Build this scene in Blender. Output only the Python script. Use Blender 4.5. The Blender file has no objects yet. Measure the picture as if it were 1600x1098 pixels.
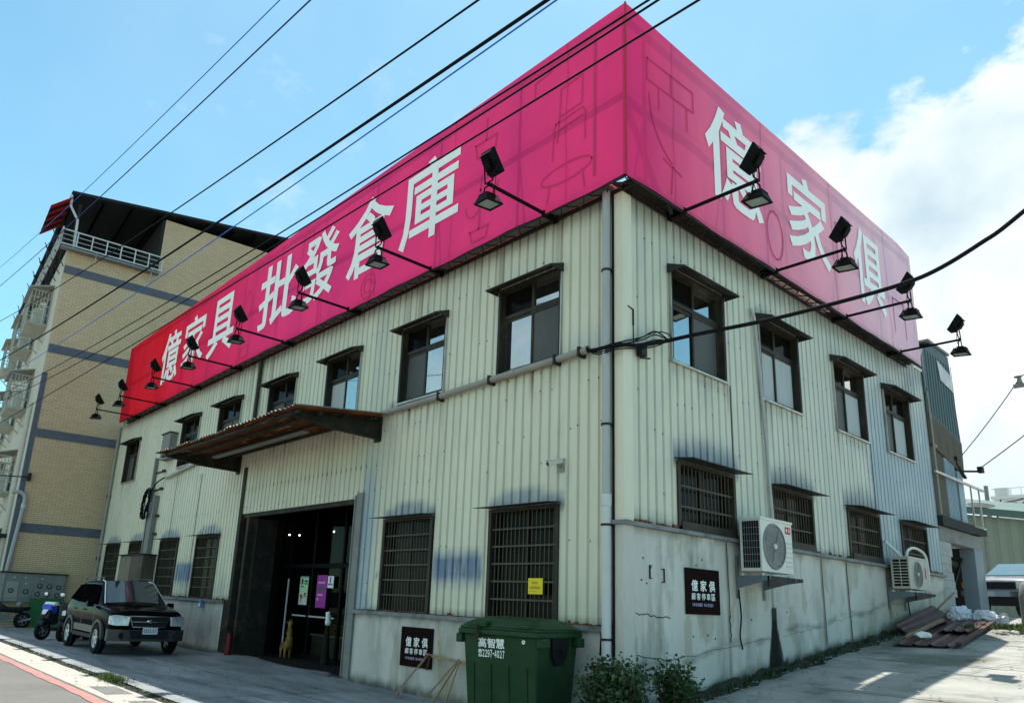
import bpy, bmesh, math, random
from mathutils import Matrix, Vector, noise as mnoise
random.seed(7)
R = math.radians
C = bpy.context.scene.collection
scene = bpy.context.scene
# ------------------------------------------------------------------ camera
cam_d = bpy.data.cameras.new('camera'); cam = bpy.data.objects.new('camera', cam_d); C.objects.link(cam)
def cam_matrix(pos, yaw, pitch, roll):
    f = Vector((math.sin(yaw)*math.cos(pitch), math.cos(yaw)*math.cos(pitch), math.sin(pitch)))
    r = Vector((math.cos(yaw), -math.sin(yaw), 0)); u = r.cross(f)
    c, s = math.cos(roll), math.sin(roll)
    r2 = r*c + u*s; u2 = u*c - r*s
    m = Matrix((r2, u2, -f)).transposed().to_4x4(); m.translation = pos
    return m
cam.matrix_world = cam_matrix(Vector((6.29870, -8.21843, 1.6)), -0.8633066, 0.2541088, 0.0476536)
cam_d.sensor_width = 36; cam_d.sensor_fit = 'HORIZONTAL'
cam_d.lens = 1148.911/1600*36
cam_d.shift_x = (800-737.825)/1600; cam_d.shift_y = (643.168-549)/1600
cam_d.clip_start = 0.05; cam_d.clip_end = 2000
scene.camera = cam
# ------------------------------------------------------------------ light
SUN = Vector((-0.19, 0.300, 1.0)).normalized()          # towards the sun
sun_d = bpy.data.lights.new('sun', 'SUN'); sun_d.energy = 5.0; sun_d.angle = R(0.5); sun_d.color = (1.0, 0.95, 0.86)
sun = bpy.data.objects.new('sun', sun_d); C.objects.link(sun)
sun.rotation_euler = SUN.to_track_quat('Z', 'Y').to_euler(); sun.location = (0, 0, 60)
w = bpy.data.worlds.new('World'); scene.world = w; w.use_nodes = True
nt = w.node_tree; nt.nodes.clear()
def N(t, **k):
    n = nt.nodes.new(t)
    for a, b in k.items(): setattr(n, a, b)
    return n
sky = N('ShaderNodeTexSky', sky_type='NISHITA', sun_disc=False)
sky.sun_elevation = math.asin(SUN.z); sky.sun_rotation = math.atan2(SUN.x, SUN.y)
sky.air_density = 1.0; sky.dust_density = 0.4; sky.ozone_density = 1.5
tc = N('ShaderNodeTexCoord')
def cloud_mask(direction, lo, hi, amp, scale, detail=7.0, stretch=(1, 1, 1.6)):
    mp = N('ShaderNodeMapping'); mp.inputs['Scale'].default_value = stretch
    nt.links.new(tc.outputs['Generated'], mp.inputs['Vector'])
    no = N('ShaderNodeTexNoise'); no.inputs['Scale'].default_value = scale; no.inputs['Detail'].default_value = detail; no.inputs['Roughness'].default_value = 0.58
    nt.links.new(mp.outputs[0], no.inputs['Vector'])
    d = N('ShaderNodeVectorMath', operation='DOT_PRODUCT'); d.inputs[1].default_value = Vector(direction).normalized()
    nt.links.new(tc.outputs['Generated'], d.inputs[0])
    a = N('ShaderNodeMath', operation='MULTIPLY_ADD'); a.inputs[1].default_value = amp
    sb = N('ShaderNodeMath', operation='SUBTRACT'); sb.inputs[1].default_value = 0.5
    nt.links.new(no.outputs['Fac'], sb.inputs[0]); nt.links.new(sb.outputs[0], a.inputs[0]); nt.links.new(d.outputs['Value'], a.inputs[2])
    mr = N('ShaderNodeMapRange', interpolation_type='SMOOTHSTEP'); mr.inputs[1].default_value = lo; mr.inputs[2].default_value = hi
    nt.links.new(a.outputs[0], mr.inputs[0])
    return mr.outputs[0]
def addm(a, b):
    m = N('ShaderNodeMath', operation='MAXIMUM'); nt.links.new(a, m.inputs[0]); nt.links.new(b, m.inputs[1]); return m.outputs[0]
def minm(a, b):
    m = N('ShaderNodeMath', operation='MINIMUM'); nt.links.new(a, m.inputs[0]); nt.links.new(b, m.inputs[1]); return m.outputs[0]
def mulc(a, v):
    m = N('ShaderNodeMath', operation='MULTIPLY'); nt.links.new(a, m.inputs[0]); m.inputs[1].default_value = v; return m.outputs[0]
c1 = minm(cloud_mask((0, 0, -1), -0.556, -0.528, 0.20, 5.0), cloud_mask((-0.15, 1, 0), 0.74, 0.80, 0.12, 5.0))          # the big cumulus at the right
c2 = mulc(cloud_mask((-0.10, 0.83, 0.53), 0.9955, 1.003, 0.035, 14.0), 0.9)             # its broken upper edge
c3 = mulc(cloud_mask((-0.75, 0.37, 0.55), 0.985, 1.06, 0.22, 10.0), 0.45)  # thin wisps
c4 = mulc(cloud_mask((-0.52, 0.53, 0.66), 0.55, 1.4, 0.6, 2.2), 0.22)    # thin veil
c5 = mulc(cloud_mask((-0.2, -0.62, 0.76), 0.60, 1.0, 0.8, 3.2), 0.75)               # clouds added behind the viewer, for ambient light and window reflections
cm = addm(addm(addm(c1, c2), addm(c3, c4)), c5)
sn = N('ShaderNodeTexNoise'); sn.inputs['Scale'].default_value = 5.5; sn.inputs['Detail'].default_value = 9
nt.links.new(tc.outputs['Generated'], sn.inputs['Vector'])
cr = N('ShaderNodeValToRGB'); cr.color_ramp.elements[0].position = 0.28; cr.color_ramp.elements[1].position = 0.66
cr.color_ramp.elements[0].color = (3.4, 4.5, 5.1, 1); cr.color_ramp.elements[1].color = (7.4, 7.5, 7.2, 1)
nt.links.new(sn.outputs['Fac'], cr.inputs[0])
tint = N('ShaderNodeMix', data_type='RGBA', blend_type='MULTIPLY'); tint.inputs[0].default_value = 1.0
tint.inputs[7].default_value = (0.95, 1.40, 1.22, 1)
nt.links.new(sky.outputs[0], tint.inputs[6])
mx = N('ShaderNodeMix', data_type='RGBA'); nt.links.new(cm, mx.inputs[0]); nt.links.new(tint.outputs[2], mx.inputs[6]); nt.links.new(cr.outputs[0], mx.inputs[7])
bg = N('ShaderNodeBackground'); bg.inputs['Strength'].default_value = 0.115
out = N('ShaderNodeOutputWorld'); nt.links.new(mx.outputs[2], bg.inputs['Color']); nt.links.new(bg.outputs[0], out.inputs['Surface'])
scene.view_settings.view_transform = 'Standard'; scene.view_settings.look = 'None'
scene.view_settings.exposure = 0.60; scene.view_settings.gamma = 1.0
scene.render.engine = 'CYCLES'
try:
    scene.cycles.max_bounces = 8; scene.cycles.use_denoising = True
except Exception: pass

# ------------------------------------------------------------------ materials
MATS = {}
def mat(name, col, rough=0.6, metal=0.0, var=0.12, scale=2.0, stretch=(1, 1, 1), bump=0.0, bscale=40.0, dirt=None, dirt_amt=0.0, dscale=1.2, spec=0.22, emit=None, attrs=None, coat=0.0):
    """Principled with two scales of noise in the base colour, optional dirt colour, bump and painted stain attributes."""
    m = bpy.data.materials.new(name); m.use_nodes = True; t = m.node_tree; L = t.links.new
    p = t.nodes['Principled BSDF']
    p.inputs['Roughness'].default_value = rough; p.inputs['Metallic'].default_value = metal
    p.inputs['Specular IOR Level'].default_value = spec
    if coat: p.inputs['Coat Weight'].default_value = coat; p.inputs['Coat Roughness'].default_value = 0.04
    c = t.nodes.new('ShaderNodeTexCoord'); mp = t.nodes.new('ShaderNodeMapping'); mp.inputs['Scale'].default_value = stretch
    L(c.outputs['Object'], mp.inputs['Vector'])
    def noise(sc, det=5, ro=0.6):
        n = t.nodes.new('ShaderNodeTexNoise'); n.inputs['Scale'].default_value = sc; n.inputs['Detail'].default_value = det; n.inputs['Roughness'].default_value = ro
        L(mp.outputs[0], n.inputs['Vector']); return n.outputs['Fac']
    def mixc(f, a, b, fv=None):
        x = t.nodes.new('ShaderNodeMix'); x.data_type = 'RGBA'
        if f is not None: L(f, x.inputs[0])
        else: x.inputs[0].default_value = fv
        for s, v in ((6, a), (7, b)):
            if isinstance(v, (tuple, list)): x.inputs[s].default_value = (*v[:3], 1)
            else: L(v, x.inputs[s])
        return x.outputs[2]
    def ramp(f, lo, hi, mul=1.0):
        r = t.nodes.new('ShaderNodeMapRange'); r.inputs[1].default_value = lo; r.inputs[2].default_value = hi; r.inputs[4].default_value = mul
        L(f, r.inputs[0]); return r.outputs[0]
    lo = tuple(max(0, v*(1-var)) for v in col); hi = tuple(min(1, v*(1+var)) for v in col)
    o = mixc(ramp(noise(scale), 0.3, 0.7), lo, hi)
    if var > 0:
        o = mixc(ramp(noise(scale*9, 3), 0.35, 0.75, 0.5), o, tuple(v*(1-var*0.9) for v in col))
    if dirt:
        o = mixc(ramp(noise(dscale, 8, 0.65), 0.5, 0.72, dirt_amt), o, dirt)
    for an, ac in (attrs or {}).items():
        a = t.nodes.new('ShaderNodeAttribute'); a.attribute_name = an
        mu = t.nodes.new('ShaderNodeMath'); mu.operation = 'MULTIPLY'; mu.use_clamp = True
        L(a.outputs['Fac'], mu.inputs[0]); L(ramp(noise(5.0, 6), 0.10, 0.5, 1.1), mu.inputs[1])
        o = mixc(mu.outputs[0], o, ac)
    L(o, p.inputs['Base Color'])
    if bump:
        b = t.nodes.new('ShaderNodeBump'); b.inputs['Strength'].default_value = bump; b.inputs['Distance'].default_value = 0.02
        L(noise(bscale, 6), b.inputs['Height']); L(b.outputs[0], p.inputs['Normal'])
    if emit:
        p.inputs['Emission Color'].default_value = (*emit[:3], 1); p.inputs['Emission Strength'].default_value = emit[3]
    MATS[name] = m; return m
M = MATS
mat('cream_cladding', (0.66, 0.64, 0.495), 0.45, 0, 0.07, 0.8, (1, 1, 0.25), attrs={'stain': (0.145, 0.20, 0.29), 'grime': (0.050, 0.055, 0.050), 'rust': (0.20, 0.13, 0.07), 'bluish_shade': (0.31, 0.385, 0.43)}, dirt=(0.43, 0.42, 0.33), dirt_amt=0.4, dscale=3.0)
mat('cream_flashing', (0.70, 0.655, 0.51), 0.4, 0, 0.06, 1.5, (1, 1, 0.3), dirt=(0.35, 0.36, 0.30), dirt_amt=0.4)
mat('plinth_concrete', (0.57, 0.54, 0.485), 0.85, 0, 0.14, 0.9, (1, 1, 0.3), bump=0.3, bscale=14, dirt=(0.24, 0.235, 0.20), dirt_amt=0.9, dscale=2.0, attrs={'grime': (0.03, 0.035, 0.028), 'stain': (0.34, 0.31, 0.22)})
mat('lane_concrete', (0.34, 0.335, 0.305), 0.9, 0, 0.18, 1.3, (0.9, 1.7, 1), bump=0.5, bscale=9, dirt=(0.13, 0.14, 0.135), dirt_amt=0.8, dscale=1.5, attrs={'grime': (0.05, 0.055, 0.03)})
mat('apron_concrete', (0.25, 0.27, 0.285), 0.75, 0, 0.4, 0.8, (0.35, 1.6, 1), bump=0.3, bscale=12, dirt=(0.085, 0.095, 0.105), dirt_amt=0.85, dscale=1.3)
mat('kerb_concrete', (0.40, 0.385, 0.34), 0.9, 0, 0.12, 1.5, bump=0.2, bscale=18, dirt=(0.27, 0.26, 0.22), dirt_amt=0.6, dscale=2.5)
mat('asphalt', (0.165, 0.16, 0.15), 0.95, 0, 0.12, 1.0, bump=0.35, bscale=90, dirt=(0.11, 0.105, 0.10), dirt_amt=0.6, dscale=0.7)
mat('far_ground', (0.30, 0.30, 0.26), 0.95, 0, 0.15, 0.2)
mat('red_paint', (0.42, 0.20, 0.18), 0.85, 0, 0.2, 4.0, dirt=(0.22, 0.19, 0.17), dirt_amt=1.0, dscale=3.0)
mat('drain_dirt', (0.03, 0.03, 0.025), 0.95, 0, 0.3, 4)
mat('patch_cement', (0.17, 0.17, 0.165), 0.9, 0, 0.2, 3, bump=0.2)
mat('dark_steel', (0.020, 0.018, 0.016), 0.6, 0.0, 0.25, 3, dirt=(0.09, 0.06, 0.04), dirt_amt=0.5, dscale=4)
mat('black_paint', (0.006, 0.006, 0.0065), 0.6, 0, 0.2, 5, spec=0.08)
mat('window_steel', (0.032, 0.027, 0.02), 0.55, 0.0, 0.25, 4, (1, 1, .4), dirt=(0.12, 0.095, 0.06), dirt_amt=0.4, dscale=5)
mat('bare_metal', (0.50, 0.48, 0.43), 0.35, 0.7, 0.2, 4, (1, 1, .4), dirt=(0.15, 0.11, 0.08), dirt_amt=0.6, dscale=6)
mat('galvanised', (0.22, 0.225, 0.21), 0.6, 0.2, 0.15, 4, dirt=(0.16, 0.15, 0.13), dirt_amt=0.5, dscale=3)
mat('hood_metal', (0.036, 0.036, 0.031), 0.6, 0.0, 0.25, 4, dirt=(0.09, 0.062, 0.035), dirt_amt=0.4, dscale=5)
mat('ledge_metal', (0.22, 0.225, 0.23), 0.6, 0.3, 0.2, 2, dirt=(0.05, 0.04, 0.03), dirt_amt=0.8, dscale=3)
mat('bars', (0.085, 0.072, 0.052), 0.6, 0.0, 0.2, 6)
mat('pipe_grey', (0.40, 0.41, 0.40), 0.4, 0, 0.1, 3, (1, 1, .3), dirt=(0.24, 0.23, 0.2), dirt_amt=0.5)
mat('pipe_taupe', (0.30, 0.27, 0.24), 0.45, 0, 0.12, 3, dirt=(0.18, 0.16, 0.14), dirt_amt=0.5)
mat('pvc_white', (0.55, 0.56, 0.55), 0.35, 0, 0.08, 3)
mat('rust_sheet', (0.20, 0.075, 0.027), 0.85, 0, 0.45, 2.0, (1, 0.5, 1), dirt=(0.02, 0.014, 0.01), dirt_amt=1.0, dscale=1.6)
mat('canopy_top', (0.26, 0.24, 0.20), 0.5, 0.3, 0.2, 2)
mat('canopy_beam', (0.022, 0.023, 0.018), 0.7, 0.0, 0.25, 2, dirt=(0.13, 0.07, 0.03), dirt_amt=0.6, dscale=3)
mat('sign_white', (0.90, 0.90, 0.86), 0.6, 0, 0.04, 2)
mat('maroon_board', (0.012, 0.004, 0.004), 0.85, 0, 0.2, 3, spec=0.08)
mat('lavender_paint', (0.50, 0.42, 0.62), 0.6, 0, 0.05, 3)
mat('dumpster_green', (0.010, 0.046, 0.014), 0.5, 0, 0.18, 2, dirt=(0.035, 0.05, 0.03), dirt_amt=0.9, dscale=3.5, bump=0.12, bscale=20)
mat('rubber', (0.009, 0.009, 0.009), 0.9, 0, 0.2, 5)
mat('ac_white', (0.66, 0.66, 0.60), 0.4, 0, 0.05, 3, dirt=(0.45, 0.43, 0.36), dirt_amt=0.35, dscale=3)
mat('ac_beige', (0.50, 0.48, 0.40), 0.45, 0, 0.07, 3, dirt=(0.32, 0.29, 0.23), dirt_amt=0.5, dscale=3)
mat('fan_grey', (0.22, 0.22, 0.21), 0.35, 0.2, 0.15, 3)
mat('badge_red', (0.45, 0.015, 0.03), 0.4, 0, 0.05, 3)
mat('fin_black', (0.008, 0.008, 0.009), 0.6, 0, 0.2, 5)
mat('wire_grey', (0.30, 0.31, 0.32), 0.5, 0.4, 0.1, 3)
mat('bracket_blue', (0.17, 0.20, 0.23), 0.5, 0.4, 0.15, 3)
mat('cable_black', (0.010, 0.010, 0.012), 0.9, 0, 0.1, 3, spec=0.08)
mat('cable_bright_blue', (0.03, 0.15, 0.55), 0.7, 0, 0.1, 3, spec=0.1)
mat('cable_blue', (0.02, 0.04, 0.20), 0.8, 0, 0.1, 3)
mat('lens', (0.30, 0.34, 0.30), 0.2, 0, 0.15, 12)
mat('terrace_dark', (0.022, 0.024, 0.022), 0.7, 0, 0.2, 1)
mat('plaster_cream', (0.55, 0.51, 0.42), 0.8, 0, 0.08, 1, (1, 1, .3), dirt=(0.36, 0.33, 0.27), dirt_amt=0.5, dscale=1.0)
mat('slate_band', (0.115, 0.125, 0.15), 0.7, 0, 0.15, 3)
mat('cage_white', (0.46, 0.45, 0.38), 0.5, 0, 0.08, 3, dirt=(0.34, 0.32, 0.25), dirt_amt=0.4)
mat('rail_white', (0.60, 0.60, 0.58), 0.5, 0.2, 0.08, 3)
mat('roof_dark', (0.016, 0.019, 0.021), 0.7, 0.0, 0.15, 2)
mat('awning_red', (0.50, 0.015, 0.012), 0.7, 0, 0.1, 3)
mat('awning_black', (0.01, 0.01, 0.01), 0.7, 0, 0.1, 3)
mat('meter_grey', (0.22, 0.225, 0.22), 0.5, 0.2, 0.12, 3, dirt=(0.12, 0.12, 0.11), dirt_amt=0.4)
mat('cabinet_tan', (0.17, 0.15, 0.11), 0.6, 0, 0.2, 3, dirt=(0.08, 0.07, 0.05), dirt_amt=0.6)
mat('meter_pale', (0.32, 0.315, 0.28), 0.5, 0, 0.1, 3)
mat('board_green', (0.015, 0.11, 0.035), 0.6, 0, 0.15, 3)
mat('scooter_blue', (0.01, 0.05, 0.55), 0.25, 0, 0.05, 3, coat=0.5)
mat('scooter_white', (0.75, 0.76, 0.78), 0.25, 0, 0.04, 3, coat=0.3)
mat('car_black', (0.004, 0.004, 0.0045), 0.10, 0.0, 0.1, 3, spec=0.02)
mat('car_cladding', (0.065, 0.064, 0.06), 0.45, 0.2, 0.1, 3)
mat('car_trim', (0.12, 0.12, 0.115), 0.4, 0.3, 0.1, 3)
mat('car_white', (0.30, 0.31, 0.32), 0.2, 0, 0.04, 3, coat=0.6)
mat('chrome', (0.75, 0.76, 0.78), 0.15, 1.0, 0.03, 3)
mat('alloy', (0.70, 0.71, 0.73), 0.35, 0.3, 0.05, 3)
mat('headlamp', (0.62, 0.65, 0.66), 0.12, 0.15, 0.35, 18, coat=0.5)
mat('signal_orange', (0.75, 0.20, 0.03), 0.2, 0, 0.05, 5)
mat('plate_white', (0.72, 0.74, 0.76), 0.5, 0, 0.04, 5)
mat('ink_black', (0.015, 0.015, 0.02), 0.6, 0, 0.1, 5)
mat('teal_cladding', (0.040, 0.090, 0.098), 0.5, 0, 0.1, 2, (1, 1, .3), dirt=(0.04, 0.085, 0.085), dirt_amt=0.5)
mat('old_brown', (0.115, 0.10, 0.075), 0.85, 0, 0.25, 1.5, (1, 1, .4), dirt=(0.03, 0.026, 0.02), dirt_amt=0.8, dscale=1.5)
mat('blue_grey_sheet', (0.27, 0.35, 0.40), 0.5, 0.1, 0.1, 2, (1, 1, .3))
mat('old_concrete', (0.24, 0.24, 0.225), 0.9, 0, 0.2, 1.5, bump=0.3, bscale=10, dirt=(0.11, 0.11, 0.10), dirt_amt=0.7, dscale=2)
mat('block_grey', (0.36, 0.37, 0.36), 0.9, 0, 0.15, 2.5, bump=0.3, bscale=9, dirt=(0.22, 0.22, 0.2), dirt_amt=0.5, dscale=3)
mat('column_blue', (0.22, 0.255, 0.29), 0.6, 0.1, 0.1, 2)
mat('shed_green', (0.25, 0.285, 0.23), 0.5, 0, 0.08, 1, (1, 1, .3), dirt=(0.2, 0.28, 0.2), dirt_amt=0.4)
mat('shed_eave', (0.09, 0.15, 0.13), 0.5, 0, 0.08, 1)
mat('tornposter', (0.62, 0.60, 0.60), 0.8, 0, 0.15, 3, dirt=(0.38, 0.36, 0.38), dirt_amt=0.7, dscale=5)
mat('maroon_sheet', (0.085, 0.040, 0.036), 0.55, 0.1, 0.25, 2.5, dirt=(0.05, 0.03, 0.025), dirt_amt=0.7, dscale=2.5)
mat('wood', (0.32, 0.22, 0.13), 0.8, 0, 0.2, 4, (1, 1, .2), dirt=(0.15, 0.10, 0.06), dirt_amt=0.5)
mat('plastic_bag', (0.66, 0.69, 0.75), 0.3, 0, 0.1, 5, bump=0.8, bscale=9, dirt=(0.35, 0.38, 0.44), dirt_amt=0.6, dscale=5)
mat('leaf', (0.026, 0.058, 0.020), 0.5, 0, 0.4, 1.5)
mat('leaf_light', (0.060, 0.110, 0.030), 0.5, 0, 0.3, 1.5)
mat('twig', (0.07, 0.05, 0.03), 0.8)
mat('grass', (0.07, 0.115, 0.03), 0.7, 0, 0.4, 2)
mat('leak_black', (0.014, 0.015, 0.013), 0.9, 0, 0.5, 5)
mat('moss', (0.03, 0.035, 0.02), 0.95, 0, 0.4, 4)
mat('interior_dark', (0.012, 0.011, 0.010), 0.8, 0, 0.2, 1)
mat('giraffe_yellow', (0.27, 0.16, 0.04), 0.6, 0, 0.08, 3)
mat('giraffe_brown', (0.15, 0.07, 0.025), 0.6, 0, 0.1, 3)
mat('poster_green', (0.42, 0.72, 0.44), 0.5, 0, 0.2, 9)
mat('poster_cream', (0.68, 0.62, 0.52), 0.5, 0, 0.2, 9)
mat('poster_purple', (0.36, 0.04, 0.34), 0.5, 0, 0.12, 4)
mat('poster_pink', (0.80, 0.45, 0.70), 0.5, 0, 0.1, 9)
mat('poster_blue', (0.10, 0.25, 0.50), 0.5, 0, 0.1, 9)
mat('notice_yellow', (0.80, 0.62, 0.02), 0.5, 0, 0.05, 9)
mat('notice_brown', (0.45, 0.28, 0.02), 0.5, 0, 0.05, 9)
mat('extinguisher_red', (0.12, 0.008, 0.007), 0.35, 0, 0.1, 5)
mat('cctv_white', (0.60, 0.60, 0.54), 0.4, 0, 0.05, 5)
mat('curtain_white', (0.42, 0.45, 0.45), 0.8, 0, 0.1, 3, (6, 6, .3))
mat('screen_grey', (0.085, 0.085, 0.08), 0.5, 0, 0.15, 2, (1, 1, .5))
mat('window_glass', (0.52, 0.53, 0.50), 0.03, 1.0, 0.10, 1.2)
mat('window_glass_dark', (0.007, 0.007, 0.006), 0.12, 0.0, 0.3, 1.5, spec=0.06)
mat('car_glass', (0.05, 0.07, 0.09), 0.02, 0.4, 0.1, 2, spec=0.75)
mat('tinted_glass', (0.003, 0.003, 0.0035), 0.2, 0.0, 0.1, 2, spec=0.0)
mat('lamp_glow', (1, 0.9, 0.75), 0.5, 0, 0, 1, emit=(1, 0.86, 0.7, 12.0))
mat('tile_white', (0.62, 0.62, 0.60), 0.8, 0, 0.06, 1)
mat('handle_black', (0.02, 0.02, 0.02), 0.5)

def banner_material():
    m = bpy.data.materials.new('banner_fabric'); m.use_nodes = True; t = m.node_tree; L = t.links.new; t.nodes.clear()
    o = t.nodes.new('ShaderNodeOutputMaterial'); c = t.nodes.new('ShaderNodeTexCoord'); s = t.nodes.new('ShaderNodeSeparateXYZ'); L(c.outputs['Object'], s.inputs[0])
    # base colour runs from red at the far left end to pink; it has bleached on the lane side
    r1 = t.nodes.new('ShaderNodeMapRange'); r1.inputs[1].default_value = -20.5; r1.inputs[2].default_value = -11.0; L(s.outputs[0], r1.inputs[0])
    mA = t.nodes.new('ShaderNodeMix'); mA.data_type = 'RGBA'; mA.inputs[6].default_value = (0.74, 0.020, 0.035, 1); mA.inputs[7].default_value = (0.83, 0.055, 0.200, 1); L(r1.outputs[0], mA.inputs[0])
    r2 = t.nodes.new('ShaderNodeMapRange'); r2.inputs[1].default_value = 0.3; r2.inputs[2].default_value = 10.0; L(s.outputs[1], r2.inputs[0])
    mB = t.nodes.new('ShaderNodeMix'); mB.data_type = 'RGBA'; mB.inputs[7].default_value = (0.86, 0.56, 0.62, 1); L(r2.outputs[0], mB.inputs[0]); L(mA.outputs[2], mB.inputs[6])
    n = t.nodes.new('ShaderNodeTexNoise'); n.inputs['Scale'].default_value = 0.7; n.inputs['Detail'].default_value = 6
    mp = t.nodes.new('ShaderNodeMapping'); mp.inputs['Scale'].default_value = (1.6, 1.6, 0.6); L(c.outputs['Object'], mp.inputs[0]); L(mp.outputs[0], n.inputs['Vector'])
    rr = t.nodes.new('ShaderNodeMapRange'); rr.inputs[1].default_value = 0.35; rr.inputs[2].default_value = 0.75; rr.inputs[4].default_value = 0.6; L(n.outputs['Fac'], rr.inputs[0])
    mC = t.nodes.new('ShaderNodeMix'); mC.data_type = 'RGBA'; mC.blend_type = 'MULTIPLY'; mC.inputs[7].default_value = (0.70, 0.75, 0.95, 1); L(rr.outputs[0], mC.inputs[0]); L(mB.outputs[2], mC.inputs[6])
    d = t.nodes.new('ShaderNodeBsdfDiffuse'); tr = t.nodes.new('ShaderNodeBsdfTranslucent'); mx = t.nodes.new('ShaderNodeMixShader'); mx.inputs[0].default_value = 0.24
    L(mC.outputs[2], d.inputs[0]); L(mC.outputs[2], tr.inputs[0])
    n2 = t.nodes.new('ShaderNodeTexNoise'); n2.inputs['Scale'].default_value = 1.1; n2.inputs['Detail'].default_value = 4; L(mp.outputs[0], n2.inputs['Vector'])
    b = t.nodes.new('ShaderNodeBump'); b.inputs['Strength'].default_value = 0.7; b.inputs['Distance'].default_value = 0.08; L(n2.outputs['Fac'], b.inputs['Height']); L(b.outputs[0], d.inputs['Normal'])
    L(d.outputs[0], mx.inputs[1]); L(tr.outputs[0], mx.inputs[2]); L(mx.outputs[0], o.inputs[0])
    M['banner_fabric'] = m
banner_material()
def brick_material():
    m = bpy.data.materials.new('tan_brick'); m.use_nodes = True; t = m.node_tree; L = t.links.new; p = t.nodes['Principled BSDF']; p.inputs['Roughness'].default_value = 0.8
    c = t.nodes.new('ShaderNodeTexCoord'); s = t.nodes.new('ShaderNodeSeparateXYZ'); k = t.nodes.new('ShaderNodeCombineXYZ'); L(c.outputs['Object'], s.inputs[0]); L(s.outputs[1], k.inputs[0]); L(s.outputs[2], k.inputs[1])
    b = t.nodes.new('ShaderNodeTexBrick'); L(k.outputs[0], b.inputs['Vector'])
    b.inputs['Color1'].default_value = (0.70, 0.505, 0.310, 1); b.inputs['Color2'].default_value = (0.60, 0.42, 0.245, 1); b.inputs['Mortar'].default_value = (0.36, 0.26, 0.15, 1)
    b.inputs['Scale'].default_value = 1.0; b.inputs['Brick Width'].default_value = 0.25; b.inputs['Row Height'].default_value = 0.072; b.inputs['Mortar Size'].default_value = 0.010; b.inputs['Bias'].default_value = -0.1
    n = t.nodes.new('ShaderNodeTexNoise'); n.inputs['Scale'].default_value = 0.6; n.inputs['Detail'].default_value = 6; L(c.outputs['Object'], n.inputs['Vector'])
    r = t.nodes.new('ShaderNodeMapRange'); r.inputs[1].default_value = 0.4; r.inputs[2].default_value = 0.75; r.inputs[4].default_value = 0.4; L(n.outputs['Fac'], r.inputs[0])
    x = t.nodes.new('ShaderNodeMix'); x.data_type = 'RGBA'; x.inputs[7].default_value = (0.52, 0.36, 0.20, 1); L(r.outputs[0], x.inputs[0]); L(b.outputs['Color'], x.inputs[6]); L(x.outputs[2], p.inputs['Base Color'])
    M['tan_brick'] = m
brick_material()
def clear_glass():
    m = bpy.data.materials.new('shop_glass'); m.use_nodes = True; t = m.node_tree; L = t.links.new; t.nodes.clear()
    o = t.nodes.new('ShaderNodeOutputMaterial'); a = t.nodes.new('ShaderNodeBsdfTransparent'); a.inputs[0].default_value = (0.75, 0.78, 0.76, 1)
    g = t.nodes.new('ShaderNodeBsdfGlossy'); g.inputs['Roughness'].default_value = 0.03; g.inputs[0].default_value = (0.8, 0.85, 0.85, 1)
    x = t.nodes.new('ShaderNodeMixShader'); x.inputs[0].default_value = 0.012; L(a.outputs[0], x.inputs[1]); L(g.outputs[0], x.inputs[2]); L(x.outputs[0], o.inputs[0])
    M['shop_glass'] = m
clear_glass()

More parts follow.
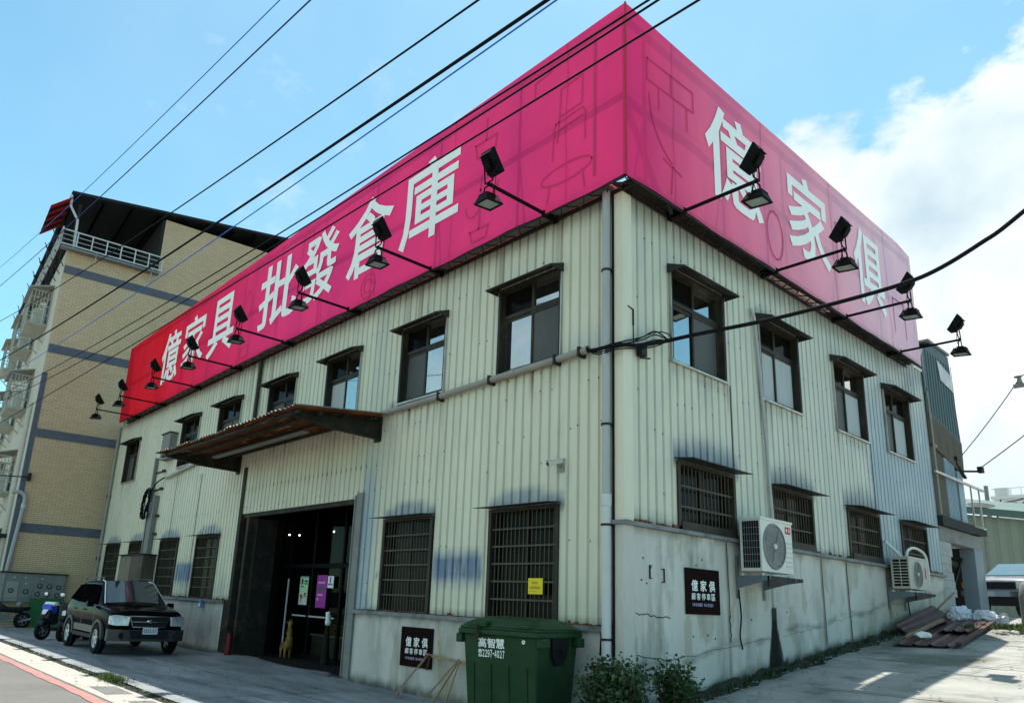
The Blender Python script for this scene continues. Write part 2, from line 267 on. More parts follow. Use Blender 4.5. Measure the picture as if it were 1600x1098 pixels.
# ------------------------------------------------------------------ mesh helpers
BASE = {}
def thing(name, label, cat, loc=(0, 0, 0), rotz=0.0, group=None):
    o = bpy.data.objects.new(name, None); C.objects.link(o); o.empty_display_size = 0.2
    o.location = loc; o.rotation_euler = (0, 0, rotz); o['label'] = label; o['category'] = cat
    if group: o['group'] = group
    BASE[o] = Matrix.Translation(loc) @ Matrix.Rotation(rotz, 4, 'Z')
    return o
def tag(o, label, cat, group=None):
    o['label'] = label; o['category'] = cat
    if group: o['group'] = group
    return o
class MB:
    """collects faces, then links them as one mesh object"""
    def __init__(s): s.v = []; s.f = []; s.mi = []; s.cur = 0
    def face(s, pts):
        i = len(s.v); s.v += [tuple(p) for p in pts]; s.f.append(tuple(range(i, i+len(pts)))); s.mi.append(s.cur)
    def idx(s, pts, faces):
        i = len(s.v); s.v += [tuple(p) for p in pts]
        for f in faces: s.f.append(tuple(i+k for k in f)); s.mi.append(s.cur)
    def box(s, a, b, X=None):
        x0, y0, z0 = a; x1, y1, z1 = b
        P = [(x0, y0, z0), (x1, y0, z0), (x1, y1, z0), (x0, y1, z0), (x0, y0, z1), (x1, y0, z1), (x1, y1, z1), (x0, y1, z1)]
        if X: P = [X(*p) for p in P]
        s.idx(P, [(0, 3, 2, 1), (4, 5, 6, 7), (0, 1, 5, 4), (1, 2, 6, 5), (2, 3, 7, 6), (3, 0, 4, 7)]); return s
    def prism(s, poly, vec):
        """polygon (3D points) swept along vec"""
        vec = Vector(vec); n = len(poly); P = [Vector(p) for p in poly]; P += [p+vec for p in P]
        s.idx(P, [tuple(range(n-1, -1, -1)), tuple(range(n, 2*n))] + [(i, (i+1) % n, n+(i+1) % n, n+i) for i in range(n)]); return s
    def bar(s, p, q, w, h, up=(0, 0, 1)):
        p, q = Vector(p), Vector(q); d = (q-p).normalized(); u = Vector(up)
        if abs(d.dot(u)) > 0.98: u = Vector((0, 1, 0))
        r = d.cross(u).normalized(); u = r.cross(d); r *= w/2; u *= h/2
        s.prism([p-r-u, p+r-u, p+r+u, p-r+u], q-p); return s
    def tube(s, pts, r, n=8, caps=True):
        pts = [Vector(p) for p in pts]; rr = r if isinstance(r, (list, tuple)) else [r]*len(pts)
        rings = []; ref = None
        for i, p in enumerate(pts):
            d = (pts[min(i+1, len(pts)-1)]-pts[max(i-1, 0)]).normalized()
            if ref is None: ref = Vector((0, 0, 1)) if abs(d.z) < 0.9 else Vector((1, 0, 0))
            a = d.cross(ref).normalized(); b = a.cross(d); ref = b
            rings.append([p+a*math.cos(2*math.pi*k/n)*rr[i]+b*math.sin(2*math.pi*k/n)*rr[i] for k in range(n)])
        P = [q for g in rings for q in g]; F = []
        for i in range(len(rings)-1):
            for k in range(n): F.append((i*n+k, i*n+(k+1) % n, (i+1)*n+(k+1) % n, (i+1)*n+k))
        if caps: F.append(tuple(range(n-1, -1, -1))); F.append(tuple(range((len(rings)-1)*n, len(rings)*n)))
        s.idx(P, F); return s
    def disc(s, c, axis, r0, r1, depth, n=24, r_in=0.0):
        """cylinder / cone / ring along axis from c"""
        c = Vector(c); ax = Vector(axis).normalized(); a = ax.orthogonal().normalized(); b = ax.cross(a)
        cs = [a*math.cos(2*math.pi*k/n)+b*math.sin(2*math.pi*k/n) for k in range(n)]
        A = [c+q*r0 for q in cs]; B = [c+ax*depth+q*r1 for q in cs]
        F = [(k, (k+1) % n, n+(k+1) % n, n+k) for k in range(n)]
        if r_in <= 0: F += [tuple(range(n-1, -1, -1)), tuple(range(n, 2*n))]; s.idx(A+B, F)
        else:
            I = [c+q*r_in for q in cs]; J = [c+ax*depth+q*r_in for q in cs]
            F += [(2*n+k, 3*n+k, 3*n+(k+1) % n, 2*n+(k+1) % n) for k in range(n)]
            F += [(k, 2*n+k, 2*n+(k+1) % n, (k+1) % n) for k in range(n)] + [(n+k, n+(k+1) % n, 3*n+(k+1) % n, 3*n+k) for k in range(n)]
            s.idx(A+B+I+J, F)
        return s
    def ball(s, c, r, nu=12, nv=8, sc=(1, 1, 1)):
        c = Vector(c); P = []; F = []
        for j in range(nv+1):
            t = math.pi*j/nv
            for i in range(nu):
                a = 2*math.pi*i/nu; P.append(c+Vector((math.sin(t)*math.cos(a)*sc[0], math.sin(t)*math.sin(a)*sc[1], math.cos(t)*sc[2]))*r)
        for j in range(nv):
            for i in range(nu): F.append((j*nu+i, (j+1)*nu+i, (j+1)*nu+(i+1) % nu, j*nu+(i+1) % nu))
        s.idx(P, F); return s
    def build(s, name, material, parent=None, local=False, smooth=False, bevel=0.0, attrs=None, weld=False):
        me = bpy.data.meshes.new(name); V = s.v
        if parent is not None and not local:
            inv = BASE[parent].inverted(); V = [tuple(inv @ Vector(p)) for p in V]
        me.from_pydata(V, [], s.f)
        ms = material if isinstance(material, (list, tuple)) else [material]
        for k in ms: me.materials.append(M[k] if isinstance(k, str) else k)
        if len(ms) > 1: me.polygons.foreach_set('material_index', s.mi)
        if attrs:
            for an, vals in attrs.items():
                a = me.attributes.new(an, 'FLOAT', 'POINT'); a.data.foreach_set('value', vals)
        if weld:
            b = bmesh.new(); b.from_mesh(me); bmesh.ops.remove_doubles(b, verts=b.verts, dist=1e-4); b.to_mesh(me); b.free()
        b = bmesh.new(); b.from_mesh(me)
        if not attrs: bmesh.ops.recalc_face_normals(b, faces=b.faces)
        b.to_mesh(me); b.free()
        if smooth:
            for p in me.polygons: p.use_smooth = True
            if smooth is not True:
                try: me.set_sharp_from_angle(angle=R(smooth))
                except Exception: pass
        me.update()
        o = bpy.data.objects.new(name, me); C.objects.link(o)
        if parent is not None: o.parent = parent; BASE[o] = BASE[parent]
        else: BASE[o] = Matrix.Identity(4)
        if bevel:
            md = o.modifiers.new('bevel', 'BEVEL'); md.width = bevel; md.segments = 2; md.limit_method = 'ANGLE'
        return o
def single(mb, name, material, label, cat, group=None, **k): return tag(mb.build(name, material, None, **k), label, cat, group)
def struct(mb, name, material, kind='structure', **k):
    o = mb.build(name, material, None, **k); o['kind'] = kind; return o
def copy_tree(o, parent=None):
    c = o.copy(); C.objects.link(c)
    if parent is not None: c.parent = parent
    for ch in list(o.children): copy_tree(ch, c)
    return c
# facade frames: u runs along the wall, d sticks out of it, z is up
def FA(u, d, z): return (u, -d, z)
def FB(u, d, z): return (d, u, z)
G={
'億':'79,54 141,54 141,43 79,43|79,74 141,74 141,63 79,63|63,25 59,15 54,5 49,-4 60,-9 65,0 70,10 74,20|79,25 79,2 81,-8 87,-12 99,-13 128,-13 137,-12 142,-6 145,6 134,10 133,2 131,-2 127,-3 100,-3 95,-2 92,-1 92,2 92,25|138,22 146,12 153,1 158,-9 169,-4 164,6 156,17 148,27|97,145 104,130 59,130 59,120 130,120 123,103 86,103 95,105 87,119 76,117 83,103 51,103 51,92 169,92 169,103 136,103 144,117 132,120 163,120 163,130 117,130 110,147|93,29 102,23 111,16 118,9 126,17 120,23 112,29 104,34 154,34 154,83 66,83 66,34 99,34|47,146 35,120 21,96 6,77 13,64 28,82 28,-14 41,-14 41,103 47,116 54,129 59,143',
'家':'74,144 81,131 15,131 15,95 27,95 27,119 148,119 148,95 162,95 162,131 96,131 88,148|138,84 127,74 114,64 100,55 95,64 89,73 82,82 94,91 138,91 138,103 37,103 37,91 77,91 58,81 36,72 14,65 21,55 38,61 56,68 72,76 81,65 61,54 37,44 14,36 20,26 43,34 66,45 86,57 90,44 68,29 40,15 11,6 18,-6 44,4 70,17 93,32 93,19 90,8 86,2 75,-2 59,-1 62,-13 77,-14 84,-13 90,-11 95,-8 103,4 106,22 103,44 112,49 124,26 140,7 160,-7 169,4 149,16 133,34 122,56 149,76',
'具':'106,15 125,5 143,-5 158,-14 168,-4 153,5 134,14 114,24|57,23 43,13 26,4 7,-5 17,-14 35,-6 54,4 70,15|37,139 37,37 9,37 9,25 166,25 166,37 140,37 140,139|50,37 50,53 127,53 127,37|50,103 127,103 127,88 50,88|50,113 50,128 127,128 127,113|50,78 127,78 127,62 50,62',
'批':'32,147 32,112 8,112 8,99 32,99 32,61 6,54 10,42 32,48 32,3 29,-1 11,-1 15,-13 25,-12 33,-12 39,-10 42,-8 44,-4 45,3 45,52 67,59 65,71 45,65 45,99 65,99 65,112 45,112 45,147|72,-11 77,-8 88,-2 111,9 109,20 85,11 85,78 111,78 111,90 85,90 85,145 72,145 72,13 71,7 69,3 66,1|155,107 148,99 139,91 130,84 130,144 117,144 117,11 118,-2 123,-8 133,-10 152,-10 161,-7 166,3 168,22 156,28 155,13 154,5 151,3 135,3 132,3 130,6 130,11 130,70 142,79 154,88 165,98',
'發':'89,95 89,81 88,72 83,63 73,55 82,47 93,57 99,69 101,81 101,84 125,84 125,67 126,58 129,54 137,52 152,52 161,53 160,62 152,62 139,62 136,67 136,90 144,86 152,82 161,79 169,90 158,93 148,97 139,102 147,108 156,115 164,121 154,128 147,121 139,114 130,108 117,119 143,139 133,146 111,126 106,132 101,139 97,147 87,143 98,125 112,108 129,95|81,25 109,9 98,3 86,-1 73,-4 79,-14 93,-10 107,-4 119,3 145,-14 152,-6 128,9 137,19 145,29 151,41 143,44 141,44 81,44 81,34 135,34 130,27 124,21 118,15 88,33|20,119 39,104 28,97 17,91 5,87 12,77 32,86 32,84 61,84 61,65 26,65 20,26 60,26 59,13 56,4 54,0 48,-1 25,-1 29,-12 52,-12 64,-8 68,-1 70,11 72,31 73,36 33,36 36,55 73,55 73,94 46,94 60,106 73,120 82,136 74,140 72,140 24,140 24,129 65,129 60,122 55,116 48,110 42,116 35,121 27,126',
'倉':'49,62 125,62 125,51 48,51|49,71 49,82 125,82 125,71|73,109 80,103 87,97 92,92 36,92 36,67 34,45 26,21 8,-1 18,-10 29,1 36,12 42,24 42,-16 54,-16 54,-9 128,-9 128,-14 140,-14 140,31 44,31 47,42 138,42 138,92 93,92 102,98 97,104 89,110 82,115|54,1 54,20 128,20 128,1|87,148 66,126 37,108 5,95 14,84 41,95 66,110 88,129 109,111 134,96 160,85 170,97 142,107 116,120 95,137 99,142',
'庫':'50,84 50,30 94,30 94,18 35,18 35,7 94,7 94,-13 106,-13 106,7 167,7 167,18 106,18 106,30 152,30 152,84 106,84 106,95 162,95 162,105 106,105 106,116 94,116 94,105 43,105 43,95 94,95 94,84|61,53 94,53 94,39 61,39|106,53 140,53 140,39 106,39|61,75 94,75 94,61 61,61|106,75 140,75 140,61 106,61|82,143 90,132 21,132 21,77 20,49 16,20 5,-7 16,-14 27,15 32,47 33,77 33,120 166,120 166,132 104,132 95,147',
'俱':'121,16 135,6 148,-5 159,-14 168,-5 157,4 144,15 130,24|88,24 78,14 64,4 50,-5 58,-14 73,-5 87,6 98,17|68,140 68,39 51,39 51,27 168,27 168,39 151,39 151,140|81,39 81,55 138,55 138,39|81,105 138,105 138,89 81,89|81,114 81,130 138,130 138,114|81,80 138,80 138,64 81,64|47,147 35,121 20,97 3,77 11,64 28,86 28,-14 41,-14 41,105 48,118 54,130 59,143',
'顧':'110,75 149,75 149,58 110,58|110,48 149,48 149,32 110,32|110,101 149,101 149,85 110,85|115,16 107,8 97,0 86,-6 95,-14 106,-7 117,1 126,10|136,10 145,3 152,-5 158,-13 169,-6 162,1 154,9 146,16|64,39 64,27 47,27 47,39|58,81 65,68 49,68 54,83 44,85 40,73 34,61 28,51 29,76 29,89 88,89 88,126 55,126 63,130 53,148 43,144 52,126 17,126 17,76 17,49 14,20 7,-7 17,-14 22,4 26,24 27,44 32,39 37,46 37,-12 47,-12 47,-2 92,-2 92,7 73,7 73,19 88,19 88,27 73,27 73,39 88,39 88,47 73,47 73,59 90,59 90,68 77,68 68,84|64,47 47,47 47,59 64,59|64,19 64,7 47,7 47,19|29,116 77,116 77,99 29,99|99,111 99,21 160,21 160,111 132,111 136,127 166,127 166,139 94,139 94,127 123,127 120,111',
'客':'62,93 116,93 108,85 98,77 88,71 78,77 69,84 62,92|66,116 55,102 38,89 16,77 25,67 35,72 44,78 52,84 59,77 67,70 76,64 53,55 30,47 6,42 13,30 40,37 40,-14 53,-14 53,-8 123,-8 123,-14 136,-14 136,38 161,33 169,46 145,50 122,56 100,64 114,74 126,86 136,98 127,104 124,103 72,103 80,113|88,57 101,50 115,45 130,40 49,40 62,45 75,50|53,3 53,29 123,29 123,3|76,145 84,131 13,131 13,98 26,98 26,119 148,119 148,98 162,98 162,131 99,131 88,149',
'停':'82,101 139,101 139,86 82,86|70,111 70,77 152,77 152,111|54,66 54,37 66,37 66,55 155,55 155,37 166,37 166,66|99,144 106,131 57,131 57,120 166,120 166,131 120,131 111,148|70,42 70,31 104,31 104,1 100,-2 78,-2 82,-13 94,-13 103,-13 110,-12 114,-9 117,-5 117,1 117,31 151,31 151,42|46,147 35,121 21,97 6,77 13,64 28,83 28,-14 40,-14 40,103 47,116 53,129 58,143',
'車':'28,106 28,38 80,38 80,24 9,24 9,12 80,12 80,-15 94,-15 94,12 166,12 166,24 94,24 94,38 148,38 148,106 94,106 94,119 161,119 161,131 94,131 94,147 80,147 80,131 15,131 15,119 80,119 80,106|40,67 80,67 80,49 40,49|94,67 135,67 135,49 94,49|40,95 80,95 80,77 40,77|94,95 135,95 135,77 94,77',
'區':'76,106 116,106 116,86 76,86|63,116 63,77 129,77 129,116|55,55 79,55 79,29 55,29|44,65 44,20 90,20 90,65|113,55 138,55 138,29 113,29|102,65 102,20 150,20 150,65|157,139 16,139 16,-6 165,-6 165,6 29,6 29,127 157,127',
'非':'101,146 101,-14 115,-14 115,28 168,28 168,41 115,41 115,68 161,68 161,81 115,81 115,107 165,107 165,120 115,120 115,146|10,41 10,28 62,28 62,-14 75,-14 75,146 62,146 62,120 14,120 14,107 62,107 62,81 17,81 17,68 62,68 62,41',
'本':'81,147 81,110 11,110 11,97 64,97 49,68 29,43 6,25 16,14 40,35 61,64 78,97 81,97 81,32 40,32 40,19 81,19 81,-14 94,-14 94,19 135,19 135,32 94,32 94,97 97,97 113,64 134,35 159,14 169,26 146,44 125,68 110,97 164,97 164,110 94,110 94,147',
'店':'51,51 51,-12 64,-12 64,-5 138,-5 138,-11 151,-11 151,51 103,51 103,74 160,74 160,86 103,86 103,107 89,107 89,51|64,7 64,38 138,38 138,7|82,144 91,126 22,126 22,80 21,52 16,21 5,-6 17,-14 29,16 34,49 35,80 35,113 165,113 165,126 106,126 94,147',
'每':'68,80 80,74 91,67 99,60 47,60 51,88 131,88 130,60 100,60 108,68 99,75 88,82 76,88|8,61 8,49 32,49 26,9 33,9 126,9 123,-1 116,-4 96,-3 99,-13 122,-14 127,-13 131,-11 134,-7 139,9 162,9 162,21 141,21 143,49 168,49 168,61 143,61 144,93 145,100 39,100 34,61|128,21 99,21 105,27 96,35 84,42 72,49 130,49|64,42 75,35 86,28 95,21 41,21 46,49 71,49|47,148 36,126 23,106 7,89 19,81 28,92 37,104 46,117 162,117 162,129 53,129 61,144',
'小':'81,145 81,4 76,-1 47,0 53,-14 67,-14 78,-13 86,-12 92,-9 94,-4 95,4 95,145|123,100 138,73 150,45 157,21 171,27 163,51 151,78 136,105|35,103 29,78 19,53 6,31 18,24 32,47 43,74 50,101',
'時':'78,37 87,26 95,16 100,6 111,13 106,22 97,33 88,43|110,147 110,126 74,126 74,114 110,114 110,92 66,92 66,80 134,80 134,61 67,61 67,49 134,49 134,2 130,-2 106,-1 111,-14 123,-14 133,-13 139,-12 144,-9 146,-5 147,2 147,49 167,49 167,61 147,61 147,80 169,80 169,92 123,92 123,114 161,114 161,126 123,126 123,147|51,73 51,32 26,32 26,73|51,85 26,85 26,124 51,124|13,136 13,6 26,6 26,20 63,20 63,136',
'高':'50,98 126,98 126,82 50,82|37,107 37,72 140,72 140,107|77,145 82,129 10,129 10,117 164,117 164,129 97,129 90,148|17,62 17,-14 29,-14 29,51 145,51 145,0 142,-3 124,-3 129,-13 139,-13 146,-12 152,-11 156,-9 158,-5 158,0 158,62|49,41 49,-4 62,-4 62,5 124,5 124,41|62,31 112,31 112,15 62,15',
'智':'108,121 144,121 144,84 108,84|95,133 95,72 157,72 157,133|47,21 129,21 129,3 47,3|47,31 47,47 129,47 129,31|34,58 34,-14 47,-14 47,-8 129,-8 129,-14 142,-14 142,58|28,148 24,135 17,123 9,112 19,106 30,122 45,122 45,112 45,105 9,105 9,94 43,94 37,84 25,73 7,63 16,54 31,63 43,73 50,83 78,63 87,72 54,92 55,94 88,94 88,105 57,105 58,112 58,122 84,122 84,133 36,133 40,145',
'慧':'49,27 49,5 51,-5 59,-10 74,-12 112,-12 124,-10 130,-3 133,12 122,16 120,5 117,1 111,-1 74,-1 66,0 63,1 62,5 62,27|75,27 84,21 92,15 98,8 107,16 100,22 92,29 83,34|136,24 143,13 149,1 154,-9 166,-5 162,5 155,17 147,27|27,26 23,16 18,6 12,-3 23,-9 29,0 34,11 38,21|31,64 31,55 134,55 134,44 24,44 24,35 147,35 147,83 25,83 25,74 134,74 134,64|12,103 12,95 42,95 42,85 54,85 54,95 81,95 81,103 54,103 54,112 77,112 77,121 54,121 54,129 79,129 79,138 54,138 54,147 42,147 42,138 14,138 14,129 42,129 42,121 18,121 18,112 42,112 42,103|118,147 118,138 90,138 90,129 118,129 118,121 94,121 94,112 118,112 118,103 88,103 88,95 118,95 118,85 130,85 130,95 162,95 162,103 130,103 130,112 157,112 157,121 130,121 130,129 159,129 159,138 130,138 130,147',
'0':'49,-2 70,5 84,27 89,65 84,101 70,123 49,131 27,123 14,101 9,65 14,27 27,5|49,11 36,16 27,34 24,65 27,95 36,112 49,118 61,112 70,95 73,65 70,34 61,16',
'1':'15,0 86,0 86,13 60,13 60,128 48,128 40,125 32,122 21,119 21,109 44,109 44,13 15,13',
'2':'8,0 88,0 88,14 53,14 32,13 58,40 76,67 82,93 78,113 65,126 45,131 30,128 18,122 7,112 16,103 24,110 33,116 43,118 56,114 64,105 67,92 60,69 41,42 8,9',
'3':'46,-2 67,2 82,15 87,34 84,50 74,61 60,67 60,68 72,74 80,85 83,99 78,116 65,127 46,131 32,129 20,123 10,115 18,105 26,112 35,116 45,118 57,115 64,108 67,97 63,85 52,76 31,73 31,61 55,57 67,48 71,35 68,22 59,14 45,11 32,13 22,18 13,26 5,15 15,7 28,0',
'4':'60,0 75,0 75,35 92,35 92,48 75,48 75,128 57,128 4,46 4,35 60,35|60,48 20,48 49,92 60,111 60,88',
'5':'46,-2 66,3 82,18 88,42 83,65 69,78 49,83 42,82 36,80 30,78 33,115 82,115 82,128 19,128 15,68 24,63 31,67 37,70 45,71 59,67 68,57 72,41 68,25 58,15 44,11 31,13 21,18 13,25 5,15 15,6 28,0',
'6':'53,-2 71,3 84,18 90,39 85,62 73,75 54,80 44,78 34,73 25,64 30,96 42,113 58,117 66,116 73,113 78,108 87,117 79,124 69,129 57,131 34,124 17,102 10,61 15,26 31,5|25,51 34,61 43,66 51,68 64,64 72,54 74,39 71,24 64,14 53,10 39,15 30,29',
'7':'35,0 51,0 55,45 66,82 89,119 89,128 9,128 9,115 71,115 51,80 39,44',
'8':'49,-2 70,2 84,14 89,31 86,46 78,57 68,65 75,73 82,84 85,96 80,114 68,126 49,130 31,126 19,115 14,98 17,85 23,76 32,68 32,67 20,59 12,47 8,32 13,14 28,2|58,70 43,76 33,85 29,98 31,109 39,116 49,118 61,115 68,107 71,96 69,86 65,78|49,10 35,13 26,21 22,33 25,45 31,55 40,62 57,55 69,45 74,31 71,20 62,12',
'9':'41,-2 64,5 81,28 88,70 82,104 67,124 44,131 26,125 13,111 8,89 12,67 24,53 43,49 54,51 64,56 73,64 67,33 56,16 41,11 32,12 25,16 19,21 10,11 18,4 28,-1|72,78 64,68 55,62 46,61 33,64 25,74 23,89 26,104 33,115 45,118 59,114 68,100',
'-':'8,43 53,43 53,55 8,55',
'L':'18,0 90,0 90,14 34,14 34,128 18,128',
'Y':'38,0 54,0 54,50 93,128 76,128 60,92 47,64 46,64 34,92 17,128 0,128 38,50',
'(':'42,-34 52,-30 39,-4 32,25 29,54 32,84 39,112 52,139 42,143 28,116 19,87 16,54 19,22 28,-7',
')':'17,-34 31,-7 40,22 43,54 40,87 31,116 17,143 7,139 20,112 27,84 30,54 27,25 20,-4 7,-30',
'☎':'46,81 39,100 58,100 58,89 55,77 48,66 37,55 27,42 22,28 21,13 21,8 24,6 29,5 146,5 151,6 154,8 154,13 153,28 148,42 138,55 127,66 120,77 117,89 117,100 136,100 129,81 131,75 163,69 168,74 167,84 165,96 159,105 142,115 119,121 88,123 56,121 33,115 16,105 10,96 8,84 7,74 12,69 44,75|73,100 102,100 102,83 73,83|88,14 73,18 62,29 58,44 62,59 73,69 88,73 102,69 113,59 117,44 113,29 102,18',
}
# ------------------------------------------------------------------ ground
def gz(x, y):
    """height of the ground: flat along the road, climbing beside the lane wall"""
    if x > -0.35:
        s = 0.25+0.129*y
        if s < 0: s = 0
        if y > 12.4: s = min(s, 1.85+0.012*(y-12.4))
        if s < 0.12: s = max(s, 0)*1.0
        return s
    return 0.0
def smooth01(a, b, x):
    t = max(0, min(1, (x-a)/(b-a))) if a != b else (1.0 if x > a else 0.0)
    return t*t*(3-2*t)
def ground():
    xs = sorted(set([-900, -400, -150, -60, -40, -30, -27] + [x*1.0 for x in range(-26, 0)] + [-0.36, -0.34, -0.1, 0.02] + [0.25*k for k in range(1, 60)] + [16, 18, 22, 30, 60, 150, 400, 900]))
    ys = sorted(set([-900, -300, -100, -40, -20, -14, -10] + [-9+0.5*k for k in range(0, 60)] + [22, 25, 30, 40, 60, 120, 300, 900]))
    m = MB(); V = []; gr = []
    for y in ys:
        for x in xs:
            z = gz(x, y)
            if y > 0.05 and x < -0.35: z = -0.12 if y < 12 else (1.7 if x > -8 else 0.0)
            if x > 0 and y > -1 and y < 13: z += 0.012*mnoise.noise((x*1.3, y*1.3, 0))
            V.append((x, y, z-0.012))
            g = 0.0
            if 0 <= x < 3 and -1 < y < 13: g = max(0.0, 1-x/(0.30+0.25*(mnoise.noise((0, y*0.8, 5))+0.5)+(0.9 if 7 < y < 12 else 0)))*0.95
            if 0 <= x < 6 and -1 < y < 13: g = max(g, 0.55*smooth01(0.12, 0.55, mnoise.noise((x*0.9, y*0.55, 8)))+0.35*(mnoise.noise((x*2.5, y*2, 3)) > 0.42))
            gr.append(g)
    F = []; n = len(xs)
    for j in range(len(ys)-1):
        for i in range(n-1): F.append((j*n+i, j*n+i+1, (j+1)*n+i+1, (j+1)*n+i))
    m.v = V; m.f = F; m.mi = [0]*len(F)
    return struct(m, 'ground', 'lane_concrete', attrs={'grime': gr}, smooth=True)
ground()
def strip(name, y0, y1, z, material, x0=-120.0, x1=3.0, wob=0.0, step=0.5):
    m = MB(); n = int((x1-x0)/step); P = []
    for i in range(n+1):
        x = x0+(x1-x0)*i/n; wb = wob*mnoise.noise((x*1.7, y0*3, 0)); wb2 = wob*mnoise.noise((x*1.9, y1*5, 3))
        P += [(x, y0+wb, z), (x, y1+wb2, z)]
    m.idx(P, [(2*i, 2*i+2, 2*i+3, 2*i+1) for i in range(n)])
    return struct(m, name, material)
strip('road', -40, -4.60, 0.000, 'asphalt', x1=40, step=2)
strip('gutter', -4.66, -4.02, 0.006, 'kerb_concrete', wob=0.02, x1=3)
strip('red_line', -4.90, -4.73, 0.008, 'red_paint', wob=0.035, x0=-60, x1=3, step=0.25)
strip('drain_gap', -4.06, -3.88, 0.010, 'drain_dirt', wob=0.03, x0=-60, x1=2, step=0.2)
m = MB()
def apron():
    nx, ny = 120, 14; x0, x1, y0, y1 = -25.4, -0.2, -3.90, 0.3; P = []
    for j in range(ny+1):
        for i in range(nx+1):
            x = x0+(x1-x0)*i/nx; y = y0+(y1-y0)*j/ny
            z = 0.014+0.012*mnoise.noise((x*0.5, y*0.9, 1))+0.012
            if -13 < x < -6.6: z += 0.06*max(0, min(1, (y+1.3)/1.1))
            P.append((x, y, z))
    m.idx(P, [(j*(nx+1)+i, j*(nx+1)+i+1, (j+1)*(nx+1)+i+1, (j+1)*(nx+1)+i) for j in range(ny) for i in range(nx)])
apron(); struct(m, 'driveway', 'apron_concrete', smooth=True)
m = MB()                                                      # cement patches let into the gutter
for (x, y, a, b) in ((-6.75, -4.32, 0.55, 0.34), (-5.05, -4.3, 0.4, 0.3)):
    m.face([(x-a, y-b*0.5, 0.0105), (x+a*0.9, y-b*0.6, 0.0105), (x+a, y+b*0.5, 0.0105), (x-a*0.8, y+b*0.6, 0.0105)])
struct(m, 'gutter_patches', 'patch_cement')
m = MB()                                                      # expansion joints of the lane slab
for (y, w_) in ((3.1, 0.02), (5.78, 0.018), (8.8, 0.02)):
    for k in range(24):
        x = 1.0+k*0.5; x2 = x+0.5; f = lambda q, e: (q, y+0.02*mnoise.noise((q*2, y, 0))+e+0.02*q, gz(q, y+0.02*q)+0.010)
        m.face([f(x, -w_), f(x2, -w_), f(x2, w_), f(x, w_)])
struct(m, 'slab_joints', 'drain_dirt')

def ground_marks(nm, curves, w_, mt, dz):
    m = MB()
    for P in curves:
        for i in range(len(P)-1):
            (x0, y0), (x1, y1) = P[i], P[i+1]; d = Vector((x1-x0, y1-y0)).normalized(); a, b = -d.y*w_/2, d.x*w_/2
            f = lambda x, y: (x, y, gz(x, y)+dz+(0.034 if x < -0.4 else 0.0))
            m.face([f(x0-a, y0-b), f(x0+a, y0+b), f(x1+a, y1+b), f(x1-a, y1-b)])
    return struct(m, nm, mt)
rg = random.Random(31)
def rwalk(x, y, dx, dy, n, amp):
    P = [(x, y)]
    for _ in range(n): x += dx+rg.gauss(0, amp); y += dy+rg.gauss(0, amp); P.append((x, y))
    return P
ground_marks('ground_cracks', [rwalk(1.3, 2.0, 0.13, 0.05, 20, .03), rwalk(2.0, 4.2, 0.05, 0.16, 22, .03), rwalk(0.8, 6.5, 0.14, -0.02, 16, .03), rwalk(3.2, 6.0, -0.03, 0.18, 24, .03)], 0.012, 'drain_dirt', 0.012)
ground_marks('apron_joints', [[(-20, -1.9), (-15, -1.92), (-10, -1.9), (-6, -1.93), (-2, -1.9)], [(-10.2, -3.9), (-10.22, -2), (-10.2, -0.4)], [(-5.2, -3.9), (-5.22, -2), (-5.2, -0.4)], rwalk(-9.5, -3.6, 0.18, 0.07, 22, .04), rwalk(-6.0, -0.9, -0.14, -0.06, 20, .04)], 0.016, 'drain_dirt', 0.004)
m = MB(); rg2 = random.Random(77)
for k in range(900):
    x, y = (rg2.uniform(0.2, 5), rg2.uniform(0.5, 12)) if k < 550 else (rg2.uniform(-15, -4.5), rg2.uniform(-4.6, -0.3))
    if k < 550 and rg2.random() < 0.5: x = 0.2+abs(rg2.gauss(0, .35))
    r = rg2.uniform(.008, .028); z = gz(x, y)+(0.012 if x > -0.4 else 0.04); m.idx([(x-r, y-r*.7, z), (x+r*.8, y-r, z), (x+r, y+r*.6, z), (x-r*.5, y+r, z), (x, y, z+r*.8)], [(0, 1, 4), (1, 2, 4), (2, 3, 4), (3, 0, 4)])
struct(m, 'grit', 'old_concrete', 'stuff')
# ------------------------------------------------------------------ the warehouse
WH = thing('warehouse', 'two storey cream corrugated metal warehouse under the large pink sign', 'warehouse')
LA, LB = -25.04, 12.62
UWA = [(-2.67, -1.22), (-5.60, -4.17), (-8.62, -7.18), (-11.65, -10.16), (-14.92, -13.36), (-17.94, -16.44), (-23.80, -22.28)]
UWB = [(1.22, 2.79), (4.02, 5.53), (7.11, 8.65), (9.80, 11.36)]
LWA = [(-2.72, -1.20), (-5.78, -4.25), (-15.40, -13.76), (-18.45, -16.86), (-21.60, -20.05), (-24.40, -22.74)]
LWB = [(1.30, 2.93), (4.17, 5.74), (7.28, 8.90), (10.09, 11.70)]
UZ = (5.44, 6.99); LZA = (1.36, 3.10); LZB = (2.80, 3.84)
DOOR = (-12.62, -6.62, 3.60)
def smooth01(a, b, x):
    t = max(0, min(1, (x-a)/(b-a))) if a != b else (1.0 if x > a else 0.0)
    return t*t*(3-2*t)
def boxmask(u, z, u0, u1, z0, z1, s=0.15):
    return smooth01(u0-s, u0+s*0.3, u)*(1-smooth01(u1-s*0.3, u1+s, u))*smooth01(z0-s, z0+s, z)*(1-smooth01(z1-s, z1+s, z))
def hard(b, u, z):
    n = mnoise.noise((u*14, z*1.3, 6))*0.5+0.35*mnoise.noise((u*31, z*2.2, 1))
    return max(0.0, min(1.0, b*(1.0+0.55*n)+(0.22*n if b > 0.05 else 0)))
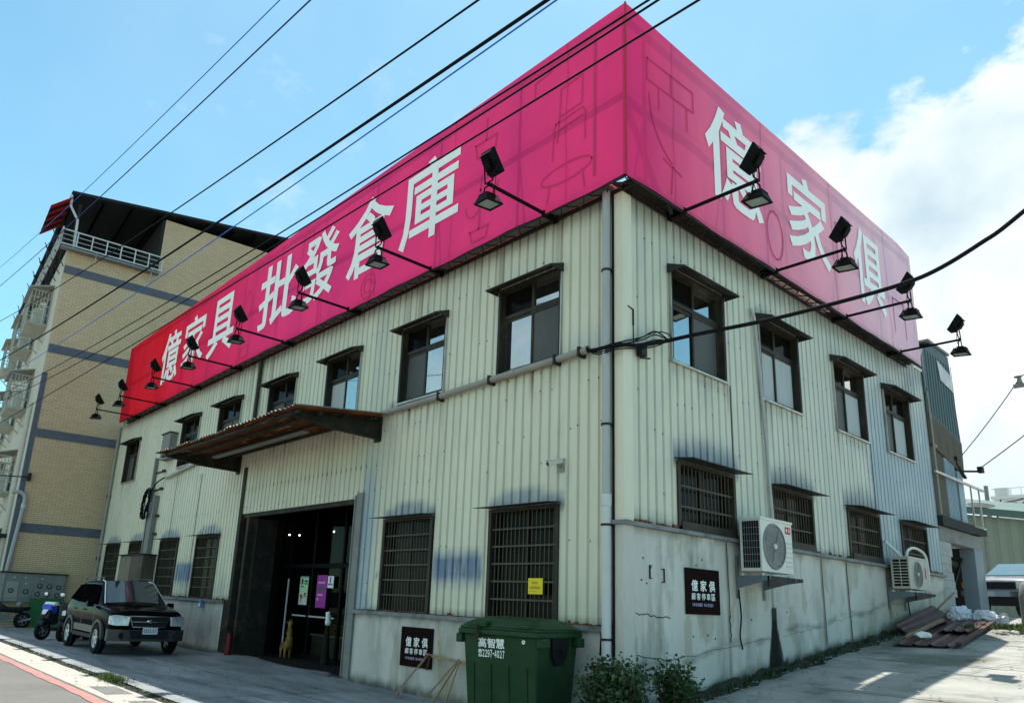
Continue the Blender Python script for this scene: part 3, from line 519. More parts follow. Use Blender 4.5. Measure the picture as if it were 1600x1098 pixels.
def streak(u, z, ups, sd):
    """rusty drips: under the window sills and the screw rows, a few from the top edge"""
    r = 0.0; q = mnoise.noise((u*11+sd, 0.3, 2)); q2 = mnoise.noise((u*5+sd, 4.1, 7))
    for (a, e) in ups:
        if a-0.05 < u < e+0.1 and 4.4 < z < 5.46: r = max(r, max(0, q)*1.5*smooth01(4.5+0.5*abs(q2), 5.44, z))
    if q2 > 0.22 and z > 5.2: r = max(r, (q2-0.22)*2.2*smooth01(5.4, 7.9, z))
    if z < 2.4: r = max(r, max(0, q-0.1)*0.9*(1-smooth01(1.38 if sd == 0 else 2.8, 2.3 if sd == 0 else 3.4, z)))
    return min(1.0, r*0.8)
def stainA(u, z):
    b = 0.0; g = 0.0; c = 0.0
    n = mnoise.noise((u*3, z*2, 0))
    b = max(b, boxmask(u, z, -4.16, -2.94, 1.92, 2.42+0.06*n, 0.12)*0.95, boxmask(u, z, -16.72, -15.48, 1.80, 2.36, 0.1))
    for (a, e) in LWA:
        t = (u-a)/(e-a)
        if -0.03 < t < 1.05:
            h = 0.10+0.22*max(0, math.sin(math.pi*min(1, max(0, t))))**0.6+0.06*n
            v = 1-smooth01(3.10+h*0.7, 3.10+h+0.06, z)
            if z > 3.04: b = max(b, v*0.62); g = max(g, v*(0.35 if z < 3.2 else 0)*(0.6+n))
    # scratches and grime at the foot of the sheet, bluer tone beside the doorway
    g = max(g, (1-smooth01(1.40, 1.52+0.05*n, z))*0.55)
    if -6.7 < u < -5.9: c = max(c, 0.65*(1-smooth01(-6.4, -5.9, u))*(1-smooth01(3.2, 4.8, z)+0.3)); g = max(g, 0.5*(n > 0.25)*(1-smooth01(2.0, 3.0, z)))
    g = max(g, 0.55*smooth01(7.55, 7.85, z))  # darker towards the top of the sheet
    if -6.2 < u < -4.9: g = max(g, 0.5*boxmask(u, z, -6.1, -5.6, 5.34, 5.42+0.1*n, 0.05))
    c = max(c, 0.35*boxmask(u, z, -1.0, 0.1, 5.3, 5.7, 0.3), 0.25*boxmask(u, z, -25, -22.9, 1.4, 2.9, 0.4))
    c = max(c, 0.5*smooth01(0.15, 0.5, n)*(1-smooth01(2.2, 3.4, z))*(0.5 if u < -12 else 0.25))
    return hard(b, u, z), min(g, 1), min(c, 1), streak(u, z, UWA, 0)
def stainShadeB(u, z):
    b = 0.0; g = 0.0; c = 0.0; n = mnoise.noise((u*3, z*2, 9))
    for i, (a, e) in enumerate(LWB):
        t = (u-a)/(e-a)
        if -0.05 < t < 1.1:
            h = 0.25+0.22*max(0, math.sin(math.pi*min(1, max(0, t*0.9))))+0.12*n
            v = 1-smooth01(3.82+h*0.3, 3.82+h+0.2, z)
            if z > 3.76: b = max(b, v*(0.75 if i == 0 else 0.35)); g = max(g, v*(0.55 if i else 0.3))
    c = max(c, 0.85*smooth01(8.72, 8.86, u)*(1-0.45*smooth01(6.0, 7.4, z)), 0.16+0.2*smooth01(0.5, 9.0, u)+0.12*n)  # whole lane wall toned darker to stand for its shade; bluer panel beyond
    b = max(b, 0.45*boxmask(u, z, 8.85, 9.9, 4.3, 5.4, 0.5), 0.35*boxmask(u, z, 11.3, 12.6, 4.2, 5.6, 0.5))
    g = max(g, 0.5*smooth01(7.35, 7.8, z), (1-smooth01(2.84, 2.98+0.06*n, z))*0.7)  # darker at the top of the sheet and along its foot
    for (a, e) in UWB: g = max(g, 0.4*boxmask(u, z, a, e, 5.22, 5.42, 0.1)*(0.6+n))
    g = max(g, 0.6*boxmask(u, z, 4.0, 4.5, 7.08, 7.2, 0.08), 0.6*boxmask(u, z, 11.2, 12.0, 6.9, 7.8, 0.2)*(n > 0))
    return hard(b, u, z), min(g, 1), min(c, 1), streak(u, z, UWB, 40)
def corrugated(F, u0, u1, z0, z1, holes, stain, name, material, parent, pitch=0.20, depth=0.036, zs=0.13):
    prof = [(0, 0), (0.07, 0), (0.14, 0), (0.152, -depth), (0.188, -depth)]
    def dep(u):
        t = (u % pitch)
        if t <= 0.14: return 0
        if t < 0.152: return -depth*(t-0.14)/0.012
        if t <= 0.188: return -depth
        return -depth*(1-(t-0.188)/0.012)
    us = {round(u0, 4), round(u1, 4)}
    k = math.floor(u0/pitch)-1
    while k*pitch < u1+pitch:
        for a, _ in prof:
            u = k*pitch+a
            if u0 < u < u1: us.add(round(u, 4))
        k += 1
    for h in holes: us |= {round(v, 4) for v in h[:2] if u0 < v < u1}
    us = sorted(us)
    zl = {round(z0, 4), round(z1, 4)} | {round(v, 4) for h in holes for v in h[2:] if z0 < v < z1}
    n = int((z1-z0)/zs)
    zl |= {round(z0+(z1-z0)*i/n, 4) for i in range(n+1)}
    zl = sorted(zl)
    V = []; A = [[], [], [], []]; ix = {}; Fc = []
    def vid(i, j):
        if (i, j) not in ix:
            ix[i, j] = len(V); V.append(F(us[i], dep(us[i]+1e-6), zl[j]))
            for q, val in enumerate(stain(us[i], zl[j])): A[q].append(val)
        return ix[i, j]
    for i in range(len(us)-1):
        uc = (us[i]+us[i+1])/2; hs = [h for h in holes if h[0] < uc < h[1]]
        for j in range(len(zl)-1):
            zc = (zl[j]+zl[j+1])/2
            if any(h[2] < zc < h[3] for h in hs): continue
            Fc.append((vid(i, j), vid(i+1, j), vid(i+1, j+1), vid(i, j+1)))
    m = MB(); m.v = V; m.f = Fc; m.mi = [0]*len(Fc)
    return m.build(name, material, parent, attrs={'stain': A[0], 'grime': A[1], 'bluish_shade': A[2], 'rust': A[3]})
WT = 8.03
holesA = [(a, b, *UZ) for a, b in UWA]+[(a, b, *LZA) for a, b in LWA]+[(DOOR[0], DOOR[1], 1.0, DOOR[2])]
holesB = [(a, b, *UZ) for a, b in UWB]+[(a, b, *LZB) for a, b in LWB]
clA = corrugated(FA, LA, -0.10, 1.385, WT, holesA, stainA, 'corrugated_wall', 'cream_cladding', WH)
clB = corrugated(FB, 0.09, LB, 2.80, WT, holesB, stainShadeB, 'corrugated_wall', 'cream_cladding', WH)
clB['label'] = 'greenish cladding with shade put into its colour, turning blue towards the far end'
# screws, part of the look of the sheets
m = MB()
for z in (1.9, 2.55, 3.75, 4.25, 4.95, 5.25, 6.15, 7.2):
    k = 0
    for i in range(118):
        u = -0.45-i*0.2+0.0
        if any(h[0]-0.05 < u < h[1]+0.05 and h[2]-0.05 < z < h[3]+0.05 for h in holesA) or random.random() < 0.72: continue
        zz = z+random.uniform(-0.02, 0.02); uu = u+random.choice((0.0, 0.06))
        m.box((uu-0.009, -0.004, zz-0.010), (uu+0.009, 0.005, zz+0.010), FA)
for z in (3.3, 4.2, 4.75, 5.2, 6.2, 7.25):
    for i in range(60):
        u = 0.35+i*0.2
        if any(h[0]-0.05 < u < h[1]+0.05 and h[2]-0.05 < z < h[3]+0.05 for h in holesB) or random.random() < 0.72: continue
        zz = z+random.uniform(-0.02, 0.02)
        m.box((u-0.010, -0.004, zz-0.011), (u+0.010, 0.005, zz+0.011), FB)
m.build('screw_heads', 'dark_steel', WH)['kind'] = 'stuff'
# flashings: corner, top, sheet seams
m = MB()
m.box((-0.15, -0.03, 2.801), (0.031, 0.031, 8.0), FA); m.box((0.0305, 0.0, 2.801), (0.19, 0.028, 8.0), FB)
m.build('corner_flashing', 'cream_flashing', WH)
m = MB(); m.box((LA-0.02, -0.05, WT-0.01), (-0.16, 0.03, WT+0.05), FA); m.build('wall_capping', 'cream_flashing', WH); m = MB(); m.box((0.2, -0.05, WT-0.01), (LB, 0.03, WT+0.05), FB)
m.build('wall_capping', 'cream_flashing', WH)
for bx in (((-17.78, -0.02, 1.39), (-17.75, 0.004, 5.4), FA), ((-15.72, -0.02, 1.39), (-15.68, 0.004, 5.0), FA), ((2.93, -0.02, 2.81), (2.96, 0.006, 5.4), FB), ((8.80, -0.02, 2.81), (8.83, 0.006, 5.43), FB)):
    m = MB(); m.box(*bx); m.build('sheet_seam', 'hood_metal', WH)
# plinth of bare concrete with its stains
def plinth(F, u0, u1, z0, z1, nm, stain, gf=None):
    nu = max(2, int((u1-u0)/0.05)); nz = max(2, int((z1-z0)/0.06)); V = []; G = []; S = []
    for j in range(nz+1):
        for i in range(nu+1):
            u = u0+(u1-u0)*i/nu; z = z0+(z1-z0)*j/nz
            V.append(F(u, 0.0+0.004*mnoise.noise((u*2, z*2, 0)), z)); a, b = stain(u, z); G.append(a); S.append(b)
    m = MB(); n = nu+1; m.v = V; m.f = [(j*n+i, j*n+i+1, (j+1)*n+i+1, (j+1)*n+i) for j in range(nz) for i in range(nu)]
    k = len(m.v)
    for (u, z) in ((u0, z0), (u1, z0), (u1, z1), (u0, z1)): m.v.append(F(u, -0.2, z)); G.append(0); S.append(0)
    m.f += [(k, k+3, k+2, k+1), (0, k, k+1, nu), (nz*n+nu, k+2, k+3, nz*n), (0, nz*n, k+3, k), (nu, k+1, k+2, nz*n+nu)]
    m.mi = [0]*len(m.f)
    return m.build(nm, 'plinth_concrete', WH, attrs={'grime': G, 'stain': S})
def gA(u, z):
    n = mnoise.noise((u*4, z*1.2, 2)); base = 0.03
    g = 0.8*(1-smooth01(base, base+0.22+0.12*n, z)) + 0.35*smooth01(1.15, 1.36, z)*(n > -0.1)
    s = 0.7*boxmask(u, z, -3.95, -2.6, 0.0, 1.3, 0.3)*(0.6+n)+0.4*(n > 0.35)
    return min(1, max(0, g)), min(1, max(0, s))
def gB(u, z):
    n = mnoise.noise((u*3, z*1.0, 4)); base = 0.25+0.129*u
    g = 0.95*(1-smooth01(base+0.02, base+0.20+0.15*n, z)) + 0.45*smooth01(2.58, 2.80, z)*(n > -0.2)
    h = z-base                                     # the black leak below the window
    wd = 0.10+0.20*(1-smooth01(0.0, 0.80, h))
    if h < 0.98: g = max(g, (1-smooth01(wd*0.55, wd, abs(u-4.05)))*1.9)
    if h < 0.12: g = max(g, (1-smooth01(0.2, 0.6, abs(u-4.1))))
    for uu, ww in ((2.62, 0.02), (4.03, 0.015), (5.95, 0.03), (7.05, 0.03), (9.05, 0.03), (10.1, 0.02)): g = max(g, 0.5*(1-smooth01(ww, ww+0.05, abs(u-uu))))
    g = max(g, 0.85*(1-smooth01(0.015, 0.07, abs(h-0.55-0.05*math.sin(u*3)+0.03*n)))*(0.4+n if u > 0.5 else 0.6))
    s = 0.6*smooth01(6.5, 9.5, u)*(1-smooth01(base+0.2, base+0.9, z)) + 0.5*(n > 0.3)
    return min(1.9, max(0, g)), min(1, max(0, s))
plinth(FA, LA, DOOR[0]-0.28, -0.15, 1.30, 'concrete_plinth', gA)
plinth(FA, DOOR[1]-0.20, -0.14, -0.15, 1.30, 'concrete_plinth', gA)
pb = plinth(FB, 0.21, LB, -0.15, 2.74, 'concrete_plinth', gB)
m = MB(); m.box((-0.14, -0.208, -0.15), (0.012, 0.03, 2.742), FA); m.build('corner_post', 'plinth_concrete', WH)
m = MB()
for (a, b) in ((LA, DOOR[0]-0.28), (DOOR[1]-0.16, -0.17)): m = MB(); m.box((a, -0.05, 1.305), (b, 0.075, 1.375), FA); m.build('wall_ledge', 'ledge_metal', WH)
m = MB(); m.box((-0.16, -0.05, 2.743), (0.09, 0.085, 2.80), FA); m.box((0.051, -0.05, 2.742), (LB+0.03, 0.08, 2.798), FB)
m.build('wall_ledge', 'ledge_metal', WH)
m = MB()                                               # ragged sheet ends over the ledge
for i in range(150):
    u = random.uniform(LA, -0.3)
    if DOOR[0]-0.3 < u < DOOR[1]+0.1: continue
    m.box((u, -0.01, 1.376), (u+random.uniform(.02, .09), 0.03, 1.385+random.uniform(.005, .045)), FA)
for i in range(120):
    u = random.uniform(0.1, LB-0.1); m.box((u, -0.01, 2.799), (u+random.uniform(.02, .08), 0.03, 2.81+random.uniform(.005, .05)), FB)
m.build('rusty_sheet_edge', 'rust_sheet', WH)['kind'] = 'stuff'
def crack(F, P, w_):
    m = MB(); n = len(P)
    for i in range(n-1):
        (u0, z0), (u1, z1) = P[i], P[i+1]; d = Vector((u1-u0, z1-z0)).normalized(); a, b = -d.y*w_/2, d.x*w_/2
        m.idx([F(u0-a, 0.0062, z0-b), F(u0+a, 0.0062, z0+b), F(u1+a, 0.0062, z1+b), F(u1-a, 0.0062, z1-b)], [(0, 1, 2, 3)])
    return m.build('crack', 'drain_dirt', WH, weld=True)
rc = random.Random(21)
def wander(u0, z0, u1, z1, n, amp): return [(u0+(u1-u0)*i/n+rc.gauss(0, amp)*(abs(z1-z0) > abs(u1-u0)), z0+(z1-z0)*i/n+rc.gauss(0, amp)*(abs(u1-u0) >= abs(z1-z0))) for i in range(n+1)]
for u, w_, f in ((2.62, 0.016, 0.55), (5.95, 0.014, 0.9), (7.05, 0.022, 1.0), (9.05, 0.016, 0.8), (10.1, 0.012, 0.7)):
    b = 0.27+0.129*u; crack(FB, wander(u, 2.72, u+0.03, 2.72-(2.72-b)*f, 14, 0.006), w_)
crack(FB, wander(0.95, 0.95, 3.9, 1.27, 26, 0.010), 0.006); crack(FB, wander(4.3, 1.30, 5.9, 1.50, 14, 0.012), 0.005); crack(FB, wander(6.2, 1.56, 8.4, 1.88, 16, 0.014), 0.005); crack(FB, wander(0.25, 1.02, 0.95, 0.95, 8, 0.01), 0.010); crack(FB, wander(0.7, 0.98, 1.35, 0.66, 9, 0.012), 0.010); crack(FB, wander(0.25, 1.58, 1.05, 1.52, 12, 0.012), 0.012); crack(FB, wander(2.63, 1.6, 2.66, 1.2, 8, 0.016), 0.022)
m = MB()
for u, z in ((0.42, 2.32), (0.38, 2.02), (0.50, 1.98), (0.60, 2.2), (1.9, 2.4), (1.74, 2.31), (4.5, 1.7), (2.2, 1.25), (2.0, 1.3), (1.62, 1.28), (3.3, 1.55)): m.disc(FB(u, 0.003, z), (1, 0, 0), 0.014, 0.012, 0.006, 8)
m.build('bolt_hole', 'drain_dirt', WH)['kind'] = 'stuff'
m = MB(); m.prism([FA(-0.40, 0.02, 1.0), FA(-0.30, 0.02, 1.0), FA(-0.315, 0.02, 2.25)], (0, -0.01, 0)); m.build('dark_wedge', 'black_paint', WH)  # flat black wedge beside the drainpipe
m = MB(); m.tube([(-0.142, -0.045, 1.0), (-0.142, -0.045, 5.2), (-0.142, -0.045, 7.85)], 0.017, 6); m.build('cable', 'cable_black', WH)  # black tube put where the shadow gap runs beside the drainpipe
m = MB(); rl = random.Random(9); L1 = []; L2 = []
for k in range(15):
    h = 1-k/14; z = 0.775+0.80*h; wd = (0.05+0.155*(1-h)**1.3)*(0.85+0.3*rl.random()); L1.append(FB(4.05-wd+rl.uniform(-.012, .012), 0.0065, z)); L2.append(FB(4.05+wd*0.8+rl.uniform(-.012, .012), 0.0065, z))
m.idx(L1+L2, [(i, i+1, 16+i, 15+i) for i in range(14)]); m.build('leak_stain', 'leak_black', WH)
# unseen shell: roof deck and the two back walls, so that daylight falls as on a real shed
m = MB(); m.box((LA+0.05, 0.06, 7.62), (-0.06, LB-0.05, 7.72)); m.build('roof', 'roof_dark', WH)
m = MB(); m.box((LA, LB-0.06, -0.1), (-0.04, LB, WT)); m.build('back_wall', 'shed_green', WH); m = MB(); m.box((LA-0.03, 0.02, -0.1), (LA+0.02, LB-0.07, WT)); m.build('back_wall', 'shed_green', WH)

def upper_window(F, u0, u1, kind):
    z0, z1 = UZ; m = MB(); t = 0.05
    m.box((u0-0.02, -0.13, z0-0.02), (u0+t-0.02, 0.035, z1), F); m.box((u1-t+0.02, -0.13, z0-0.02), (u1+0.02, 0.035, z1), F)
    m.box((u0+t-0.02, -0.13, z1-t), (u1-t+0.02, 0.035, z1+0.01), F)
    m.box((u0+t-0.02, -0.13, z0-0.02), (u1-t+0.02, -0.02, z0+0.03), F)
    zt = z1-0.50; um = (u0+u1)/2
    m.box((u0+0.03, -0.125, zt-0.035), (u1-0.03, -0.075, zt+0.035), F)
    m.box((um-0.028, -0.12, zt+0.035), (um+0.028, -0.075, z1-t), F)
    w_ = m.build('window', 'window_steel', WH)
    m = MB(); m.box((u0-0.04, -0.03, z0-0.05), (u1+0.04, 0.06, z0-0.02), F); m.box((u0-0.028, 0.0, z0-0.019), (u0-0.012, 0.045, z1-0.02), F); m.box((u1+0.012, 0.0, z0-0.019), (u1+0.028, 0.045, z1-0.02), F); m.build('sill', 'bare_metal', w_)
    m = MB()                                           # sliding sashes
    for (a, b, d) in ((u0+0.03, um+0.03, -0.112), (um-0.03, u1-0.03, -0.092)):
        m.box((a, d-0.012, z0+0.03), (a+0.045, d+0.012, zt-0.035), F); m.box((b-0.045, d-0.012, z0+0.03), (b, d+0.012, zt-0.035), F)
        m.box((a+0.045, d-0.012, z0+0.03), (b-0.045, d+0.012, z0+0.085), F); m.box((a+0.045, d-0.012, zt-0.085), (b-0.045, d+0.012, zt-0.035), F)
    m.build('sash', 'window_steel', w_)
    def pane(a, b, za, zb, d, mm):
        q = MB(); q.box((a, d-0.006, za), (b, d, zb), F); q.build('pane', mm, w_)
    pane(u0+0.03, um, zt+0.03, z1-t, -0.105, 'window_glass_dark'); pane(um, u1-0.03, zt+0.03, z1-t, -0.105, kind[0])
    pane(u0+0.07, um-0.01, z0+0.08, zt-0.08, -0.114, kind[1]); pane(um+0.01, u1-0.07, z0+0.08, zt-0.08, -0.096, kind[2])
    m = MB()                                           # bent sheet hood with two small cheeks
    a, b = u0-0.06, u1+0.04; zh = z1+0.07; D = 0.33
    pr = [F(a, 0.0, zh), F(a, D, zh-0.13), F(a, D, zh-0.15), F(a, 0.0, zh-0.018)]
    m.prism(pr, Vector(F(b, 0, 0))-Vector(F(a, 0, 0)))
    for e in (a, b-0.012): m.prism([F(e, 0.0, zh-0.019), F(e, D*0.98, zh-0.152), F(e, 0.0, zh-0.16)], Vector(F(0.012, 0, 0))-Vector(F(0, 0, 0)))
    m.build('hood', 'hood_metal', w_)
    return w_
G_, D_, S_, Cw = 'window_glass', 'window_glass_dark', 'screen_grey', 'curtain_white'
kA = [(G_, G_, S_), (G_, S_, G_), (G_, Cw, G_), (D_, S_, D_), (D_, S_, S_), (D_, D_, D_), (D_, S_, D_)]
kB = [(G_, G_, S_), (D_, Cw, Cw), (G_, S_, Cw), (D_, S_, Cw)]
for (a, b), k in zip(UWA, kA): upper_window(FA, a, b, k)
for (a, b), k in zip(UWB, kB): upper_window(FB, a, b, k)
def lower_window(F, u0, u1, z0, z1, nv, nh, deep=False):
    m = MB(); t = 0.055
    m.box((u0-0.015, -0.14, z0), (u0+t, 0.03, z1), F); m.box((u1-t, -0.14, z0), (u1+0.015, 0.03, z1), F)
    m.box((u0+t, -0.14, z1-0.05), (u1-t, 0.028, z1+0.01), F); m.box((u0+t, -0.14, z0), (u1-t, 0.02 if not deep else 0.05, z0+(0.05 if not deep else 0.13)), F)
    w_ = m.build('window', 'window_steel', WH)
    m = MB(); um = (u0+u1)/2; m.box((um-0.03, -0.125, z0+0.06), (um+0.03, -0.10, z1-0.06), F); m.build('sash', 'window_steel', w_)
    q = MB(); q.box((u0+t, -0.135, z0+0.05), (u1-t, -0.128, z1-0.05), F); q.build('pane', 'window_glass_dark', w_)
    m = MB()
    for i in range(nv):
        u = u0+t+(u1-u0-2*t)*(i+0.7)/(nv+0.4); m.box((u-0.0065, -0.035, z0+0.05), (u+0.0065, -0.02, z1-0.05), F)
    for j in range(nh):
        z = z0+0.05+(z1-z0-0.1)*(j+1)/(nh+1); m.box((u0+t, -0.019, z-0.014), (u1-t, -0.004, z+0.014), F)
    m.build('grille', 'bars', w_)
    m = MB(); m.prism([F(u0-0.06, 0.0, z1+0.045), F(u0-0.06, 0.34, z1+0.005), F(u0-0.06, 0.34, z1-0.005), F(u0-0.06, 0.0, z1+0.03)], Vector(F(u1+0.03, 0, 0))-Vector(F(u0-0.06, 0, 0))); m.build('hood', 'hood_metal', w_)
for a, b in LWA: lower_window(FA, a, b, *LZA, 15, 5)
for a, b in LWB: lower_window(FB, a, b, *LZB, 14, 2, True)

# doorway, its jambs, and the shop front set back inside
d0, d1, dz = DOOR
m = MB(); m.box((d1-0.20, -0.20, 0.0), (d1+0.03, 0.05, dz+0.10), FA); m.box((d1-0.235, -0.10, 0.0), (d1-0.201, 0.07, dz+0.05), FA); m.build('door_jamb', 'galvanised', WH)
m = MB(); m.box((d0-0.02, -0.25, 0.0), (d0+0.16, 0.03, 4.85), FA); m.build('door_pillar', 'canopy_beam', WH); m = MB(); m.box((d0+0.36, -0.30, 0.0), (d0+0.50, -0.05, dz), FA); m.build('door_pillar', 'canopy_beam', WH)
m = MB(); m.box((d0-0.30, -0.15, 0.0), (d0-0.025, 0.02, 1.39), FA); m.build('door_pillar', 'canopy_beam', WH)
m = MB(); m.box((d0+0.17, -0.12, dz-0.10), (d1-0.24, -0.03, dz+0.03), FA); m.build('door_header', 'canopy_beam', WH)
m = MB()                                               # roller shutter folded against the left jamb
for k in range(7): m.box((d0+0.52+k*0.035, -0.75-0.0*k, 0.02), (d0+0.545+k*0.035, -0.18-0.02*(k % 2), dz-0.12), FA)
m.build('folded_shutter', 'dark_steel', WH)
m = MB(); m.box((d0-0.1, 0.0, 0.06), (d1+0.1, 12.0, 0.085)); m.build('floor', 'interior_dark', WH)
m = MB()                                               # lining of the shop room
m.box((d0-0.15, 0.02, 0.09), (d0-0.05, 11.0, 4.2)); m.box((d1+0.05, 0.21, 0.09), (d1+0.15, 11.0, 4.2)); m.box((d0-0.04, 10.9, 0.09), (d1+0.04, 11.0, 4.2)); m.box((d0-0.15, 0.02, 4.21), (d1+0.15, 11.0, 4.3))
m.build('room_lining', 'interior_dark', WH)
sf = MB()
Y = 1.30
for x in (d0+0.1, -11.95, -10.70, -9.30, -8.0, d1-0.3): sf.box((x-0.04, Y-0.04, 0.09), (x+0.04, Y+0.04, 4.1))
sf.box((d0, Y-0.035, 2.28), (d1, Y+0.035, 2.38)); sf.box((d0, Y-0.035, 0.09), (d1, Y+0.035, 0.20))
SFW = sf.build('shop_front', 'black_paint', WH)
for a, b in ((d0+0.14, -11.99), (-11.91, -10.74), (-10.66, -9.34), (-9.26, -8.04), (-7.96, d1-0.34)):
    q = MB(); q.box((a, Y-0.004, 0.21), (b, Y+0.004, 2.27)); q.box((a, Y-0.004, 2.39), (b, Y+0.004, 4.08)); q.build('glass', 'shop_glass', SFW)
m = MB(); m.tube([(-11.80, 1.2, 0.3), (-11.80, 1.2, 2.0)], 0.022); m.build('door_handle', 'pvc_white', SFW)
m = MB(); m.tube([(-11.45, 1.22, 1.10), (-10.76, 1.22, 1.10)], 0.02); m.build('door_handle', 'pvc_white', SFW); m = MB(); m.tube([(-10.60, 1.22, 1.10), (-9.4, 1.22, 1.10)], 0.02); m.build('door_handle', 'pvc_white', SFW)
# canopy over the doorway
cx0, cx1, cw = -13.55, -5.86, 2.12
m = MB(); n = 220; P = []
for i in range(n+1):
    x = cx0+(cx1-cx0)*i/n; q = 0.022*math.cos(2*math.pi*x/0.16); sag = 0.035*mnoise.noise((x*0.6, 0, 3))-0.03*math.sin(math.pi*i/n)
    P += [(x, 0.0, 5.27+q), (x, -cw-0.05*mnoise.noise((x*2, 1, 1))-0.07*mnoise.noise((math.floor(x/0.7)*3.1, 5, 1)), 5.035+q+sag), (x, 0.0, 5.262+q), (x, -cw-0.05*mnoise.noise((x*2, 1, 1))-0.07*mnoise.noise((math.floor(x/0.7)*3.1, 5, 1)), 5.027+q+sag)]
m.idx(P, [(4*i, 4*i+1, 4*i+5, 4*i+4) for i in range(n)]+[(4*i+1, 4*i+3, 4*i+7, 4*i+5) for i in range(n)])
m.cur = 1; m.idx(P, [(4*i+2, 4*i+6, 4*i+7, 4*i+3) for i in range(n)]); m.mi = [0]*(2*n)+[1]*n
CAN = m.build('entrance_canopy', ['canopy_top', 'rust_sheet'], WH, smooth=40)
m = MB()
for x in (-13.05, -6.25):                              # tapered I-beams
    for (zt, zb_, hw) in ((0, 0, 0.075),):
        top = [(x, -0.0, 5.20), (x, -2.0, 4.98)]; bot = [(x, -0.0, 4.78), (x, -1.15, 4.80), (x, -2.0, 4.90)]
        m.prism([(x-0.008, 0.0, 5.20), (x-0.008, -2.0, 4.98), (x-0.008, -2.0, 4.90), (x-0.008, -1.1, 4.80), (x-0.008, 0.0, 4.78)], (0.016, 0, 0))
        m.prism([(x-hw, 0, 5.20), (x-hw, -2.0, 4.98), (x-hw, -2.0, 4.965), (x-hw, 0, 5.185)], (2*hw, 0, 0))
        m.prism([(x-hw, 0, 4.795), (x-hw, -1.1, 4.815), (x-hw, -2.0, 4.915), (x-hw, -2.0, 4.90), (x-hw, -1.1, 4.80), (x-hw, 0, 4.78)], (2*hw, 0, 0))
    m.box((x-0.11, -0.03, 4.72), (x+0.11, 0.0, 5.24))
    m.build('beam', 'canopy_beam', CAN); m = MB()
m = MB()
for k, y in enumerate((-0.35, -0.95, -1.5, -1.95)):
    zt = 5.235-0.111*abs(y)-0.032; m = MB(); m.box((cx0+0.1, y-0.03, zt-0.07), (cx1-0.15, y+0.03, zt-0.012)); m.build('purlin', 'canopy_beam', CAN)
m = MB()
m.box((-12.2, -1.12, 4.90), (-7.4, -0.98, 4.93)); m.build('light_batten', 'galvanised', CAN)
m = MB()
for i in range(80):                                    # flaking, lifted rust along the underside
    x = random.uniform(cx0+0.2, cx1-0.4); y = -random.uniform(0.1, 2.05); z = 5.235-0.111*abs(y)-0.03; s = random.uniform(0.12, 0.55)
    m.face([(x, y, z), (x+s, y-0.03, z-random.uniform(0, .03)), (x+s*0.9, y-random.uniform(.06, .22), z-random.uniform(.0, .09)), (x+0.05, y-0.07, z-0.02)])
mat('flaked_rust', (0.36, 0.17, 0.06), 0.9, 0, 0.5, 3); m.build('flaking_rust', 'flaked_rust', CAN)['kind'] = 'stuff'
# ------------------------------------------------------------------ lettering
def glyph(ch, bold=0.0):
    cu = bpy.data.curves.new('g', 'CURVE'); cu.dimensions = '2D'; cu.fill_mode = 'BOTH'; cu.bevel_depth = bold; cu.bevel_resolution = 0
    for s in G[ch].split('|'):
        pts = [tuple(map(int, q.split(','))) for q in s.split()]
        sp = cu.splines.new('POLY'); sp.points.add(len(pts)-1); sp.use_cyclic_u = True
        for p, (x, y) in zip(sp.points, pts): p.co = (x/100, y/100, 0, 1)
    o = bpy.data.objects.new('g', cu); C.objects.link(o)
    bpy.context.view_layer.update()
    dg = bpy.context.evaluated_depsgraph_get(); me = bpy.data.meshes.new_from_object(o.evaluated_get(dg))
    V = [tuple(v.co) for v in me.vertices]; F = [tuple(p.vertices) for p in me.polygons]
    bpy.data.objects.remove(o); bpy.data.meshes.remove(me)
    xs = [v[0] for v in V]; ys = [v[1] for v in V]
    return V, F, (min(xs), max(xs), min(ys), max(ys))
GC = {}
def put_glyph(mb, ch, bold, org, ux, uz, boxw=None, boxh=None):
    """lay a character with its ink filling boxw x boxh from org along ux / uz"""
    if (ch, bold) not in GC: GC[ch, bold] = glyph(ch, bold)
    V, F, (a, b, c, d) = GC[ch, bold]; org, ux, uz = Vector(org), Vector(ux), Vector(uz)
    if boxw is None: boxw = boxh*(b-a)/(d-c)
    nn = ux.cross(uz); lift = 0.004 if boxh > 0.5 else 0.0006
    mb.idx([org+ux*((v[0]-a)/(b-a)*boxw)+uz*((v[1]-c)/(d-c)*boxh)+nn*(v[2]/max(bold, 1e-3)*lift) for v in V], F)
# ------------------------------------------------------------------ billboard round the roof
BB = thing('billboard', 'huge pink fabric sign with white characters wrapped round the warehouse roof corner', 'billboard', (0.35, -0.35, 7.85))
def banner(F, pts_top, z0f, u0, u1):
    m = MB(); nu = int((u1-u0)/0.25); nz = 14; P = []
    for j in range(nz+1):
        for i in range(nu+1):
            u = u0+(u1-u0)*i/nu; zb = z0f(u); z = zb+(pts_top(u)-zb)*j/nz
            e = math.sin(math.pi*i/nu)*math.sin(math.pi*j/nz)
            P.append(F(u, 0.35+0.012*mnoise.noise((u*1.1, z*0.7, 2))*min(1, e*3), z))
    n = nu+1; m.idx(P, [(j*n+i, j*n+i+1, (j+1)*n+i+1, (j+1)*n+i) for j in range(nz) for i in range(nu)])
    return m
zb = lambda u: 7.855+0.012*math.sin(u*2.1)+0.008*math.sin(u*5.3)
banner(FA, lambda u: 10.925-0.02*max(0, (-u-23)/1.3)-0.012*abs(math.sin(u*0.65)), zb, -24.32, 0.35).build('banner', 'banner_fabric', BB, smooth=True)
bm_ = banner(FB, lambda u: 10.925-0.10*max(0, (u-10.8)/0.75)-0.012*abs(math.sin(u*0.6)), zb, -0.35, 11.55)
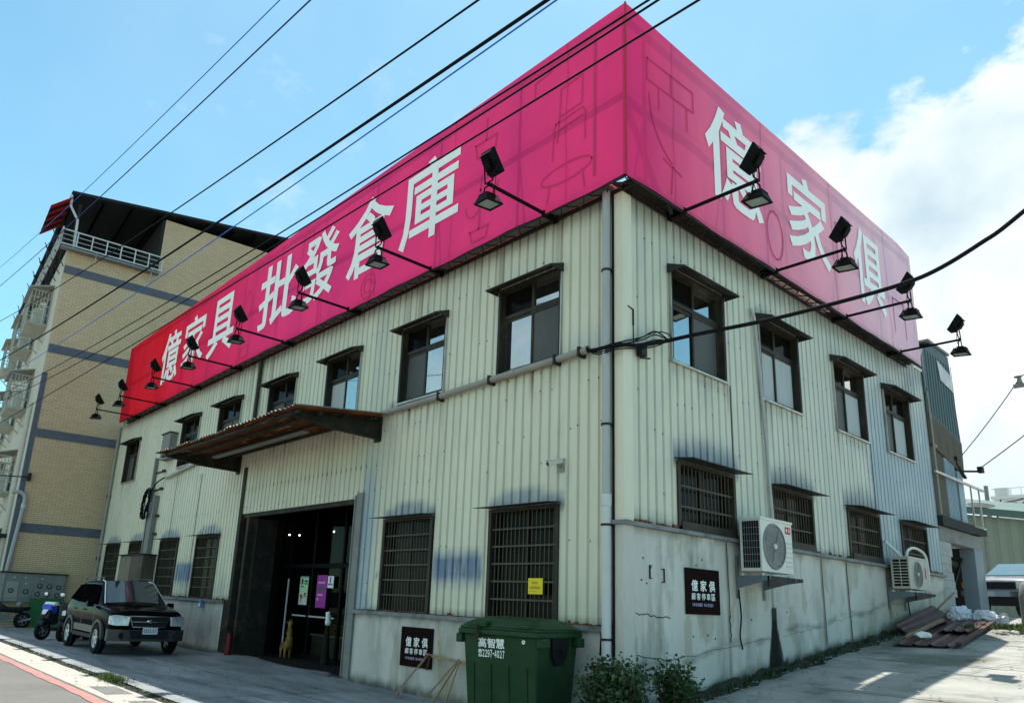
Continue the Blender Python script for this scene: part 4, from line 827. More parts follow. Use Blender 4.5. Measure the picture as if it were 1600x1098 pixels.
bm_.build('banner', 'banner_fabric', BB, smooth=True)['label'] = 'bleached paler pink side facing the lane'
m = MB()
for (ch, a, b, z0, z1) in (('億', -20.08, -18.34, 8.50, 10.39), ('家', -18.02, -16.14, 8.62, 10.40), ('具', -15.80, -13.83, 8.50, 10.40), ('批', -12.24, -10.02, 8.52, 10.38), ('發', -9.82, -8.03, 8.55, 10.38), ('倉', -7.62, -5.80, 8.52, 10.42), ('庫', -5.50, -3.58, 8.55, 10.40)):
    m = MB(); put_glyph(m, ch, 0.026, (a, -0.372, z0), (1, 0, 0), (0, 0, 1), b-a, z1-z0); m.build('character', 'sign_white', BB)
m = MB()
for (ch, a, b, z0, z1) in (('億', 1.83, 3.76, 8.55, 10.43), ('家', 4.77, 6.62, 8.55, 10.43), ('俱', 7.86, 9.52, 8.48, 10.38)):
    m = MB(); put_glyph(m, ch, 0.026, (0.372, a, z0), (0, 1, 0), (0, 0, 1), b-a, z1-z0); m.build('character', 'sign_white', BB)
def stroke(F, P, w_):
    m = MB()
    for i in range(len(P)-1):
        (u0, z0), (u1, z1) = P[i], P[i+1]; d = Vector((u1-u0, z1-z0)); L_ = d.length
        if L_ < 1e-4: continue
        d /= L_; a, b = -d.y*w_/2, d.x*w_/2; e, f = d.x*w_*0.4, d.y*w_*0.4
        m.idx([F(u0-a-e, 0.3655+0.0002*(i % 3), z0-b-f), F(u0+a-e, 0.3655+0.0002*(i % 3), z0+b-f), F(u1+a+e, 0.3655+0.0002*(i % 3), z1+b+f), F(u1-a+e, 0.3655+0.0002*(i % 3), z1-b+f)], [(0, 1, 2, 3)])
    return m
def arc(cx, cz, rx, rz, a0, a1, n=16): return [(cx+rx*math.cos(R(a0+(a1-a0)*i/n)), cz+rz*math.sin(R(a0+(a1-a0)*i/n))) for i in range(n+1)]
mat('faint_print', (0.60, 0.040, 0.145), 0.8, 0, 0.1, 2)
# faint printed line drawings of furniture: chairs, table, plants, lamp, sideboard
DR = [(FA, [(-1.05, 9.05), (-1.0, 9.55), (-0.98, 10.05), (-0.50, 10.08), (-0.52, 9.55), (-1.0, 9.52)], .03), (FA, [(-1.08, 9.42), (-0.5, 9.46), (-0.42, 9.32), (-1.15, 9.27), (-1.08, 9.42)], .03), (FA, [(-0.46, 9.32), (-0.44, 8.85)], .03), (FA, [(-1.12, 9.27), (-1.15, 8.75)], .03),
      (FA, arc(-0.85, 8.42, 0.55, 0.16, 0, 360), .03), (FA, [(-1.2, 8.32), (-1.25, 8.0)], .03), (FA, [(-0.5, 8.32), (-0.45, 8.0)], .03), (FA, [(-0.25, 8.1), (-0.25, 10.6)], .05),
      (FA, [(-2.95, 8.2), (-2.95, 9.25)], .035), (FA, arc(-2.72, 9.0, 0.23, 0.28, 180, 360), .035), (FA, arc(-3.15, 8.75, 0.2, 0.25, 180, 360), .035), (FA, [(-3.2, 8.2), (-2.7, 8.2), (-2.76, 7.98), (-3.14, 7.98), (-3.2, 8.2)], .035),
      (FA, [(-3.15, 10.0), (-2.55, 10.0), (-2.6, 9.7), (-3.1, 9.7), (-3.15, 10.0)], .035), (FA, [(-2.85, 10.0), (-2.85, 10.45)], .035), (FA, [(-1.6, 10.2), (-1.6, 10.5), (-1.2, 10.55)], .03),
      (FA, arc(-6.6, 8.2, 0.28, 0.28, 0, 360), .03), (FA, arc(-6.6, 8.2, 0.16, 0.16, 0, 300), .03), (FA, [(-9.9, 10.0), (-9.9, 10.6), (-9.4, 10.6), (-9.4, 10.0)], .03), (FA, [(-13.2, 8.3), (-12.7, 8.3), (-12.7, 8.0), (-13.2, 8.0), (-13.2, 8.3)], .03), (FA, arc(-13.0, 9.6, .25, .4, 0, 360), .03), (FA, [(-21.8, 8.6), (-21.8, 9.6), (-21.2, 9.6), (-21.2, 8.6)], .03),
      (FB, [(0.2, 10.2), (1.5, 10.25), (1.5, 9.85), (0.2, 9.8), (0.2, 10.2)], .03), (FB, [(0.5, 9.8), (0.5, 9.4)], .03), (FB, [(1.3, 9.83), (1.3, 9.4)], .03), (FB, [(0.85, 10.22), (0.85, 9.82)], .03),
      (FB, arc(1.15, 9.55, 0.9, 1.05, 180, 250), .035), (FB, [(0.6, 8.55), (1.1, 8.45)], .035), (FB, [(0.85, 8.5), (0.8, 8.0)], .03), (FB, arc(4.2, 8.6, .3, .5, 0, 360), .03), (FB, [(7.0, 9.0), (7.0, 10.0), (7.5, 10.0), (7.5, 9.0), (7.0, 9.0)], .03), (FB, [(10.0, 8.3), (10.0, 9.2), (10.7, 9.2), (10.7, 8.3)], .03)]
for F, P, w_ in DR: stroke(F, P, w_).build('line_drawing', 'faint_print', BB, weld=False)
for k in range(8): x = -21.5+k*2.95; stroke(FA, [(x+0.02*math.sin(i), 7.88+i*0.3) for i in range(11)], .014).build('seam', 'faint_print', BB)
for k in range(4): y = 0.9+k*2.95; stroke(FB, [(y+0.02*math.sin(i*1.3), 7.88+i*0.3) for i in range(11)], .014).build('seam', 'faint_print', BB)
m = MB()                                               # steel frame behind the cloth
for F, u0, u1, st in ((FA, -24.25, 0.28, 1.52), (FB, -0.28, 11.48, 1.5)):
    for z in (7.90, 9.4, 10.86): m.bar(F(u0, 0.30, z), F(u1, 0.30, z), 0.03, 0.04)
    m.bar(F(u0, 0.02, 7.90), F(u1, 0.02, 7.90), 0.04, 0.04)
    k = 0; u = u1
    while u > u0:
        m.bar(F(u, 0.28, 7.88), F(u, 0.28, 10.88), 0.04, 0.04); m.bar(F(u, -0.9, 7.72), F(u, 0.24, 9.4), 0.04, 0.04)
        u -= st*1.5; k += 1
    # zigzag lattice seen from below along the bottom edge
    u = u0; s = 0; q = 0.24
    while u < u1:
        a, b = (0.05, 0.32) if s % 2 == 0 else (0.32, 0.05)
        m.bar(F(u, a, 7.865), F(min(u+q, u1), b, 7.865), 0.016, 0.016); u += q; s += 1
    m.bar(F(u0, 0.045, 7.86), F(u1, 0.045, 7.86), 0.03, 0.03); m.bar(F(u0, 0.325, 7.845), F(u1, 0.325, 7.845), 0.028, 0.028)
m.build('frame', 'dark_steel', BB)
m = MB()                                               # closing sheet under the road side edge, with one gap left to pass sun to the ground
u = -24.2
while u < -0.1:
    v = min(u+1.22, -0.1)
    if not (-13.1 < u < -12.2): m.box((u, 0.035, 7.93+random.uniform(0, .02)), (v-0.015, 0.30, 7.945+random.uniform(0, .02)), FA)
    else: m.box((u+0.25, 0.035, 7.93), (v-0.015, 0.30, 7.945), FA)
    u = v
m.build('shading_soffit', 'galvanised', BB)
m = MB(); v = 0.1  # sheet added on the lane side to narrow the sun streak
for a, b, c, d in ((-0.1, 4.3, 0.035, 0.345), (4.32, 5.5, 0.13, 0.345), (5.52, 6.9, 0.16, 0.345), (6.92, 11.5, 0.035, 0.345)): m.box((a, c, 7.93), (b, d, 7.945), FB)
m.build('shading_soffit', 'dark_steel', BB)
m = MB(); m.bar((0.352, -0.352, 7.85), (0.352, -0.352, 10.93), 0.025, 0.025); m.build('corner_trim', 'badge_red', BB)
# ------------------------------------------------------------------ floodlight arms (local: wall at y=0, arm runs to -y)
def make_flood(label, F, u, first=None):
    loc = F(u, 0.05, 7.87); rz = 0.0 if F is FA else math.pi/2
    if first is not None:
        o = copy_tree(first); o.location = loc; o.rotation_euler = (0, 0, rz); o['label'] = label; return o
    t = thing('floodlight_arm', label, 'floodlight', loc, rz, 'floodlights on arms below the sign')
    def add(mb, nm, mt, p=t, **k):
        o = mb.build(nm, mt, None, **k); o.parent = p; BASE[o] = BASE[t]; return o
    m = MB(); m.bar((0, 0.03, 0.0), (0, -1.56, 0.0), 0.042, 0.042); m.box((-0.05, -0.02, -0.07), (0.05, 0.0, 0.07)); m.box((-0.03, -0.32, -0.05), (0.03, -0.05, 0.045))
    add(m, 'arm', 'black_paint')
    for s, (cy, cz, ang, nm) in enumerate(((-1.50, 0.38, R(54), 'lamp_head'), (-1.52, -0.30, R(-160), 'lamp_head'))):
        # head: a finned tray whose glass faces +normal; local frame (x, t, n)
        tdir = Vector((0, -math.cos(ang), math.sin(ang))) if s == 0 else Vector((0, 1, 0.10)).normalized()
        ndir = Vector((1, 0, 0)).cross(tdir)
        if s == 0 and ndir.z < 0: ndir = -ndir
        if s == 1 and ndir.z > 0: ndir = -ndir
        c0 = Vector((0, cy, cz))
        X = lambda a, b, c: tuple(c0+Vector((1, 0, 0))*a+tdir*b+ndir*c)
        hw, hl = (0.140, 0.195) if s == 0 else (0.142, 0.165)
        m = MB(); P = [X(a*hw, b*hl, 0.03) for a, b in ((-1, -1), (1, -1), (1, 1), (-1, 1))]+[X(a*hw*0.72, b*hl*0.75, -0.07) for a, b in ((-1, -1), (1, -1), (1, 1), (-1, 1))]
        m.idx(P, [(0, 1, 2, 3), (7, 6, 5, 4), (0, 4, 5, 1), (1, 5, 6, 2), (2, 6, 7, 3), (3, 7, 4, 0)])
        m.box((-hw*1.04, -hl*1.04, 0.031), (hw*1.04, -hl*0.86, 0.055), X); m.box((-hw*1.04, hl*0.86, 0.031), (hw*1.04, hl*1.04, 0.055), X)
        m.box((-hw*1.04, -hl*0.859, 0.031), (-hw*0.85, hl*0.859, 0.055), X); m.box((hw*0.85, -hl*0.859, 0.031), (hw*1.04, hl*0.859, 0.055), X)
        for k in range(7): b = hl*(-0.7+k*0.235); m.box((-hw*0.66, b-0.006, -0.10), (hw*0.66, b+0.006, -0.071), X)
        m.box((-0.06, -0.07, -0.13), (0.06, 0.07, -0.101), X)
        h = add(m, nm, 'black_paint')
        m = MB(); m.box((-hw*0.84, -hl*0.85, 0.032), (hw*0.84, hl*0.85, 0.040), X); add(m, 'lens', 'lens', h)
        m = MB()                                       # U bracket back to the arm
        for e in (-1, 1): m.bar((e*(hw+0.015), cy, cz), (e*(hw+0.015)*0.55, -1.53, 0.03 if s == 0 else -0.03), 0.022, 0.012)
        m.bar((-(hw+0.015)*0.56, -1.53, 0.03 if s == 0 else -0.03), ((hw+0.015)*0.56, -1.53, 0.03 if s == 0 else -0.03), 0.022, 0.012)
        add(m, 'bracket', 'black_paint')
    m = MB(); m.tube([(0.02, -1.50, 0.30), (0.09, -1.46, 0.18), (0.06, -1.45, 0.02), (0.08, -1.47, -0.1), (0.0, -1.5, -0.2)], 0.006, 5); add(m, 'lead', 'cable_black')
    return t
LBL = ['largest floodlight arm, nearest the sign corner and beside the character 庫', 'floodlight arm in front of the white character 倉', 'floodlight arm in front of the white character 批', 'floodlight arm below the white character 具', 'floodlight arm in front of the first characters on the red end, below 億', 'floodlight arm against the plain red end of the sign beyond 億', 'floodlight arm half against red sign and half against tan brick', 'farthest floodlight arm, wholly against the tan brick wall']
fl0 = make_flood(LBL[0], FA, -1.33)
for i in range(1, 8): make_flood(LBL[i], FA, (-1.33, -4.36, -7.36, -10.52, -13.66, -16.68, -19.95, -22.75)[i], fl0)
for u, lb in ((1.17, 'floodlight arm on the lane side in front of the character 億'), (4.19, 'floodlight arm on the lane side between the characters 家 and 俱'), (7.23, 'floodlight arm on the lane side crossing the sign\'s far edge below 俱'), (10.22, 'floodlight arm on the lane side reaching past the sign into open sky')): make_flood(lb, FB, u, fl0)

# ------------------------------------------------------------------ pipes and cables on the walls
t = thing('drainpipe', 'tall grey plastic drainpipe down the near corner of the warehouse', 'drainpipe', (-0.225, -0.10, 0.0))
m = MB(); m.tube([(-0.225, -0.10, 3.12), (-0.225, -0.10, 7.9)], 0.062, 12); m.build('upper_pipe', 'pipe_grey', t, smooth=50)
m = MB(); m.tube([(-0.222, -0.10, 0.02), (-0.222, -0.10, 3.11)], 0.067, 12); m.disc((-0.222, -0.10, 3.0), (0, 0, 1), 0.075, 0.075, 0.16); m.build('lower_pipe', 'pvc_white', t, smooth=50)
for z in (1.2, 2.72, 4.15, 6.55): m = MB(); m.disc((-0.224, -0.10, z), (0, 0, 1), 0.078, 0.078, 0.03); m.box((-0.30, -0.09, z), (-0.15, -0.002, z+0.03)); m.build('clip', 'dark_steel', t)
def wallpipe(label, pts, r, mt, clips=(), nm='wall_pipe'):
    t = thing(nm, label, 'pipe', pts[0]); m = MB(); m.tube(pts, r, 10); m.build('pipe', mt, t, smooth=50)
    if clips:
        for p in clips: m = MB(); m.box((p[0]-0.02, p[1]-r*1.3, p[2]-r*1.5), (p[0]+0.02, 0.0, p[2]+r*1.2)); m.build('clip', 'dark_steel', t)
    return t
cp = wallpipe('taupe conduit pipe running level below the upper windows to the corner', [(-6.05, -0.09, 5.275), (-4.2, -0.09, 5.30), (-2.6, -0.09, 5.345), (-1.3, -0.09, 5.37), (-0.62, -0.09, 5.385)], 0.058, 'pipe_taupe', [(-4.15, -0.09, 5.30), (-2.75, -0.09, 5.34), (-1.22, -0.09, 5.37), (-0.72, -0.09, 5.38)], 'conduit_pipe')
m = MB(); m.disc((-0.62, -0.09, 5.385), (1, 0, 0.02), 0.066, 0.066, 0.04, r_in=0.05); m.disc((-2.25, -0.09, 5.35), (1, 0, 0.03), 0.066, 0.066, 0.12); m.build('collar', 'pipe_taupe', cp)
wallpipe('dark brown downpipe from the sign down to the canopy', [(-12.30, -0.07, 5.25), (-12.30, -0.07, 7.85)], 0.055, 'hood_metal', nm='downpipe')
wallpipe('thin taupe pipe down the warehouse edge beside the brick building', [(-25.0, -0.08, 0.05), (-25.0, -0.08, 7.8)], 0.06, 'pipe_taupe', [(-25.0, -0.08, 2.6), (-25.0, -0.08, 5.0)], nm='downpipe')
def P_B(pts): return [FB(*p) for p in pts]
t = thing('downpipe', 'slim pale pipe beside the second window on the lane wall', 'pipe', FB(3.85, 0.04, 2.9))
m = MB(); m.tube(P_B([(3.72, 0.05, 7.05), (3.80, 0.06, 6.9), (3.85, 0.05, 6.55), (3.93, 0.05, 5.7), (4.02, 0.05, 4.5), (4.08, 0.05, 3.3), (4.08, 0.05, 2.85)]), 0.03, 8); m.build('pipe', 'pipe_grey', t, smooth=50)
# overhead service cable coming in at the corner
def curve_pts(P, n):
    """Catmull-Rom through P"""
    P = [Vector(p) for p in P]; Q = [P[0]*2-P[1]]+P+[P[-1]*2-P[-2]]; o = []
    for i in range(1, len(Q)-2):
        for k in range(n):
            t = k/n; a, b, c, d = Q[i-1:i+3]
            o.append(0.5*((2*b)+(c-a)*t+(2*a-5*b+4*c-d)*t*t+(3*b-a-3*c+d)*t**3))
    return o+[P[-1]]
SD = [(0.15, 0.9, 5.62), (0.55, 1.11, 5.69), (1.43, 1.58, 5.82), (2.19, 1.98, 5.98), (2.91, 2.36, 6.16), (3.34, 2.59, 6.33), (3.84, 2.85, 6.66), (4.33, 3.11, 7.07), (6.2, 4.1, 8.9), (9.0, 5.6, 12.4)]
m = MB(); m.tube(curve_pts([(-0.62, -0.09, 5.385), (-0.42, -0.13, 5.33), (0.02, -0.13, 5.31), (0.12, 0.25, 5.38)]+SD[:1], 6)+curve_pts(SD, 6)[1:], 0.030, 8)
single(m, 'service_cable', 'cable_black', 'thick black cable sweeping from the warehouse corner up across the lane', 'cable', smooth=True)
t = thing('cable_bundle', 'loops of thin black cable tied in at the warehouse corner', 'cable', (0, 0, 5.3))
m = MB()
for k, (dz1, dz2, rr) in enumerate(((0.02, 0.10, 0.011), (-0.05, 0.0, 0.012), (-0.02, 0.06, 0.010), (-0.08, -0.07, 0.010))):
    m.tube(curve_pts([(-0.60, -0.09, 5.385), (-0.36, -0.13, 5.33+dz1), (0.03, -0.14, 5.32+dz1), (0.12, 0.3, 5.42+dz2), (0.13, 0.62, 5.56+dz2*1.4), (0.17, 0.93, 5.63)], 6), rr, 6)
m.tube(curve_pts([(0.12, 0.1, 5.40), (0.10, 0.45, 5.60), (0.10, 0.80, 5.75), (0.14, 0.98, 5.74), (0.17, 0.97, 5.63), (0.16, 0.85, 5.60)], 6), 0.009, 6)
m.build('cable', 'cable_black', t, smooth=True)
m = MB(); m.bar((0.04, 0.20, 5.70), (0.04, 0.20, 5.95), 0.02, 0.02); m.bar((0.04, 0.20, 5.36), (0.04, 0.20, 5.7), 0.012, 0.012); m.bar((0.03, 0.08, 5.98), (0.04, 0.21, 5.95), 0.015, 0.015); m.box((0.02, 0.30, 5.25), (0.12, 0.42, 5.42)); m.bar((0.06, 0.33, 5.22), (0.08, 0.55, 5.26), 0.02, 0.02); m.build('wall_hook', 'dark_steel', t)
# street cables running past the building
import numpy as np
WIRES = [('thin pale blue cable highest of the cables across the sky', [(-1.89, 9.42), (-6.98, 10.22), (-11.19, 10.91), (-27.45, 13.92)], 0.010, 'cable_bright_blue'),
 ('dark blue cable just below the highest pale cable across the sky', [(-0.89, 8.73), (-4.2, 9.23), (-10.75, 10.17), (-26.06, 12.67)], 0.014, 'cable_blue'),
 ('dark cable crossing the brick building roof near its terrace', [(2.36, 6.48), (0.48, 6.72), (-2.0, 7.06), (-5.26, 7.54), (-8.92, 8.08), (-16.89, 9.4), (-23.73, 10.58)], 0.013, 'cable_black'),
 ('thickest black street cable, crossing the terrace railing corner', [(3.13, 5.94), (0.57, 6.13), (-1.82, 6.39), (-5.7, 6.77), (-13.96, 7.71), (-21.54, 8.62)], 0.020, 'cable_black'),
 ('thin blue cable just below the thickest black street cable', [(3.23, 5.87), (1.05, 5.96), (-1.75, 6.15), (-5.62, 6.45), (-12.68, 7.01), (-20.62, 7.79)], 0.009, 'cable_bright_blue'),
 ('cable running just along the top edge of the pink sign', [(3.98, 5.35), (2.13, 5.36), (-1.31, 5.56), (-8.31, 6.1), (-19.87, 7.13)], 0.010, 'cable_black'),
 ('black cable crossing the sign\'s top corner below the topmost edge cable', [(3.91, 5.33), (2.14, 5.29), (-0.66, 5.34), (-8.21, 5.93), (-19.59, 6.87)], 0.010, 'cable_black'),
 ('lowest street cable, crossing the pink sign face above the character 庫', [(4.39, 5.07), (2.57, 5.12), (0.72, 5.2), (-1.55, 5.30), (-7.98, 5.55), (-15.77, 5.92)], 0.010, 'cable_black')]
for lb, P, r, mt in WIRES:
    c = np.polyfit([p[0] for p in P], [p[1] for p in P], 2)
    m = MB(); m.tube([(x, -5.0, float(np.polyval(c, x))) for x in [12-1.5*k for k in range(34)]], r*0.8, 6)
    single(m, 'street_cable', mt, lb, 'cable', 'cables strung along the road', smooth=True)
# ------------------------------------------------------------------ wall fittings, road side
t = thing('cable_tray', 'upright steel cable tray on the wall above the brown cabinet', 'cable tray', (-19.5, -0.1, 2.65))
m = MB(); m.box((-19.95, 0.005, 2.66), (-19.86, 0.12, 5.95), FA); m.box((-19.80, 0.005, 2.66), (-19.32, 0.05, 4.6), FA); m.box((-19.32, 0.005, 2.66), (-19.22, 0.16, 4.6), FA); m.box((-19.75, 0.06, 2.7), (-19.40, 0.12, 4.4), FA); m.build('tray', 'galvanised', t)
for z in (3.3, 3.9, 4.8, 5.4): m = MB(); m.box((-20.15, 0.005, z), (-19.0, 0.03, z+0.05), FA); m.box((-19.15, 0.03, z-0.02), (-18.95, 0.09, z+0.06), FA); m.build('bracket', 'dark_steel', t)
t = thing('cable_coil', 'tangled black cable coil hanging on the wall left of the canopy', 'cable coil', (-19.75, -0.2, 4.4))
m = MB()
for k in range(9):
    ph = random.uniform(0, 6); rx, rz = random.uniform(.22, .36), random.uniform(.33, .48); ox, oz = random.uniform(-.06, .06), random.uniform(-.08, .08)
    m.tube([(-19.80+ox+rx*math.cos(a*math.pi/12+ph), -0.22-0.05*k/9-0.03*math.sin(a+k), 4.36+oz+rz*math.sin(a*math.pi/12+ph)+0.10*math.cos(a*math.pi/12+ph)) for a in range(25)], 0.017, 6)
m.build('coil', 'cable_black', t, smooth=True)
m = MB(); m.tube(curve_pts([(-19.6, -0.2, 4.7), (-19.3, -0.16, 5.0), (-18.8, -0.10, 5.15), (-18.4, -0.08, 5.16)], 6), 0.022, 6); m.build('lead', 'cable_black', t, smooth=True)
wallpipe('pale conduit elbow rising from the cable coil under the canopy', [(-18.6, -0.08, 5.14), (-18.2, -0.08, 5.18), (-16.2, -0.08, 5.36), (-15.9, -0.08, 5.36)], 0.05, 'pipe_grey', nm='conduit_pipe')
t = thing('wall_cabinet', 'brown metal cabinet on the wall behind the black car', 'cabinet', (-19.9, -0.3, 1.65))
m = MB(); m.box((-21.0, 0.02, 1.66), (-18.65, 0.42, 2.62), FA); m.build('case', 'old_brown', t, bevel=0.01)
m = MB(); m.box((-20.95, 0.421, 1.70), (-19.75, 0.435, 2.58), FA); m.build('door', 'cabinet_tan', t)
m = MB(); m.box((-21.05, 0.0, 2.622), (-18.6, 0.50, 2.65), FA); m.build('lid', 'dark_steel', t)
t = thing('wall_duct_box', 'grey sheet metal vent box on the wall above the far end of the canopy', 'vent box', (-18.9, -0.2, 6.0))
m = MB(); m.box((-19.10, 0.0, 5.75), (-18.35, 0.24, 6.62), FA); m.build('case', 'galvanised', t)
m = MB(); m.box((-19.15, 0.0, 6.622), (-18.30, 0.29, 6.65), FA); m.build('lid', 'dark_steel', t)
t = thing('security_camera', 'small cream security camera on the wall between upper and lower windows', 'camera', FA(-1.18, 0.03, 3.74))
m = MB(); m.bar(FA(-1.13, 0.02, 3.76), FA(-1.22, 0.24, 3.68), 0.075, 0.075); m.build('body', 'cctv_white', t, bevel=0.006)
m = MB(); m.bar(FA(-1.12, 0.0, 3.78), FA(-1.24, 0.27, 3.725), 0.10, 0.012); m.build('sunshade', 'cctv_white', t)
m = MB(); m.bar(FA(-1.16, 0.0, 3.64), FA(-1.16, 0.10, 3.70), 0.03, 0.03); m.box((-1.22, -0.005, 3.58), (-1.10, 0.025, 3.70), FA); m.build('bracket', 'pipe_taupe', t)
m = MB(); m.disc(FA(-1.222, 0.242, 3.678), Vector(FA(-0.09, 0.22, -0.08)), 0.028, 0.028, 0.012, 12); m.build('lens', 'ink_black', t)
t = thing('notice', 'small yellow paper notice tied to the bars above the dumpster', 'notice', FA(-1.65, 0.01, 1.9))
m = MB(); m.box((-1.80, 0.0, 1.775), (-1.50, 0.008, 2.01), FA); m.build('paper', 'notice_yellow', t)
m = MB()
for z, a, b in ((1.945, -1.72, -1.60), (1.87, -1.76, -1.55)):
    x = a
    while x < b: w_ = random.uniform(.014, .03); m.box((x, 0.0085, z-0.02), (min(x+w_, b), 0.0095, z+random.uniform(.01, .025)), FA); x += w_+0.008
m.box((-1.76, 0.0085, 1.815), (-1.62, 0.0095, 1.823), FA); m.build('writing', 'notice_brown', t)
def parking_board(label, F, u0, z0, tilt):
    t = thing('parking_sign', label, 'sign', F(u0, 0.01, z0), 0, 'parking signs on the plinth')
    W_, H_ = 0.92, 0.665; c, s = math.cos(tilt), math.sin(tilt)
    X = lambda a, d, b: F(u0+a*c-b*s, d, z0+a*s+b*c)
    m = MB(); m.box((0, 0.012, 0), (W_, 0.024, H_), X); m.build('board', 'maroon_board', t)
    ux = Vector(X(1, 0, 0))-Vector(X(0, 0, 0)); uz = Vector(X(0, 0, 1))-Vector(X(0, 0, 0))
    m = MB()
    for i, ch in enumerate('億家俱'): put_glyph(m, ch, 0.03, X(0.15+i*0.235, 0.0265, 0.335), ux, uz, 0.17, 0.165)
    for i, ch in enumerate('顧客停車區'): put_glyph(m, ch, 0.018, X(0.145+i*0.134, 0.0265, 0.21), ux, uz, 0.105, 0.10)
    m.build('lettering', 'sign_white', t)
    m = MB(); x = 0.165
    for ch in '(非本店顧客 每小時200)':
        if ch == ' ': x += 0.03; continue
        wd = 0.022 if ch in '()0123456789' else 0.046
        put_glyph(m, ch, 0.015, X(x, 0.0265, 0.115), ux, uz, wd*0.9, 0.05); x += wd+0.004
    m.build('small_lettering', 'lavender_paint', t)
parking_board('dark maroon parking sign on the road side plinth beside the dumpster', FA, -4.955, 0.475, 0.004)
parking_board('dark maroon parking sign on the lane side wall beside the shrubs', FB, 1.42, 1.592, 0.004)
for (u, z, h) in ((0.56, 2.06, 0.16), (0.90, 2.02, 0.17)):
    m = MB()
    e = 1 if u < 0.7 else -1
    m.box((u, 0.0, z), (u+0.012, 0.022, z+h), FB); m.box((min(u, u+e*0.05), 0.0, z+h), (max(u+0.012, u+e*0.05), 0.022, z+h+0.012), FB); m.box((min(u, u+e*0.05), 0.0, z-0.012), (max(u+0.012, u+e*0.05), 0.022, z), FB); m.build('wall_bracket', 'dark_steel', WH)
# ------------------------------------------------------------------ air conditioners on brackets
def air_con(label, y0, y1, z0, z1, x0, x1, body, styled):
    t = thing('air_conditioner', label, 'air conditioner', (x0, (y0+y1)/2, z0), 0, 'air conditioners on the lane wall')
    m = MB(); m.box((x0, y0, z0+0.02), (x1, y1, z1)); m.box((x0-0.012, y0-0.015, z1-0.035), (x1+0.015, y1+0.012, z1+0.006)); m.build('case', body, t, bevel=0.008)
    m = MB(); m.box((x0+0.05, y0-0.006, z0+0.07), (x1-0.03, y0-0.001, z1-0.06)); m.build('coil', 'fin_black', t)
    m = MB()
    nv, nh = (6, 6) if styled else (1, 8)
    for i in range(1, nv+1): x = x0+0.05+(x1-x0-0.08)*i/(nv+1); m.box((x-0.002*(1 if styled else 4), y0-0.014, z0+0.07), (x+0.002*(1 if styled else 4), y0-0.010, z1-0.06))
    for j in range(1, nh+1): z = z0+0.07+(z1-z0-0.13)*j/(nh+1); r = 0.003 if styled else 0.008; m.box((x0+0.05, y0-0.010, z-r), (x1-0.03, y0-0.0065, z+r))
    m.build('coil_guard', 'wire_grey' if styled else body, t)
    cy, cz, r = y0+(y1-y0)*0.40, (z0+z1)/2-0.005, (z1-z0)*0.40
    m = MB(); m.disc((x1+0.001, cy, cz), (1, 0, 0), r*1.07, r*1.02, 0.022, 40, r_in=r*0.98); m.build('fan_ring', 'fan_grey' if styled else body, t, smooth=50)
    m = MB(); m.disc((x1+0.002, cy, cz), (1, 0, 0), r*0.975, r*0.975, 0.004, 40); m.build('fan_opening', 'meter_grey' if styled else 'fan_grey', t)
    m = MB()
    for k in range(3):
        a = k*2*math.pi/3+0.5; P = []
        for (rr, da) in ((0.15, -0.5), (0.9, -0.25), (0.94, 0.55), (0.2, 0.5)): P.append((x1+0.010+0.006*(da > 0), cy+r*rr*math.cos(a+da), cz+r*rr*math.sin(a+da)))
        m.prism(P, (0.003, 0, 0))
    m.build('fan_blade', 'fan_grey', t)
    m = MB(); m.disc((x1+0.012, cy, cz), (1, 0, 0), r*0.15, r*0.12, 0.02, 20); m.build('fan_hub', 'cctv_white', t)
    m = MB()
    for k in range(1, 9): m.disc((x1+0.020, cy, cz), (1, 0, 0), r*k/8.4, r*k/8.4, 0.003, 40, r_in=r*k/8.4-0.004)
    for k in range(16): a = k*math.pi/8; m.bar((x1+0.026, cy+r*.12*math.cos(a), cz+r*.12*math.sin(a)), (x1+0.026, cy+r*math.cos(a), cz+r*math.sin(a)), 0.004, 0.004)
    m.build('fan_guard', 'wire_grey', t)
    yb = y0+(y1-y0)*0.85
    if styled:
        m = MB(); m.box((x1+0.001, yb-0.075, z1-0.20), (x1+0.006, yb+0.10, z1-0.085)); m.build('badge', 'badge_red', t)
        m = MB(); m.disc((x1+0.0065, yb+0.045, z1-0.14), (1, 0, 0), 0.03, 0.03, 0.001, 14, r_in=0.017); m.box((x1+0.0065, yb-0.06, z1-0.165), (x1+0.0075, yb-0.02, z1-0.115)); m.build('badge_mark', 'ac_white', t)
        m = MB()
        for k in range(6): z = z1-0.33-k*0.075; m.prism([(x1+0.001, yb-0.09, z), (x1+0.014, yb-0.09, z-0.012), (x1+0.001, yb-0.09, z-0.03)], (0, 0.2, 0))
        m.build('louvre', 'ac_white', t)
    else:
        m = MB(); m.box((x1+0.001, yb-0.02, z1-0.42), (x1+0.004, yb+0.04, z1-0.18)); m.build('badge', 'badge_red', t)
    return t
